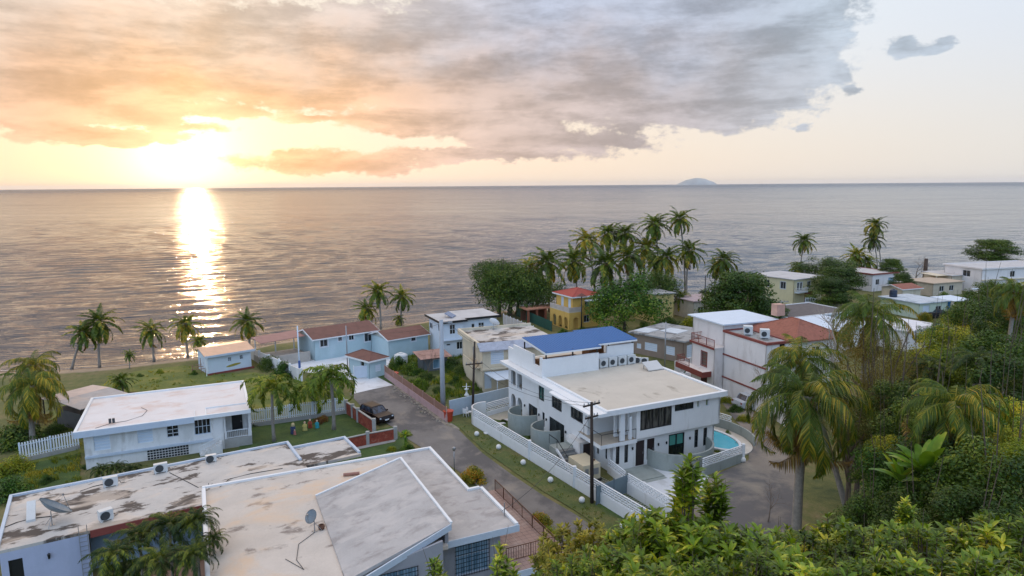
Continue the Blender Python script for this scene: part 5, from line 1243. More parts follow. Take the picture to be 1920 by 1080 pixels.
sheet('yard_concrete', [(1266, 700), (1330, 684), (1360, 742), (1345, 752)], m_drive, .05)
for i, (px, py) in enumerate([(925, 806), (933, 800), (940, 794), (948, 788), (915, 812)]):
    st_ = thing('stepping_stone', ['second', 'third', 'fourth', 'farthest', 'nearest'][i]+' pale stepping stone on the villa lawn counting from the street wall', 'paver', W(px, py, .05), R(25), 'stepping stones on the villa lawn')
    MB().box(-.4, -.25, 0, .4, .25, .06).build('slab', m_drive, st_)
# grass-block paving: rows of dark openings
gp = B('grass_pavers', 'x', 'x', W(1222, 1004), 121.7)
gp_r = gp.root; q = MB(); k = 0
for i in range(46):
    for j in range(12):
        x, y = i*.26+.3, -(.35+j*.26)
        if y < -(.3+.22*min(i, 46)): continue
        q.box(x, y, .07, x+.07, y+.2, .10)
D.objects.remove(gp_r); gp_r = None
o = q.build('grass_block_paving', m_conc, None); o.location = W(1222, 1004); o.rotation_euler = (0, 0, R(121.7)); o['kind'] = 'structure'
# clutter of pale rubble along the left kerb of the road end
rnd = random.Random(5)
rb_m = MB()
for k in range(130):
    t = rnd.random(); a = W(745+t*80, 727+t*62, .06); r = rnd.uniform(.04, .16); a.x += rnd.uniform(-.8, .5); a.y += rnd.uniform(-.6, .6)
    rb_m.lathe(a, [(r, 0), (r*.9, r*.5), (r*.3, r*.8)], 5)
o = rb_m.build('rubble', m_gravel); o['kind'] = 'stuff'; o['label'] = 'pale broken rubble along the pink wall kerb'; o['category'] = 'rubble'

def slat_fence(label, a, b_, h=1.9, base=.45, name='fence', m=None, bm_=None, step=.22):
    t = thing(name, label, 'fence', (a.x, a.y, 0)); d = b_-a; L_ = d.length; u_ = d/L_
    MB().bar((0, 0, base/2-.05), d+Vector((0, 0, base/2-.05)), .2, base+.1).build('base', bm_ or m_conc, t)
    q = MB(); n = int(L_/step)
    for i in range(n+1):
        p = u_*(i*step); q.bar(p+Vector((0, 0, base)), p+Vector((0, 0, h)), .13, .05)
    q.build('slat_panel', m or m_whitep, t)
    q = MB(); q.bar(Vector((0, 0, base+.2)), d+Vector((0, 0, base+.2)), .05, .08); q.bar(Vector((0, 0, h-.25)), d+Vector((0, 0, h-.25)), .05, .08)
    for i in range(int(L_/2.4)+1): q.bar(u_*(i*2.4), u_*(i*2.4)+Vector((0, 0, h+.05)), .12)
    q.build('rail', m_shut, t); return t
slat_fence('long white slatted fence behind the lawn with figurines', W(455, 803), W(646, 776))
slat_fence('white slatted fence left of the long white house', W(40, 868), W(150, 842))
def brick_wall(label, pts, h=1.15, panels=True, name='brick_wall'):
    p0 = pts[0]; t = thing(name, label, 'wall', (p0.x, p0.y, 0)); q = [p-p0 for p in pts]; w = MB(); c = MB(); ps = MB()
    for a, b_ in zip(q, q[1:]):
        w.bar(a+Vector((0, 0, h/2-.1)), b_+Vector((0, 0, h/2-.1)), .15, h+.1); c.bar(a+Vector((0, 0, h)), b_+Vector((0, 0, h)), .22, .08)
    for a in q: ps.box(a.x-.17, a.y-.17, -.1, a.x+.17, a.y+.17, h+.22)
    w.build('wall', m_brick, t); c.build('coping', m_conc, t); split(ps, 'pillar', m_conc, t); return t
m_, g, b = newmat('brick_red'); tc = g.n('ShaderNodeTexCoord').outputs['Object']
n_ = g.noise(tc, 2.2, 5, .7); bk_ = g.ramp(n_, [(.3, lin((110, 48, 36))), (.55, lin((150, 70, 50))), (.72, lin((160, 120, 100)))], 'LINEAR')
g.put(b.inputs['Base Color'], g.v('SCALE', bk_, None, g.mr(g.noise(tc, 14, 3, .6), .2, .8, .75, 1.2, False))); b.inputs['Roughness'].default_value = .9; m_brick = m_
brick_wall('red brick garden wall beside the curving concrete path', [W(528, 872), W(580, 858), W(633, 847), W(690, 834), W(742, 824)])
brick_wall('red brick panel wall with pillars beside the parked black car', [W(650, 776), W(662, 784), W(672, 792), W(702, 813)], h=1.4)
def pole(name, label, p, h, r0, r1, m, lean=(0, 0), arms=(), cat='pole'):
    t = thing(name, label, cat, p); top = Vector((lean[0], lean[1], h))
    MB().tube([(0, 0, -.3), top*.5, top], [r0, (r0+r1)/2, r1], 10).build('shaft', m, t, True)
    for (z_, w, a, kk) in arms:
        c = top*(z_/h); d = Vector((math.cos(R(a)), math.sin(R(a)), 0)); q = MB(); q.bar(c-d*w/2, c+d*w/2, .1, .12)
        if kk: q.bar(c+d*w*.35, c-Vector((0, 0, .7)), .04); q.bar(c-d*w*.35, c-Vector((0, 0, .7)), .04)
        q.build('crossarm', m, t)
        ins = MB(); [ins.lathe(c+d*w*f+Vector((0, 0, .06)), [(.05, 0), (.06, .06), (.03, .08), (.05, .14), (.02, .2)], 8) for f in (-.45, -.2, .2, .45)]; ins.build('insulator', m_metal, t)
    return t
m_cpole = mat('concrete_pole', (156, 160, 164), rough=.8, var=.08, bmp=.05)
pc_ = pole('utility_pole', 'thick square grey concrete pole with a red bin at its foot', W(831, 776), 10.6, .30, .22, m_cpole, (0, .1))
MB().bar((0, 0, 10.3), (.9, .3, 10.35), .1).box(.7, .1, 10.2, 1.2, .4, 10.45).build('bracket', m_metal, pc_)
p = pole('utility_pole', 'leaning dark wooden pole with braced crossarm in front of the cream house', W(886, 775), 8.1, .15, .1, m_woodpole, (.35, .2), [(5.6, 1.9, 20, True)])
p = pole('utility_pole', 'dark wooden pole with two crossarms on the verge by the long white wall', W(1110, 944), 8.3, .16, .11, m_woodpole, (-.1, .1), [(8.1, 1.7, 35, False), (7.1, 1.3, 35, False)])
p = pole('utility_pole', 'slim grey metal pole behind the villa roof, before the taupe house', W(1246, 700), 7.0, .1, .07, m_metal)
p = pole('utility_pole', 'slim dark pole in front of the pale blue beach house', W(652, 690), 6.0, .1, .08, m_metal)
p = pole('utility_pole', 'thin white and blue pole left of the pale blue beach house', W(563, 712), 7.2, .1, .08, m_shut); MB().tube([(0, 0, 0), (0, 0, 2.6)], .16, 10).build('blue_sleeve', mat('blue_sleeve', (70, 96, 150)), p)
p = pole('utility_pole', 'slim black pole right of the beige block house', W(1320, 604), 8.6, .12, .09, m_black)
p = pole('utility_pole', 'grey pole standing behind the terracotta roof', W(1463, 616), 5.0, .12, .1, m_metal, arms=[(4.7, 2.6, 10, False)])
p = pole('fence_post', 'thin black post before the end of the long white wall', W(1203, 998), 1.95, .05, .05, m_black, cat='post')
p = pole('post', 'broken leaning grey post in front of the curved grey wall', W(1300, 940), 3.6, .12, .1, mat('grey_wood', (96, 100, 96)), (.45, .3), cat='post')
p = pole('bare_palm_trunk', 'lone shaggy dead palm trunk at the right shore', W(1733, 532), 6.3, .55, .4, mat('dead_trunk', (72, 58, 48), var=.3, bmp=.6), cat='dead palm')
lp = pole('street_lamp', 'dark street lamp with flat square head beside the yellow house', W(1090, 622), 6.2, .12, .08, m_black, cat='street lamp')
MB().add([(-.9, -.6, 6.2), (.9, -.6, 6.2), (.9, .6, 6.2), (-.9, .6, 6.2), (0, 0, 6.75)], [(3, 2, 1, 0), (0, 1, 4), (1, 2, 4), (2, 3, 4), (3, 0, 4)]).build('lamp_head', mat('lamp_red_brown', (110, 66, 56)), lp)
lp = pole('street_lamp', 'small lamp on a thin dark post beside the croton bush', W(852, 884), 1.9, .05, .04, m_metal, cat='street lamp'); MB().lathe((0, 0, 1.9), [(.05, 0), (.14, .1), (.16, .3), (.05, .4)], 10).build('lamp_head', m_metal, lp)
lp = pole('street_lamp', 'solar lamp on a short post beside the mint house carport', W(1830, 600), 6.0, .1, .07, m_black, cat='street lamp'); MB().box(-1.2, -.2, 5.7, .2, .2, 5.85).build('lamp_head', m_shut, lp)
# power lines
def wire(a, b_, sag, label):
    n = 16; pts = [a+(b_-a)*i/n-Vector((0, 0, sag*4*(i/n)*(1-i/n))) for i in range(n+1)]
    t = MB(); t.tube([p-a for p in pts], .016, 5); o = t.build('power_line', m_black); o.location = a; tag(o, label, 'cable')
p3, p2, p1_ = W(1110, 944), W(886, 775), W(831, 776)
wire(p3+Vector((-.5, -.3, 8.15)), p2+Vector((-.3, .2, 5.75)), 1.0, 'sagging power line from the verge pole to the left end of the leaning pole crossarm')
wire(p3+Vector((.5, .4, 8.15)), p2+Vector((1.0, .6, 5.75)), 1.2, 'sagging power line from the verge pole to the right end of the leaning pole crossarm')
wire(p2+Vector((.3, .2, 8.0)), p1_+Vector((.9, .3, 10.3)), .3, 'short power line between the leaning wooden pole and the concrete pole')
wire(p1_+Vector((0, .1, 10.2)), W(652, 690)+Vector((0, 0, 5.9)), 1.0, 'power line from the concrete pole to the slim pole of the blue beach house')
wire(p3+Vector((-.2, 0, 7.2)), W(972, 984, 4.6)+Vector((-1.0, .6, .6)), .8, 'service cable from the verge pole to the near grey roofed house')
# pink road wall with brown screen
pwA, pwB = W(722, 708), W(838, 792)
t = thing('roadside_wall', 'pink wall with brown screen panels along the overgrown lot', 'wall', pwA); d = pwB-pwA
MB().bar((0, 0, .4), d+Vector((0, 0, .4)), .16, .9).build('wall', mat('pink_wall', (178, 148, 146), var=.08, stain=(150, 120, 116), st_amt=.4, st_scale=.8), t)
MB().bar(Vector((0, 0, 1.25)), d+Vector((0, 0, 1.25)), .05, .8).build('screen', mat('brown_screen', (138, 104, 88), var=.1), t)
MB().bar(d*.62+Vector((.06, -.06, .8)), d*.97+Vector((.06, -.06, .8)), .08, 1.6).build('gate_panel', mat('brown_gate', (140, 106, 86), var=.08), t)
q = MB(); [q.bar(d*k/6, d*k/6+Vector((0, 0, 1.75)), .1) for k in range(7)]; split(q, 'wall_post', mat('pink_post', (176, 140, 130)), t)
t = thing('roadside_wall', 'smooth pale blue-grey wall behind the leaning wooden pole', 'wall', W(843, 781)); d = W(962, 752)-W(843, 781)
MB().bar((0, 0, .85), d+Vector((0, 0, .85)), .16, 1.9).build('wall', mat('blue_grey_render', (166, 180, 190), var=.06, stain=(140, 154, 166), st_amt=.4, st_scale=.4), t)
t = thing('carport_roof', 'small white lean-to roof beside the cream house and villa', 'canopy', W(932, 748)); MB().slab([(0, 0, 2.3), (3, 1.2, 2.3), (2, 4, 2.5), (-1.5, 2.6, 2.5)], .1).box(0, 0.1, 0, .1, .2, 2.2).box(2.6, 1.3, 0, 2.7, 1.4, 2.2).build('roof', m_shut, t)
t = thing('boundary_wall', 'white boundary wall from the beach hut to the blue house yard', 'wall', W(470, 672)); d = W(566, 716)-W(470, 672)
MB().bar((0, 0, .8), d+Vector((0, 0, .8)), .15, 1.7).build('wall', m_white, t); q = MB(); [q.bar(d*k/5, d*k/5+Vector((0, 0, 1.85)), .25) for k in range(6)]; split(q, 'pillar', m_whitep, t)
t = thing('boundary_wall', 'white wall at the right of the side road behind the big palm', 'wall', W(1428, 768)); d = W(1475, 802)-W(1428, 768); MB().bar((0, 0, .6), d+Vector((0, 0, .6)), .15, 1.4).build('wall', m_white, t)
t = thing('driftwood_shelter', 'rickety brown wooden beach shelter left of the small blue hut', 'shelter', W(382, 700)); rnd = random.Random(3); q = MB()
for k in range(22): a = Vector((rnd.uniform(-1.6, 1.2), rnd.uniform(-.4, 4.5), 0)); q.bar(a, a+Vector((rnd.uniform(-.3, .3), rnd.uniform(-.3, .3), rnd.uniform(1.0, 2.2))), .08)
for k in range(8): q.bar((-1.6, k*.6, .5+.2*(k % 3)), (1.2, k*.6+.3, .7+.2*(k % 4)), .07)
q.build('timber', mat('driftwood', (150, 116, 96), var=.25), t); MB().box(-.5, 1, 0, .4, 2.2, 1.5).build('screen', mat('teal_cloth', (110, 140, 140)), t)

# bins
def bin_(label, p, m, h=1.0, w=.6):
    t = thing('trash_bin', label, 'bin', p); MB().lathe((0, 0, 0), [(w*.42, 0), (w*.55, h*.9), (w*.6, h*.92), (w*.6, h*.97)], 16).build('bin', m, t); MB().lathe((0, 0, h*.96), [(w*.6, 0), (w*.62, .04), (w*.4, .12)], 16).build('lid', m, t); return t
m_redp = mat('red_plastic', (172, 62, 40), rough=.5, var=.08); m_gp = mat('dark_green_plastic', (34, 48, 44), rough=.5)
bin_('red plastic bin at the foot of the thick concrete pole', W(841, 789), m_redp, 1.15, .95)
bin_('red bin against the pink wall', W(741, 714), m_redp, 1.1, .8); bin_('dark green bin beside the red one against the pink wall', W(750, 720), m_gp, 1.0, .8)
tank('white round water tank beside the blue house wing', W(752, 684), .95, 1.7)
# white balls along the verge
gl0 = None
lab = ['farthest white concrete ball on the verge, nearest the curved wall', 'second white ball on the verge counting from the curved wall', 'third white ball on the verge counting from the curved wall', 'fourth white ball on the verge, well before the wooden pole', 'white ball on the verge just before the wooden pole', 'nearest white ball on the verge, by the thin black post']
for (px, py), lb in zip([(894, 817), (935, 842), (981, 871), (1032, 904), (1091, 942), (1168, 990)], lab):
    if gl0 is None:
        gl0 = MB().ball((0, 0, .22), .25, 20).build('verge_ball', mat('white_concrete_ball', (214, 214, 210), var=.08), None, True); o = gl0
    else: o = gl0.copy(); COL.objects.link(o)
    o.location = W(px, py, .06); tag(o, lb, 'concrete ball', 'white balls along the grass verge')
for (px, py), lb in zip([(1327, 880), (1393, 866)], ['white ball on the dark road by the pool fence planting', 'white ball at the foot of the pool fence pillar']):
    o = gl0.copy(); COL.objects.link(o); o.location = W(px, py, .05); tag(o, lb, 'concrete ball', 'white balls by the pool fence')
# lawn figurines
def figurine(label, p, robe, head=(214, 180, 150), h=1.0, arms=True, hood=None):
    t = thing('lawn_figurine', label, 'statue', p)
    MB().lathe((0, 0, 0), [(.26*h, 0), (.24*h, .2*h), (.17*h, .5*h), (.19*h, .68*h), (.08*h, .8*h)], 12, sy=.8).build('robe', mat('paint_%d_%d_%d' % robe, robe, var=.1), t, True)
    MB().ball((0, 0, .9*h), .11*h, 12, 1.15).build('head', mat('painted_skin', head), t, True)
    if hood: MB().lathe((0, .03, .74*h), [(.16*h, 0), (.15*h, .15*h), (.12*h, .25*h), (.02, .31*h)], 12).build('hood', mat('paint_%d_%d_%d' % hood, hood), t, True)
    if arms: MB().tube([(-.18*h, 0, .66*h), (-.2*h, -.1, .52*h), (0, -.24*h, .5*h), (.2*h, -.1, .52*h), (.18*h, 0, .66*h)], [.05*h, .05*h, .04*h, .05*h, .05*h], 8).build('sleeves', mat('paint_%d_%d_%d' % robe, robe), t, True)
    return t
figurine('white and blue figurine with cream hood, leftmost of the lawn figures', W(550, 814), (60, 70, 100), hood=(206, 186, 140), h=1.15)
figurine('small pink figurine kneeling against the blue robed one', W(553, 816), (180, 110, 100), h=.6, arms=False)
figurine('yellow figurine, second of the lawn figures', W(572, 808), (190, 176, 104))
figurine('red robed figurine with white head, third of the lawn figures', W(582, 803), (150, 70, 50), (206, 196, 186))
figurine('turquoise figurine beside the red leaved bush', W(595, 803), (48, 150, 160), h=.9)
t = thing('plastic_chair', 'white plastic chair against the pale wall right of the red bin', 'chair', W(874, 781), 2.5)
def chair(t):
    MB().box(-.25, -.25, .4, .25, .25, .45).build('seat', m_whitep, t); MB().slab([(-.25, .22, .95), (.25, .22, .95), (.25, .28, .95), (-.25, .28, .95)], .5).build('backrest', m_whitep, t)
    for sx in (-.22, .22):
        for sy in (-.2, .2): MB().tube([(sx, sy, 0), (sx*.95, sy*.95, .4)], .025, 6).build('leg', m_whitep, t)
chair(t); t = thing('plastic_chair', 'white plastic chair nearer the leaning wooden pole', 'chair', W(880, 779), 2.0); chair(t)
t = thing('garden_fountain', 'small white garden fountain in the overgrown lot', 'fountain', W(875, 742)); MB().lathe((0, 0, 0), [(.35, 0), (.25, .2), (.12, .35), (.1, .7), (.3, .85), (.08, .9), (.06, 1.3), (.02, 1.6)], 14).build('basin', m_whitep, t, True); MB().bar((-.5, 0, 1.15), (.5, 0, 1.15), .05).build('crosspiece', m_whitep, t)
# cars
def car(label, p, rz, body, kind_='suv', roofm=None):
    t = thing('parked_car', label, 'car', p, rz); L_, w_ = (4.5, 1.85) if kind_ == 'suv' else (4.7, 1.8)
    pm = mat('car_paint_%d_%d_%d' % body, body, rough=.45, var=.02, bmp=0, spec=.35)
    gl_ = glassmat('car_glass', (24, 30, 38), rough=.05, curtain=(60, 72, 88))
    h1 = .95; h2 = 1.62 if kind_ == 'suv' else 1.42
    pr = [(-L_/2, .35), (-L_/2-.04, .62), (-L_/2+.1, .88), (-L_/2+1.05, h1+.04), (L_/2-.5, h1+.03), (L_/2-.02, .92), (L_/2+.02, .5), (L_/2-.06, .32), (L_/2-.5, .25), (-L_/2+.5, .25)]
    mb = MB(); n = len(pr); ws = [-w_/2, -w_/2+.1, w_/2-.1, w_/2]
    vs = [(y*(1) if True else 0, x, z*(1 if abs(y) > w_/2-.05 else 1)+(.03 if abs(y) < w_/2-.05 and z > .8 else 0)) for y in ws for x, z in pr]
    fs = [tuple(range(n)), tuple(range(3*n, 4*n))[::-1]]
    for j in range(3):
        for i in range(n): fs.append((j*n+i, (j+1)*n+i, (j+1)*n+(i+1) % n, j*n+(i+1) % n))
    bm_ = mb.add(vs, [f[::-1] for f in fs]).build('body', pm, t)
    c0, c1, c2, c3 = (-1.15, -.45, 1.35, 1.75) if kind_ == 'suv' else ((-1.0, -.25, .75, 1.45) if kind_ == 'sedan' else (-.9, -.3, .5, .75))
    cb = w_/2-.08; ct = w_/2-.25
    V = [(-cb, c0, h1), (cb, c0, h1), (ct, c1, h2-.06), (-ct, c1, h2-.06), (-cb, c3, h1), (cb, c3, h1), (ct, c2, h2-.06), (-ct, c2, h2-.06)]
    MB().add(V, [(0, 1, 2, 3), (5, 4, 7, 6), (1, 5, 6, 2), (4, 0, 3, 7)]).build('windows', gl_, t)
    rf = MB().add([(-ct-.02, c1-.05, h2-.07), (ct+.02, c1-.05, h2-.07), (ct+.02, c2+.05, h2-.07), (-ct-.02, c2+.05, h2-.07), (-ct+.1, c1+.05, h2), (ct-.1, c1+.05, h2), (ct-.1, c2-.05, h2), (-ct+.1, c2-.05, h2)],
                  [(0, 3, 2, 1), (4, 5, 6, 7), (0, 1, 5, 4), (1, 2, 6, 5), (2, 3, 7, 6), (3, 0, 4, 7)])
    rf.bar(V[0], V[3], .06).bar(V[1], V[2], .06).bar(V[4], V[7], .07).bar(V[5], V[6], .07); mid = (c1+c2)/2
    for s_ in (-1, 1): rf.bar((s_*cb, mid, h1), (s_*ct, mid, h2-.06), .06)
    rf.build('roof', roofm or pm, t)
    if kind_ == 'pickup': MB().box(-w_/2+.12, .85, .9, w_/2-.12, 2.2, .99).build('cargo_bed', m_grille, t)
    for s_ in (-1, 1):
        for y in (-L_/2+.85, L_/2-.85):
            wl_ = MB().lathe((s_*(w_/2-.12), y, .34), [(.3, -.11), (.34, -.08), (.34, .08), (.3, .11)], 18, 'x').build('wheel', m_black, t)
            MB().lathe((s_*(w_/2-.02), y, .34), [(.2, -.02), (.19, .03), (.05, .035)], 12, 'x').build('rim', m_metal, wl_)
        MB().box(s_*.85-.18 if s_ > 0 else -.85, -L_/2+.0, .66, s_*.85 if s_ > 0 else -.67, -L_/2+.12, .82).build('headlight', m_shut, t)
        MB().box(s_*.62 if s_ > 0 else -.86, L_/2-.08, .7, s_*.86 if s_ > 0 else -.62, L_/2+.03, .9).build('tail_light', m_redtrim, t)
        MB().box(s_*(w_/2-.02), -.95, .98, s_*(w_/2+.16), -.8, 1.12).build('side_mirror', pm, t)
    MB().box(-.25, -L_/2-.06, .45, .25, -L_/2-.03, .58).build('number_plate', m_whitep, t)
    return t
car('black suv parked on the grass behind the brick wall', W(703, 786, .05), R(25+90+78-90-58), (24, 16, 18), 'suv')
car('white sedan parked in the yard behind the villa roof', W(1306, 705, .05), R(-30), (190, 192, 196), 'sedan')
car('silver white car half hidden by the big palm on the side road', W(1412, 762, .05), R(110), (176, 182, 188), 'suv')
car('pale car parked in front of the seafront cottage', W(1762, 548, .1), R(100), (196, 198, 198), 'sedan')
car('dark car parked by the mint house', W(1760, 594, .1), R(100), (46, 44, 46), 'sedan')

# tufts of uncut grass in the empty lot and on the rough lawn
def inpoly(x, y, P):
    c = False
    for i in range(len(P)):
        (x1, y1), (x2, y2) = P[i-1], P[i]
        if (y1 > y) != (y2 > y) and x < (x2-x1)*(y-y1)/(y2-y1)+x1: c = not c
    return c
def tufts(name, polys, n, h, m, label, seed):
    r = random.Random(seed); v_, f_ = [], []
    for P in polys:
        xs_ = [p[0] for p in P]; ys_ = [p[1] for p in P]; k = 0
        while k < n//len(polys):
            px, py = r.uniform(min(xs_), max(xs_)), r.uniform(min(ys_), max(ys_)); k += 1
            if not inpoly(px, py, P) or mnoise.noise(Vector((px*.03, py*.06, seed))) < -.05: continue
            c = W(px, py, .04)
            for q in range(7):
                a = r.uniform(0, 6.28); l_ = h*r.uniform(.5, 1.3); b0 = c+Vector((r.uniform(-.15, .15), r.uniform(-.15, .15), 0)); t_ = b0+Vector((math.cos(a)*l_*.5, math.sin(a)*l_*.5, l_)); s_ = Vector((-math.sin(a), math.cos(a), 0))*.03*(1+h); o = len(v_)
                v_ += [tuple(b0-s_), tuple(b0+s_), tuple(t_)]; f_.append((o, o+1, o+2))
    A = MB(); A.v, A.f = v_, f_; o = A.build(name, m); o['kind'] = 'stuff'; o['label'] = label; o['category'] = 'grass'
tufts('tall_grass', [[(735, 700), (735, 672), (900, 655), (905, 732), (845, 752), (842, 775)]], 2600, .55, leafmat('weed_blade', (34, 52, 18), (66, 88, 30), (120, 116, 54), big=.4), 'tall uncut grass in the overgrown lot', 3)
tufts('rough_grass', [[(215, 708), (255, 696), (350, 686), (390, 700), (480, 700), (560, 722), (640, 760), (455, 800)], [(40, 850), (150, 770), (215, 712), (148, 845)], [(60, 868), (150, 850), (150, 905), (20, 935)]], 3000, .25, leafmat('lawn_blade', (56, 72, 24), (92, 100, 36), (140, 124, 58), big=.3), 'uneven rough grass behind the long white house', 4)
tufts('verge_tufts', [[(850, 797), (884, 800), (1216, 1005), (1200, 1030), (1080, 958), (960, 882)]], 1500, .14, leafmat('verge_blade', (46, 66, 24), (76, 90, 34), (120, 110, 56), big=.3), 'short scruffy grass on the verge', 5)
# ---------------------------------------------------------------- vegetation
m_palm = leafmat('palm_leaf', (26, 42, 16), (66, 84, 30), (142, 122, 48), trans=.25, big=.5)
m_palmd = leafmat('palm_leaf_dry', (56, 44, 26), (90, 70, 40), (124, 100, 58), trans=.15, big=.8)
m_palmf = leafmat('foxtail_leaf', (34, 52, 20), (70, 90, 32), (112, 118, 44), trans=.25, big=.9)
m_leafd = leafmat('leaf_dark', (20, 38, 16), (48, 70, 26), (84, 96, 40), trans=.2, big=.45)
m_leafg = leafmat('leaf_green', (20, 42, 15), (50, 80, 27), (96, 114, 44), trans=.22, big=.5)
m_leafy = leafmat('leaf_yellowgreen', (54, 72, 22), (104, 116, 38), (158, 146, 60), trans=.3, big=.6)
m_leafb = leafmat('leaf_brownish', (50, 48, 28), (78, 74, 42), (104, 94, 56), trans=.3, big=.8)
m_crot = leafmat('croton_leaf', (48, 62, 22), (110, 108, 36), (150, 96, 40), trans=.3, big=1.5)
m_leafr = leafmat('leaf_red', (60, 44, 24), (96, 60, 32), (90, 100, 40), trans=.2, big=1.5)
m_ros = leafmat('rosette_leaf', (24, 42, 14), (88, 112, 36), (160, 156, 70), trans=.3, big=1.2, rough=.35)
m_bark = mat('bark', (92, 80, 68), rough=.95, var=.25, scale=3, bmp=.5)
m_pbark = mat('palm_bark', (134, 126, 116), rough=.95, var=.2, scale=4, bmp=.4)
V3 = Vector
def diamond(v, f, p, d, nrm, L_, w, fold=.0):
    s = d.cross(nrm)
    if s.length < 1e-5: return
    s.normalize(); o = len(v)
    v += [tuple(p), tuple(p+d*L_*.5+s*w*.5-nrm*fold*0), tuple(p+d*L_-nrm*fold*L_), tuple(p+d*L_*.5-s*w*.5)]; f.append((o, o+1, o+2, o+3))
def rvec(r): 
    z = r.uniform(-1, 1); a = r.uniform(0, 2*math.pi); q = math.sqrt(1-z*z); return V3((q*math.cos(a), q*math.sin(a), z))
def crown_mesh(name, seed, n, leaf, m, lobes=30, shape='round', fill=.25, squash=.8, aspect=.55):
    "crown of radius 1 centred at the origin made of thousands of separate leaves in lobed clumps"
    r = random.Random(seed); C_ = []
    if shape == 'round':
        for k in range(lobes):
            d = rvec(r); d.z = abs(d.z)*1.1-.35 if r.random() < .8 else d.z
            d.normalize(); q = r.uniform(.4, .95); C_.append((V3((d.x*q, d.y*q, d.z*q*squash)), r.uniform(.22, .42)*(1.15-.55*q), 1))
    elif shape == 'layer':
        for k in range(lobes):
            lv = r.choice([-.45, -.2, .05, .28, .5, .68]); rr = (1-abs(lv+.15)*.75); a = r.uniform(0, 2*math.pi); q = rr*math.sqrt(r.random())*.85
            C_.append((V3((q*math.cos(a), q*math.sin(a), lv*squash+r.uniform(-.05, .05))), r.uniform(.18, .32), .32))
    elif shape == 'spread':
        for k in range(lobes):
            a = r.uniform(0, 2*math.pi); q = math.sqrt(r.random())*.85; z = .45*(1-q*q)+r.uniform(-.45, .1)
            C_.append((V3((q*math.cos(a), q*math.sin(a), z*squash)), r.uniform(.18, .3), .6))
    elif shape == 'bush':
        for k in range(lobes):
            d = rvec(r); d.z = abs(d.z); q = r.uniform(.35, .75); C_.append((V3((d.x*q, d.y*q, d.z*q*squash)), r.uniform(.2, .38), .9))
    v, f = [], []; tot = sum(c[1]**2 for c in C_)
    for c, rad, flat in C_:
        k = int(n*rad*rad/tot)
        for _ in range(k):
            d = rvec(r); q = rad*(r.uniform(.8, 1.08) if r.random() > fill else r.uniform(.2, .8))
            p = c+V3((d.x*q, d.y*q, d.z*q*flat))
            nrm = (d+rvec(r)*.8+V3((0, 0, .5))).normalized(); t = nrm.cross(rvec(r))
            if r.random() < .04: p = p+d*rad*r.uniform(.1, .5)
            if t.length < .01: continue
            diamond(v, f, p, t.normalized(), nrm, leaf*r.uniform(.7, 1.35), leaf*aspect*r.uniform(.8, 1.2), .12)
    mb = MB(); mb.v, mb.f = v, f; return mb.mesh(name, m), C_
def trunk_mesh(name, C_, h, r0, m=None, seed=1, n=9):
    "tapered trunk from -h to the crown with limbs reaching the clumps (unit crown radius)"
    r = random.Random(seed); mb = MB(); top = V3((r.uniform(-.08, .08), r.uniform(-.08, .08), -.15))
    b0 = V3((0, 0, -h)); mb.tube([b0, b0*.6+top*.4+V3((.03, 0, 0)), top], [r0, r0*.8, r0*.55], 9)
    for (c, rad, fl) in r.sample(C_, min(n, len(C_))):
        s_ = b0.lerp(top, r.uniform(.55, .95)); mid = s_.lerp(c, .5)+V3((0, 0, -.05)); mb.tube([s_, mid, c], [r0*.42, r0*.26, r0*.08], 5)
    return mb.mesh(name, m or m_bark)
def frond(v, f, vr, fr_, r, L_, e0, a0, droop, nl, lw, ll, plum=0., twist=0., base=None, dro2=.5):
    "one arching palm frond with its leaflets"
    base = base or V3((0, 0, 0)); S = 12; p = V3(base); e = e0; pts = [V3(p)]; dirs = []
    ca, sa = math.cos(a0), math.sin(a0)
    for k in range(S):
        d = V3((math.cos(e)*ca, math.cos(e)*sa, math.sin(e))); dirs.append(d); p = p+d*(L_/S); pts.append(V3(p)); e -= droop/S*(1+k/S)
    dirs.append(dirs[-1]); side = V3((-sa, ca, 0))
    o = len(vr)
    for k in range(0, S+1, 2):
        w = L_*.010*(1.25-k/S); up = side.cross(dirs[k])
        vr += [tuple(pts[k]-side*w), tuple(pts[k]+side*w), tuple(pts[k]-up*w*1.2)]
    for k in range(S//2):
        q = o+k*3
        for i in range(3): fr_.append((q+i, q+(i+1) % 3, q+3+(i+1) % 3, q+3+i))
    for i in range(nl):
        t = .12+.88*i/(nl-1); x = t*S; k = min(int(x), S-1); P = pts[k].lerp(pts[k+1], x-k); d = dirs[k]; up = side.cross(d)
        if up.z < 0: up = -up
        taper = math.sin(math.pi*min(1, (t*.85+.17)))**.6*(1-.35*t)
        for s_ in (-1, 1):
            ro = r.uniform(-plum, plum)
            sd = (side*s_*math.cos(ro)+up*math.sin(ro)).normalized()
            l_ = ll*L_*taper*r.uniform(.82, 1.1)
            dv = (sd*.82+d*(.45+.5*t)+V3((0, 0, -.12-dro2*.4))+rvec(r)*.09).normalized(); dv2 = (dv+V3((0, 0, -dro2*1.1))).normalized()
            ww = lw*L_; wd = d.cross(dv).cross(dv); wd = d-dv*d.dot(dv)
            if wd.length < .01: continue
            wd = (wd.normalized()+up*.35*s_).normalized()
            m1 = P+dv*l_*.5; tip = m1+dv2*l_*.5; o = len(v)
            v += [tuple(P-wd*ww*.3), tuple(P+wd*ww*.3), tuple(m1+wd*ww*.5), tuple(m1-wd*ww*.5), tuple(tip)]
            f += [(o, o+1, o+2, o+3), (o+3, o+2, o+4)]
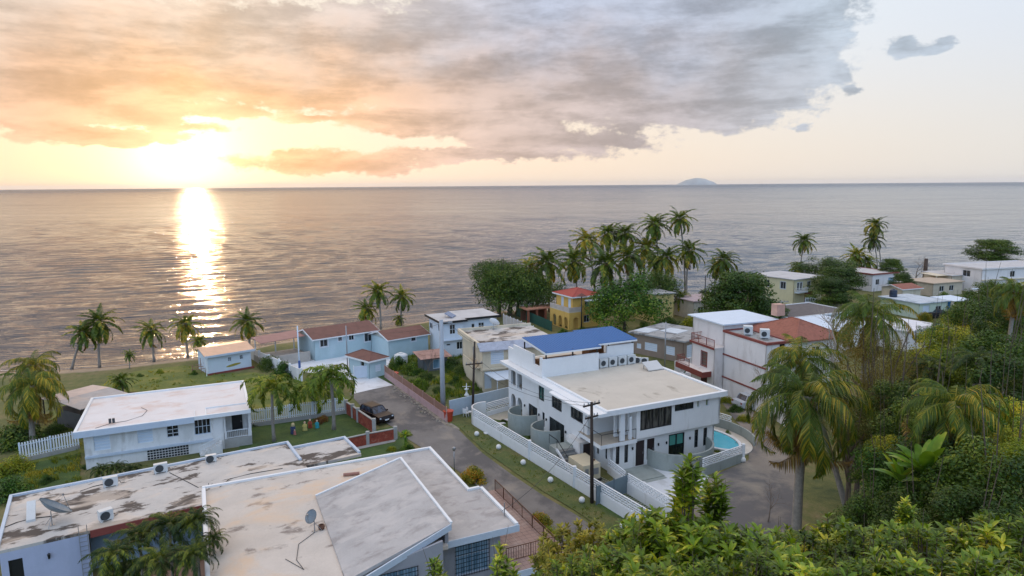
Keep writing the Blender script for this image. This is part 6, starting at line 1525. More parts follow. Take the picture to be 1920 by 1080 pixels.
def palm_crown(name, seed, nf=22, L_=1.0, nl=22, lw=.035, ll=.24, plum=.25, droop=(1.2, 2.1), emin=-.75, mg=None, md=None, dry=0, dro2=.5, emax=1.35):
    r = random.Random(seed); v, f, vd, fd = [], [], [], []
    for k in range(nf):
        t = (k+.5)/nf; e0 = emax-(emax-emin)*t**1.05; a0 = k*2.39996+r.uniform(-.2, .2); le = L_*r.uniform(.85, 1.08)*(1-.15*(1-t) if t > .15 else .75)
        isdry = k >= nf-dry
        frond(vd if isdry else v, fd if isdry else f, vd if isdry else v, fd if isdry else f, r, le, e0 if not isdry else e0-.45, a0, r.uniform(*droop), nl, lw, ll*r.uniform(.9, 1.1), plum, dro2=dro2, base=V3((math.cos(a0)*.015, math.sin(a0)*.015, -.05*t)))
    A = MB(); A.v, A.f = v, f; res = [A.mesh(name, mg or m_palm)]
    if vd: Bm = MB(); Bm.v, Bm.f = vd, fd; res.append(Bm.mesh(name+'_dry', md or m_palmd))
    else: res.append(None)
    return res
PC = [palm_crown('palm_crown_mesh', s_, nf=27, nl=20, lw=.046, ll=.25, dry=(s_ % 2), emin=-.85, droop=(.7, 1.5), dro2=.28) for s_ in (1, 2, 3, 4)]
PCF = [palm_crown('foxtail_crown_mesh', s_, nf=15, nl=52, lw=.026, ll=.20, plum=1.0, droop=(1.9, 2.7), emin=.15, emax=1.45, mg=m_palmf, dro2=.4) for s_ in (11, 12)]
PCN = [palm_crown('coconut_crown_mesh', s_, nf=32, nl=64, lw=.0115, ll=.29, plum=.3, droop=(1.3, 2.4), emin=-1.0, dry=7, dro2=1.0) for s_ in (21, 22)]
PCA = [palm_crown('areca_crown_mesh', s_, nf=24, nl=46, lw=.017, ll=.25, plum=.3, droop=(1.2, 2.0), emin=.0, mg=leafmat('areca_leaf', (14, 30, 12), (36, 54, 20), (92, 100, 38), big=1.2), dro2=.4) for s_ in (31, 32)]
NAMES = []
def crown_point(base, cpx):
    d = ray(*cpx); k = (base.y-0)/d.y; return CAM+d*k
def palm(label, bpx, cpx, rpx, style='coco', idx=0, group=None, basep=None, bend=.12, tr=.16):
    base = basep or W(*bpx); base = V3((base.x, base.y, ground_z(base.x, base.y)-.1)); cp = crown_point(base, cpx); dep = cp.y
    rm = rpx*(1.45 if style == 'fox' else 1.15 if style == 'areca' else 1.22)*(cp-CAM).dot(_f)/FPX
    t = thing('palm_tree', label, 'palm', base, 0, group); rel = cp-base
    sgn = 1 if rel.x >= 0 else -1
    pts = [rel*s_+V3((-sgn*bend*rel.z*math.sin(math.pi*s_)*.5*(abs(rel.x)/max(rel.z, .1)+.2), 0, 0)) for s_ in (0, .15, .35, .55, .75, .92, 1.0)]
    MB().tube(pts, [tr*1.5, tr*1.15, tr, tr*.92, tr*.85, tr*.95, tr*1.1], 9).build('trunk', m_pbark, t, True)
    cr, dr_ = {'coco': PC, 'fox': PCF, 'near': PCN, 'areca': PCA}[style][idx % (4 if style == 'coco' else 2)]
    rz = (idx*1.7) % 6.28
    o = child('crown', cr, t, pts[-1]); o.scale = (rm,)*3; o.rotation_euler = (0, 0, rz)
    if dr_: o = child('dry_fronds', dr_, t, pts[-1]); o.scale = (rm,)*3; o.rotation_euler = (0, 0, rz)
    if style in ('coco', 'near'):
        q = MB(); rr = random.Random(idx); k = 7 if style == 'near' else 4
        for i in range(k): a = i*6.28/k; q.ball(pts[-1]+V3((math.cos(a)*rm*.055, math.sin(a)*rm*.055, -rm*.07)), rm*.035, 8)
        q.build('coconut_bunch', mat('coconut', (120, 96, 46)), t)
    return t
G1, G2, G3 = 'coconut palms along the left shore', 'tall coconut palms on the point', 'coconut palms on the right shore'
palm('palm leaning right over the water, leftmost of the left shore', (133, 684), (158, 622), 36, idx=0, group=G1, bend=.1)
palm('tallest palm of the left shore, crossing the leaning one', (186, 681), (186, 602), 44, idx=1, group=G1)
palm('medium palm standing alone on the left shore', (288, 668), (283, 618), 34, idx=2, group=G1)
palm('palm on the left shore beside the driftwood shelter', (352, 662), (348, 606), 36, idx=3, group=G1)
palm('short palm by the driftwood shelter, lower than its neighbour', (374, 680), (374, 638), 22, idx=0, group=G1, tr=.1)
palm('palm on the shore just behind the small blue hut', (467, 640), (464, 602), 36, idx=1, group=G1)
palm('tiny young palm on the sand of the left shore', (243, 690), (243, 664), 15, idx=2, group=G1, tr=.06)
palm('young palm on the rough grass behind the long white house', (232, 742), (226, 712), 30, idx=3, tr=.12)
palm('large dense palm at the left edge, in front', (62, 838), (60, 722), 82, 'near', 0, tr=.24)
palm('large palm at the left edge, behind the denser one', (70, 800), (62, 684), 58, 'near', 1, tr=.2)
palm('bushy foxtail palm nearest the porch of the white house', (514, 828), (510, 728), 62, 'fox', 0, tr=.15)
palm('leaning foxtail palm in the middle of the lawn group', (598, 780), (578, 732), 52, 'fox', 1, tr=.12)
palm('tallest foxtail palm of the lawn, over the red leaved bush', (626, 806), (620, 708), 62, 'fox', 0, tr=.17)
palm('slim palm above the blue house driveway', (640, 740), (608, 716), 44, 'fox', 1, tr=.1)
palm('tallest palm behind the blue house roof', (714, 614), (709, 545), 34, idx=0); palm('lower palm left of the tallest behind the blue house', (700, 612), (687, 578), 30, idx=2)
palm('palm standing right of the pair behind the blue house', (752, 606), (754, 555), 30, idx=1); palm('stubby palm at the foot of the right palm behind the blue house', (750, 606), (748, 597), 16, idx=3, tr=.1)
cl = [((1030, 585), (1027, 490), 44, 'leftmost tall palm beside the spreading tree'), ((1083, 560), (1076, 488), 40, 'second palm from left in the cluster on the point'), ((1118, 556), (1101, 449), 36, 'dark palm third from left in the cluster on the point'),
      ((1150, 548), (1141, 436), 34, 'palm high in the cluster, left of centre'), ((1176, 548), (1172, 436), 32, 'palm high in the cluster, at its centre'), ((1130, 600), (1135, 492), 48, 'big yellowish palm in front of the cluster'),
      ((1180, 590), (1178, 478), 40, 'wide palm in front above the round green tree'), ((1205, 548), (1212, 462), 36, 'leaning palm right of the cluster centre'), ((1236, 545), (1228, 418), 32, 'second highest palm of the cluster'),
      ((1285, 548), (1275, 409), 30, 'highest palm of all on the point'), ((1287, 552), (1292, 468), 34, 'rightmost palm of the cluster on the point'), ((1247, 560), (1250, 480), 34, 'lower palm before the rightmost pair of the cluster'),
      ((1000, 580), (993, 500), 32, 'half hidden palm behind the spreading tree'), ((1228, 556), (1232, 492), 28, 'slim palm low in the right half of the cluster')]
for i, (b_, c_, r_, lb) in enumerate(cl): palm(lb, b_, c_, r_*1.12, idx=i, group=G2, tr=.2)
palm('broad palm alone right of the point cluster', (1345, 580), (1358, 486), 36, idx=2, group=G3); palm('palm leaning behind the broad palm right of the cluster', (1338, 575), (1343, 500), 26, idx=1, group=G3)
palm('slender palm with full crown behind the cream beach house', (1498, 528), (1508, 450), 28, idx=0, group=G3); palm('short palm at the foot of the slender one', (1492, 530), (1496, 500), 24, idx=3, group=G3)
palm('wide palm left of the twin palms on the right shore', (1612, 528), (1606, 478), 32, idx=1, group=G3); palm('low dark palm between the wide palm and the twin palms', (1632, 528), (1628, 490), 24, idx=2, group=G3)
palm('higher of the twin palms on the right shore', (1655, 505), (1641, 420), 28, idx=3, group=G3); palm('lower of the twin palms on the right shore', (1648, 503), (1638, 446), 26, idx=0, group=G3)
def at_depth(px, py, dep): return CAM+ray(px, py)*(dep/FPX)
def palm_at(label, cpx, dep, rpx, style='near', idx=0, tr=.2, off=(0, 0)):
    c = at_depth(*cpx, dep); return palm(label, None, cpx, rpx, style, idx, basep=V3((c.x+off[0], c.y, 0)), tr=tr)
palm_at('very large coconut palm with drooping yellowed fronds beside the side road', (1512, 742), 40, 152, idx=0, tr=.3)
palm('tall coconut palm just behind the very large one, with a pale leaning trunk', None, (1502, 672), 95, 'near', 1, basep=W(1602, 1004), tr=.2, bend=.02)
palm_at('large palm with arching fronds rising above the brown thicket', (1630, 590), 58, 98, idx=1, tr=.24)
palm_at('dark palm with wide fronds in the middle of the forest', (1790, 760), 34, 125, idx=0, tr=.22)
palm_at('drooping palm at the right edge above the forest', (1905, 545), 62, 58, idx=1)
palm_at('bright feathery palm in the forest left of the right edge', (1835, 680), 46, 70, 'areca', 0); palm_at('small feathery palm low in the forest, right of the big palms', (1745, 690), 50, 55, 'areca', 1)
palm_at('palm poking out behind the pale seafront house', (1893, 525), 165, 22, 'coco', 1)
palm('dark bushy palm beside the beige block house', (1278, 590), (1276, 556), 26, idx=2)
palm('yellow topped young palm behind the slim black pole', (1322, 566), (1320, 548), 14, 'areca', 0, tr=.08)
# areca clump in front of the weathered house
ar_px = [(215, 1040, 80), (262, 1005, 75), (318, 985, 80), (368, 975, 70), (300, 1050, 85), (365, 1040, 70), (235, 1075, 70), (400, 1010, 45)]
lb8 = ['leftmost areca palm below the wall ladder', 'second areca palm from the left, near the red fascia', 'areca palm in the middle against the weathered house', 'areca palm nearest the corner of the big near roof', 'low areca palm in front of the middle one', 'low areca palm above the railed terrace', 'lowest areca palm at the bottom left of the clump', 'small areca palm tucked under the near roof edge']
for i, (px, py, r_) in enumerate(ar_px): palm_at(lb8[i], (px, py), 38.5 if py < 1020 else 36, r_*.8, 'areca', i, .08)
for i, (px, py, lb) in enumerate([(190, 880, 'leftmost of the low palms before the white house wall'), (218, 876, 'middle low palm before the white house wall'), (250, 880, 'rightmost low palm before the white house wall')]): palm_at(lb, (px, py), 58, 28, 'areca', i, .06)

# more low growth
# broadleaf crowns
CR = {}
def crown(kind_):
    if kind_ in CR: return CR[kind_]
    spec = dict(round=(1, 9000, .062, m_leafg, 34, 'round'), dark=(2, 9000, .060, m_leafd, 34, 'round'), yel=(3, 8000, .065, m_leafy, 34, 'round'), near=(4, 13000, .056, m_leafd, 40, 'round'), nearg=(5, 13000, .056, m_leafg, 40, 'round'),
                neary=(9, 12000, .060, m_leafy, 40, 'round'), layer=(6, 16000, .055, m_leafd, 95, 'layer'), spread=(7, 9500, .045, m_leafd, 70, 'spread'), brown=(8, 9000, .035, m_leafb, 40, 'round'), bush=(10, 4000, .09, m_leafg, 20, 'bush'), bushd=(12, 4000, .085, m_leafd, 20, 'bush'),
                bushy=(11, 4000, .1, m_crot, 18, 'bush'), bushr=(13, 2500, .12, m_leafr, 14, 'bush'), bushl=(14, 4000, .085, m_leafy, 20, 'bush'))[kind_]
    me, C_ = crown_mesh('crown_'+kind_, spec[0], spec[1], spec[2], spec[3], spec[4], spec[5], squash={'layer': .8, 'spread': .75, 'bush': .9}.get(spec[5], .85), aspect=.35 if kind_ == 'brown' else .55)
    bush = spec[5] == 'bush'
    tm = trunk_mesh('trunk_'+kind_, C_, 1.0 if not bush else .1, .05 if kind_ != 'spread' else .07, seed=spec[0], n=18 if kind_ in ('brown', 'spread') else 9)
    CR[kind_] = (me, tm); return CR[kind_]
def tree_at(label, cpx, dep, rpx, kind_, sq=1.0, name='tree', cat='tree', group=None, tall=None, rz=None):
    c = at_depth(*cpx, dep); gz = ground_z(c.x, c.y); r = rpx*1.18*dep/FPX; me, tm = crown(kind_)
    bush = kind_.startswith('bush')
    base = V3((c.x, c.y, gz)); t = thing(name, label, cat, base, 0, group); h = c.z-gz
    if bush: h = 0.0
    if rz is None: rz = (cpx[0]*.37) % 6.28
    o = child('crown' if not bush else 'foliage', me, t, V3((0, 0, h))); o.scale = (r, r, r*sq); o.rotation_euler = (0, 0, rz)
    if bush: o.location.z = -.05*r
    hh = max(.5, h); o2 = child('trunk' if not bush else 'stem', tm, t, V3((0, 0, h if not bush else 0))); o2.scale = (r, r, hh if not bush else r); o2.rotation_euler = (0, 0, rz)
    return t
def tree_g(label, cpx, bpy_, rpx, kind_, **k):
    "tree whose foot is at image row bpy_"
    b_ = W(cpx[0], bpy_); return tree_at(label, cpx, (b_-CAM).dot(_f), rpx, kind_, **k)
def bush_g(label, px, py, rpx, kind_, sq=1.0, name='shrub', group=None):
    b_ = W(px, py); return tree_at(label, (px, py), (b_-CAM).dot(_f), rpx, kind_, sq, name, 'shrub', group)
tree_g('wide spreading dark tree on the shore left of the palm cluster', (955, 548), 592, 66, 'spread', sq=1.35)
tree_g('dark dense crown in the heart of the spreading shore tree', (968, 545), 590, 52, 'dark', sq=1.0)
tree_g('sparse feathery crown over the spreading tree, towards the sea', (935, 510), 592, 48, 'spread', sq=.9)
tree_g('dark bushy growth between the spreading tree and the yellow house', (1010, 550), 595, 40, 'dark')
tree_g('big round bright green tree right of the yellow house', (1172, 572), 630, 68, 'round', sq=.95)
tree_g('darker round tree behind the big round green one', (1225, 543), 590, 42, 'dark')
tree_g('large layered almond tree behind the taupe house', (1392, 568), 625, 78, 'layer', sq=.95)
tree_g('dense dark crown inside the large layered almond tree', (1385, 580), 622, 56, 'dark', sq=.9); tree_g('lower right part crown of the almond grove, beside the cream beach house', (1440, 590), 628, 40, 'layer', sq=.8)
tree_g('dark layered tree in front of the white seaside house', (1570, 528), 575, 52, 'layer', sq=.7); tree_g('dark domed tree behind the cream beach house', (1545, 505), 545, 50, 'dark', sq=.55); tree_g('dark tree close to the right wall of the cream beach house', (1560, 550), 590, 40, 'layer', sq=.9)
tree_g('small layered tree right of the twin palms', (1670, 507), 540, 26, 'layer', sq=1.1); tree_g('low dark layered tree beside the white seaside house', (1690, 530), 560, 24, 'layer', sq=.9)
tree_g('flat topped almond tree against the sea at the right', (1860, 472), 520, 48, 'layer', sq=.62)
tree_g('bushy tree behind the low seafront house', (1900, 560), 610, 34, 'yel')
tree_at('brown thinly leaved tree under the large arching palm', (1622, 690), 52, 92, 'brown', sq=1.1); tree_at('brown twiggy tree to the left of the forest', (1668, 740), 48, 70, 'brown')
tree_at('brown twiggy tree low behind the very large palm', (1600, 790), 46, 62, 'brown')
F = [(1845, 600, 78, 56, 'dark'), (1790, 655, 64, 50, 'yel'), (1885, 625, 66, 60, 'near'), (1720, 690, 60, 46, 'yel'), (1770, 720, 52, 60, 'neary'), (1870, 700, 50, 76, 'near'), (1905, 760, 44, 90, 'near'), (1690, 770, 46, 62, 'near'), (1655, 825, 46, 62, 'near'),
     (1740, 820, 40, 74, 'near'), (1860, 830, 38, 92, 'nearg'), (1790, 900, 34, 92, 'near'), (1700, 900, 36, 80, 'nearg'), (1668, 900, 38, 56, 'near'), (1880, 930, 30, 108, 'near'), (1730, 985, 31, 78, 'near'), (1640, 985, 33, 64, 'near'), (1820, 1000, 28, 80, 'near'),
     (1648, 955, 37, 36, 'near'), (1915, 855, 34, 70, 'neary'), (1800, 600, 82, 30, 'yel'), (1930, 690, 56, 50, 'yel'), (1750, 630, 74, 30, 'round'), (1880, 800, 40, 60, 'neary'), (1600, 840, 54, 40, 'nearg')]
FL = ['dark tree crown at the upper right of the forest, below the seafront house', 'yellowish tree crown at the forest edge near the low white roof', 'dark tree at the right edge under the drooping palm', 'yellow green tree behind the brown twiggy tree', 'yellow green tree in the upper middle of the forest', 'dark tree in the upper right of the forest', 'big dark tree at the right edge, halfway down the forest',
      'dark tree right of the very large palm crown', 'very dark tree directly right of the very large palm', 'dark tree under the dark wide palm', 'green tree right of the dark wide palm', 'big dark tree in the lower middle of the forest', 'green tree in the lower middle of the forest', 'dark tree right of the pale leaning trunk', 'largest dark tree at the lower right edge',
      'dark low tree above the foreground shrubs, centre', 'dark low tree above the foreground shrubs, left', 'dark low tree above the foreground shrubs, right', 'small dark tree right of the foot of the pale leaning trunk', 'yellowish tree at the right edge above the largest dark one', 'small yellow tree beside the upper dark crown', 'yellow tree cut by the right edge, high in the forest', 'small round green tree beside the low white roof', 'yellowish crown overlapping the green tree at right', 'green tree between the palm crown and its pale trunk']
F += [(1850, 640, 70, 46, 'yel'), (1905, 590, 80, 44, 'near'), (1800, 690, 58, 44, 'nearg'), (1755, 765, 44, 44, 'neary'), (1895, 870, 31, 56, 'neary'), (1665, 860, 38, 44, 'neary'), (1820, 880, 33, 50, 'nearg'), (1850, 560, 95, 36, 'near')]
FL += ['yellow green crown between the dark trees at the upper right', 'dark crown cut by the right edge at the top of the forest', 'green crown right of the yellow green ones, upper forest', 'yellowish crown beneath the upper yellow green tree', 'yellow green crown at the lower right edge over the largest dark one', 'yellowish crown left of the banana plant', 'green crown right of the banana plant', 'dark crown highest in the forest, below the low seafront house']
for (px, py, dep, r_, k_), lb in zip(F, FL): tree_at(lb, (px, py), dep, r_, k_, sq=.9, group='trees of the hillside forest')
BU = [(505, 690, 30, 'bushd', 'hedge bush behind the small blue hut, left half'), (535, 705, 30, 'bush', 'hedge bush beside the boundary wall, right half'), (745, 690, 24, 'bush', 'bush over the pink wall by the water tank'), (775, 700, 24, 'bush', 'bush in the middle of the overgrown lot'), (800, 712, 20, 'bushd', 'dark bush before the rusty shed'), (845, 692, 26, 'bushd', 'dark bush below the blue white house'), (868, 700, 22, 'bushd', 'dark bush left of the cream house'),
      (856, 720, 16, 'bush', 'low bush right of the concrete pole'), (888, 900, 28, 'bushy', 'yellow and red croton bush at the road edge'), (600, 792, 15, 'bushr', 'red leaved bush under the foxtail palm'), (762, 845, 18, 'bush', 'green bush at the end of the brick wall'), (742, 862, 14, 'bush', 'small bush right of the brick wall'), (760, 818, 12, 'bushl', 'leafy plant beside the brick pillar'),
      (1010, 985, 26, 'bushy', 'yellow and orange shrub below the deck railing'), (1030, 1008, 22, 'bushl', 'yellow green shrub by the deck corner'), (930, 938, 20, 'bush', 'small green bush behind the deck railing'), (962, 952, 16, 'bush', 'small green bush between deck railing and road'), (1255, 612, 24, 'bushd', 'dark bush at the pale yellow house'), (1300, 615, 26, 'bushl', 'yellow green bush in front of the beige block house'), (1330, 620, 20, 'bushd', 'dark bush at the slim black pole'),
      (1092, 622, 12, 'bushd', 'small clipped bush at the foot of the lamp by the yellow house'), (1362, 755, 14, 'bushl', 'first bush along the side road, by the red trimmed house'), (1378, 772, 15, 'bush', 'second bush along the side road'), (1396, 790, 15, 'bushl', 'third bush along the side road'), (1330, 708, 8, 'bush', 'small bush by the white sedan'), (25, 885, 34, 'bushl', 'bright yellow green bush at the left edge'), (20, 935, 44, 'bush', 'green bush at the lower left edge'), (40, 830, 56, 'bushd', 'dark bush under the large left palm'),
      (105, 812, 24, 'bushd', 'dark bush at the end of the left slatted fence'), (250, 742, 10, 'bushr', 'small dark red shrub behind the white roof'), (943, 792, 8, 'bushd', 'small dark shrub inside the curved wall'), (1000, 822, 10, 'bushd', 'shrub between the two curved garden walls'), (1062, 822, 13, 'bush', 'palm like shrub beside the upper stair flight'), (1365, 815, 9, 'bush', 'shrub behind the pool'), (1384, 838, 9, 'bushr', 'shrub at the end of the pool wall'), (1345, 850, 8, 'bushl', 'low plants between pool and villa wall'),
      (1735, 600, 16, 'bushy', 'ochre bush in front of the mint house'), (1775, 600, 18, 'bushd', 'dark bush by the mint carport'), (1450, 618, 20, 'bushd', 'dark bush behind the red trimmed house'), (475, 800, 8, 'bushd', 'small round bush by the porch'), (1545, 650, 26, 'bushd', 'dark bush between white roof and large arching palm'), (1810, 570, 22, 'bush', 'bush right of the cottage'), (1770, 560, 14, 'bush', 'bush before the cottage'), (1345, 605, 22, 'bush', 'bush under the almond tree'),
      (660, 830, 7, 'bushl', 'low plant against the brick wall'), (735, 845, 10, 'bushl', 'light green plant at the brick wall end'), (1120, 630, 16, 'bushd', 'dark bush below the round green tree'), (640, 770, 10, 'bushd', 'dark clipped bush at the brick panel wall')]
BU += [(300, 700, 9, 'bushl', 'small yellowish shrub on the rough grass near the shore, left'), (365, 702, 9, 'bush', 'small shrub beside the driftwood shelter'), (262, 706, 8, 'bushd', 'low shrub where the rough grass meets the sand'), (120, 790, 16, 'bushd', 'bush beside the tin shed'), (85, 905, 16, 'bush', 'shrub at the end of the left yard'), (160, 878, 10, 'bushd', 'shrub at the corner of the long white house'), (520, 730, 14, 'bush', 'bush on the rough grass behind the foxtail palms'), (555, 745, 12, 'bushl', 'yellow green bush by the slatted fence'),
       (820, 735, 14, 'bushd', 'dark clump in the overgrown lot behind the pink wall'), (785, 722, 14, 'bush', 'clump of weeds by the pink wall'), (812, 690, 18, 'bush', 'bush right of the rusty shed'), (835, 715, 16, 'bushl', 'yellow green clump in the overgrown lot'), (1215, 690, 10, 'bush', 'low shrubs behind the villa roof'), (1290, 700, 8, 'bushd', 'dark shrub by the yard wall'), (1055, 625, 10, 'bush', 'shrub in front of the yellow arcade'), (1140, 640, 22, 'bushd', 'dark bush behind the blue roof'), (1205, 625, 24, 'bush', 'bush between the round green tree and the taupe house'),
       (1280, 625, 20, 'bushd', 'dark hedge behind the taupe house roof'), (1420, 628, 24, 'bushd', 'dark bush under the right side of the almond grove'), (1580, 600, 20, 'bushd', 'dark bush at the fence of the cream beach house'), (1640, 610, 18, 'bush', 'bush left of the mint house'), (1690, 620, 14, 'bushd', 'dark bush in front of the tiled annex'), (1850, 575, 26, 'bushd', 'dark bush below the long seafront house'), (1900, 580, 24, 'bush', 'bush at the right edge below the seafront house'), (1700, 545, 10, 'bush', 'shrub under the dead tree'), (1480, 612, 16, 'bush', 'bush at the corner of the dark roofed house')]
for (px, py, r_, k_, lb) in BU: bush_g(lb, px, py, r_, k_, sq=1.0)
def dead(label, p, h, seed, spread=.5, name='bare_tree', col=None):
    r = random.Random(seed); t = thing(name, label, 'bare tree', p); mb = MB()
    def br(a, d, L_, rad, k):
        b_ = a+d*L_; mid = a+d*L_*.5+rvec(r)*L_*.06; mb.tube([a, mid, b_], [rad, rad*.8, rad*.55], 5)
        if k == 0: return
        for _ in range(r.choice((2, 3, 3))): br(b_ if r.random() < .7 else mid, (d+rvec(r)*spread+V3((0, 0, .12))).normalized(), L_*r.uniform(.6, .8), rad*.55, k-1)
    br(V3((0, 0, 0)), V3((.1, 0, 1)).normalized(), h*.3, h*.018, 5); mb.build('branches', col or mat('bare_bark', (118, 104, 92), var=.2), t); return t
dead('bare dead tree against the sea at the right shore', W(1715, 530), 9, 4, .8)
dead('leafless tree in front of the red trimmed white house', W(1432, 790), 9, 7, .55, col=mat('pale_twig', (150, 138, 124)))
dead('leafless twigs between the brown thicket and the palm crown', at_depth(1560, 690, 50), 6, 9, .6, col=mat('pale_twig', (150, 138, 124)))
dead('dead stump tree in the overgrown lot', W(803, 708), 4.2, 12, .35)
dead('bare dark branches at the corner of the side road', W(1440, 980), 3.6, 15, .8); 
# foreground shrubs with whorls of long leaves
def whorl(v, f, p, d, r, L_, n, w):
    a0 = r.uniform(0, 6.28); s_ = d.cross(V3((.3, .9, .1))).normalized(); t = d.cross(s_)
    for i in range(n):
        a = a0+i*2.4; e = r.uniform(.1, 1.1); dr = (s_*math.cos(a)+t*math.sin(a))*math.cos(e)+d*math.sin(e); l_ = L_*r.uniform(.7, 1.15)
        nr = (d*math.cos(e)-(s_*math.cos(a)+t*math.sin(a))*math.sin(e)).normalized(); sd = dr.cross(nr).normalized()
        o = len(v); q = p+d*(i*.006); m1 = q+dr*l_*.35; m2 = q+dr*l_*.72-nr*l_*.06; tp = q+dr*l_-nr*l_*.2; ww = w*l_
        v += [tuple(q), tuple(m1+sd*ww*.5+nr*ww*.12), tuple(m1), tuple(m1-sd*ww*.5+nr*ww*.12), tuple(m2+sd*ww*.45+nr*ww*.1), tuple(m2), tuple(m2-sd*ww*.45+nr*ww*.1), tuple(tp)]
        f += [(o, o+2, o+1), (o, o+3, o+2), (o+1, o+2, o+5, o+4), (o+2, o+3, o+6, o+5), (o+4, o+5, o+7), (o+5, o+6, o+7)]
def rosette_shrub(name, seed, n, L_, h=2.6, rad=1.5, m=None, tallk=0):
    r = random.Random(seed); v, f = [], []; st = MB()
    for k in range(n):
        a = r.uniform(0, 6.28); q = math.sqrt(r.random())*rad; top = V3((math.cos(a)*q, math.sin(a)*q, h*(1-.35*(q/rad)**2)*r.uniform(.55, 1.05)))
        if k < tallk: top = V3((r.uniform(-.3, .3), r.uniform(-.3, .3), h*r.uniform(1.1, 1.45)))
        b0 = V3((top.x*.35, top.y*.35, 0)); st.tube([b0, b0.lerp(top, .5)+V3((0, 0, -.1)), top], [.035, .022, .01], 5)
        d = (top-b0*.6+rvec(r)*.5).normalized()
        if k % 6 == 0: st.tube([b0.lerp(top, .7), top+V3((r.uniform(-.3, .3), r.uniform(-.2, .2), r.uniform(.2, .55)))], [.012, .004], 4)
        for j in range(5 if k < tallk else 3):
            whorl(v, f, top-d*j*L_*.55+rvec(r)*.02, d, r, L_*(1+.05*j), 8, .30)
    A = MB(); A.v, A.f = v, f; return A.mesh(name, m or m_ros), st.mesh(name+'_stem', m_bark)
RS = [rosette_shrub('rosette_a', 1, 95, .33), rosette_shrub('rosette_b', 2, 130, .21, h=2.8, m=leafmat('small_whorl_leaf', (20, 36, 14), (70, 92, 30), (122, 126, 54), big=1.4)), rosette_shrub('rosette_tall', 3, 80, .36, h=3.2, rad=1.1, tallk=9), rosette_shrub('rosette_yellow', 4, 90, .24, m=leafmat('yellow_whorl_leaf', (60, 72, 28), (104, 104, 46), (136, 126, 64), big=1.5)), rosette_shrub('rosette_sprig', 5, 5, .24, h=1.6, rad=.4, tallk=2)]
def shrub_f(label, px, py, dist, k, s_=1.0, name='shrub', rz=0):
    top = at_depth(px, py, dist); gz = hill(top.x, top.y); t = thing(name, label, 'shrub', (top.x, top.y, gz), 0, 'leafy shrubs in the foreground')
    hh = {0: 2.6, 1: 2.8, 2: 4.4, 3: 2.6, 4: 2.2}[k]*s_; up = max(0, top.z-gz-hh)
    me, st = RS[k]; o = child('foliage', me, t, V3((0, 0, up))); o.scale = (s_,)*3; o.rotation_euler = (0, 0, rz)
    o = child('stem', st, t, V3((0, 0, up))); o.scale = (s_,)*3; o.rotation_euler = (0, 0, rz)
    if up > .2: MB().tube([(0, 0, -.2), (.05, 0, up*.5), (0, 0, up+.4)], [.12, .09, .06], 7).build('trunk', m_bark, t)
FG = [(1292, 885, 18, 2, 1.0, 'tall leafy spire in front of the villa driveway'), (1345, 915, 19, 2, .9, 'second leafy spire right of the tallest one'), (1235, 975, 18, 0, 1.0, 'leafy shrub left of the tall spire'), (1190, 1040, 17, 1, .9, 'low leafy shrub left, over the road'),
      (1300, 985, 17, 0, 1.1, 'dense shrub below the tall spire'), (1380, 1000, 17.5, 1, 1.1, 'shrub right below the second spire'), (1140, 1050, 16, 0, .9, 'shrub in front of the yellow bush'), (1080, 1065, 15, 1, .8, 'shrub at the bottom, right of the deck'), (1085, 985, 24, 3, 1.05, 'yellow whorled bush between the deck and the road'), (1120, 1010, 22, 3, .9, 'yellow green bush right of the yellow one'),
      (925, 1040, 16, 4, .9, 'single leafy sprig before the deck railing'), (945, 1068, 15, 4, .9, 'leafy sprig at the bottom before the deck'), (832, 1058, 15, 4, .8, 'single leafy sprig before the near house wall'),
      (1450, 1010, 16, 0, 1.0, 'shrub left of the bottom centre gap'), (1500, 1005, 18, 1, 1.0, 'shrub below the very large palm'), (1570, 990, 19, 0, 1.0, 'shrub at the foot of the pale leaning trunk'), (1640, 1010, 17, 1, 1.0, 'shrub in the bottom row, left of centre right'), (1700, 1000, 19, 0, 1.1, 'shrub in the bottom row under the dark forest'), (1765, 1010, 17, 1, 1.1, 'shrub in the bottom row, third from the right'),
      (1830, 985, 18, 0, 1.1, 'shrub in the bottom row, second from the right'), (1900, 975, 18, 1, 1.2, 'shrub in the bottom right corner, upper'), (1700, 950, 24, 2, .7, 'thin upright shrub rising from the bottom row'), (1420, 1060, 14, 1, .9, 'low shrub at the bottom edge under the second spire'), (1520, 1060, 14, 0, .9, 'low shrub at the bottom edge, centre'), (1600, 1062, 14, 1, .9, 'low shrub at the bottom edge under the pale trunk'),
      (1690, 1065, 14, 0, .9, 'low shrub at the bottom edge, right of centre'), (1780, 1062, 14, 1, 1.0, 'low shrub at the bottom edge, right'), (1870, 1055, 14, 0, 1.0, 'low shrub at the bottom edge near the corner'), (1240, 1060, 14, 0, .9, 'low shrub at the bottom edge below the tall spire, left'), (1330, 1060, 14, 1, .9, 'low shrub at the bottom edge below the tall spire, right')]
for i, (px, py, di, k, s_, lb) in enumerate(FG): shrub_f(lb, px, py, di, k, s_, rz=i*1.3)
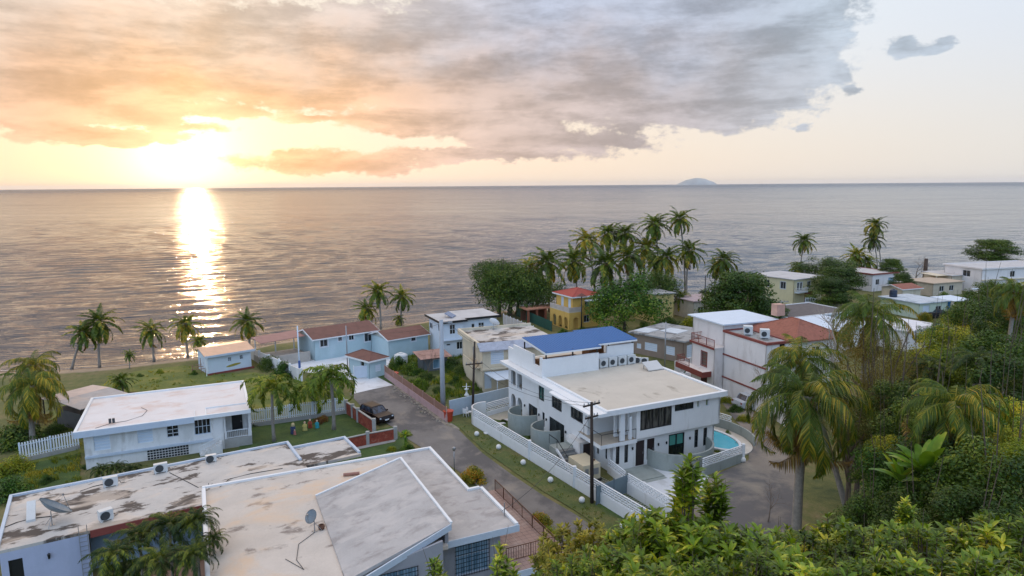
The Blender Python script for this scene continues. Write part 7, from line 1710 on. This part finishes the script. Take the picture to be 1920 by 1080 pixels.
# broad banana-like leaves in the forest
def big_leaf_plant(label, cpx, dep, rpx, seed):
    c = at_depth(*cpx, dep); gz = ground_z(c.x, c.y); t = thing('banana_plant', label, 'plant', (c.x, c.y, gz)); r = random.Random(seed); R_ = rpx*dep/FPX; z0 = c.z-gz-R_*.4; v, f = [], []
    for k in range(15):
        a = k*2.4; e = r.uniform(.35, 1.35); d = V3((math.cos(a)*math.cos(e), math.sin(a)*math.cos(e), math.sin(e))); sd = V3((-math.sin(a), math.cos(a), 0)); p = V3((0, 0, z0)); pr = None; L_ = R_*r.uniform(.9, 1.2)
        for j in range(9):
            w = L_*.13*math.sin(math.pi*min(1, (j+.4)/8.6))**.7 if j > 1 else L_*.01; o = len(v); v += [tuple(p-sd*w+V3((0, 0, w*.3))), tuple(p), tuple(p+sd*w+V3((0, 0, w*.3)))]
            if pr is not None: f += [(pr, pr+1, o+1, o), (pr+1, pr+2, o+2, o+1)]
            pr = o; p = p+d*(L_/8); d = (d+V3((0, 0, -.10))).normalized()
    A = MB(); A.v, A.f = v, f; A.build('leaves', leafmat('banana_leaf', (44, 74, 28), (84, 116, 44), (130, 136, 60), big=.8, rough=.35), t, True)
    MB().tube([(0, 0, -.3), (0, 0, z0)], [.16, .09]).build('stem', m_leafg, t)
big_leaf_plant('broad leaved banana plant in the forest centre', (1735, 862), 32, 78, 2); big_leaf_plant('smaller broad leaved plant left of the banana plant', (1690, 885), 33, 50, 5); big_leaf_plant('broad leaved plant at the brick wall end', (760, 812), 66, 12, 6)
# ---------------------------------------------------------------- the air: pale haze between here and the horizon
hm = D.materials.new('haze_air'); hm.use_nodes = True; hn = hm.node_tree; hn.nodes.clear()
ho = hn.nodes.new('ShaderNodeOutputMaterial'); hv = hn.nodes.new('ShaderNodeVolumePrincipled'); hn.links.new(hv.outputs[0], ho.inputs['Volume'])
hv.inputs['Density'].default_value = 1.5e-5; hv.inputs['Color'].default_value = (.97, .96, .96, 1); hv.inputs['Anisotropy'].default_value = .3
hz_ = MB().box(-52000, -4200, -6.5, 52000, 52000, 225).build('haze', hm); hz_['kind'] = 'stuff'; hz_['label'] = 'pale sea haze'; hz_['category'] = 'haze'
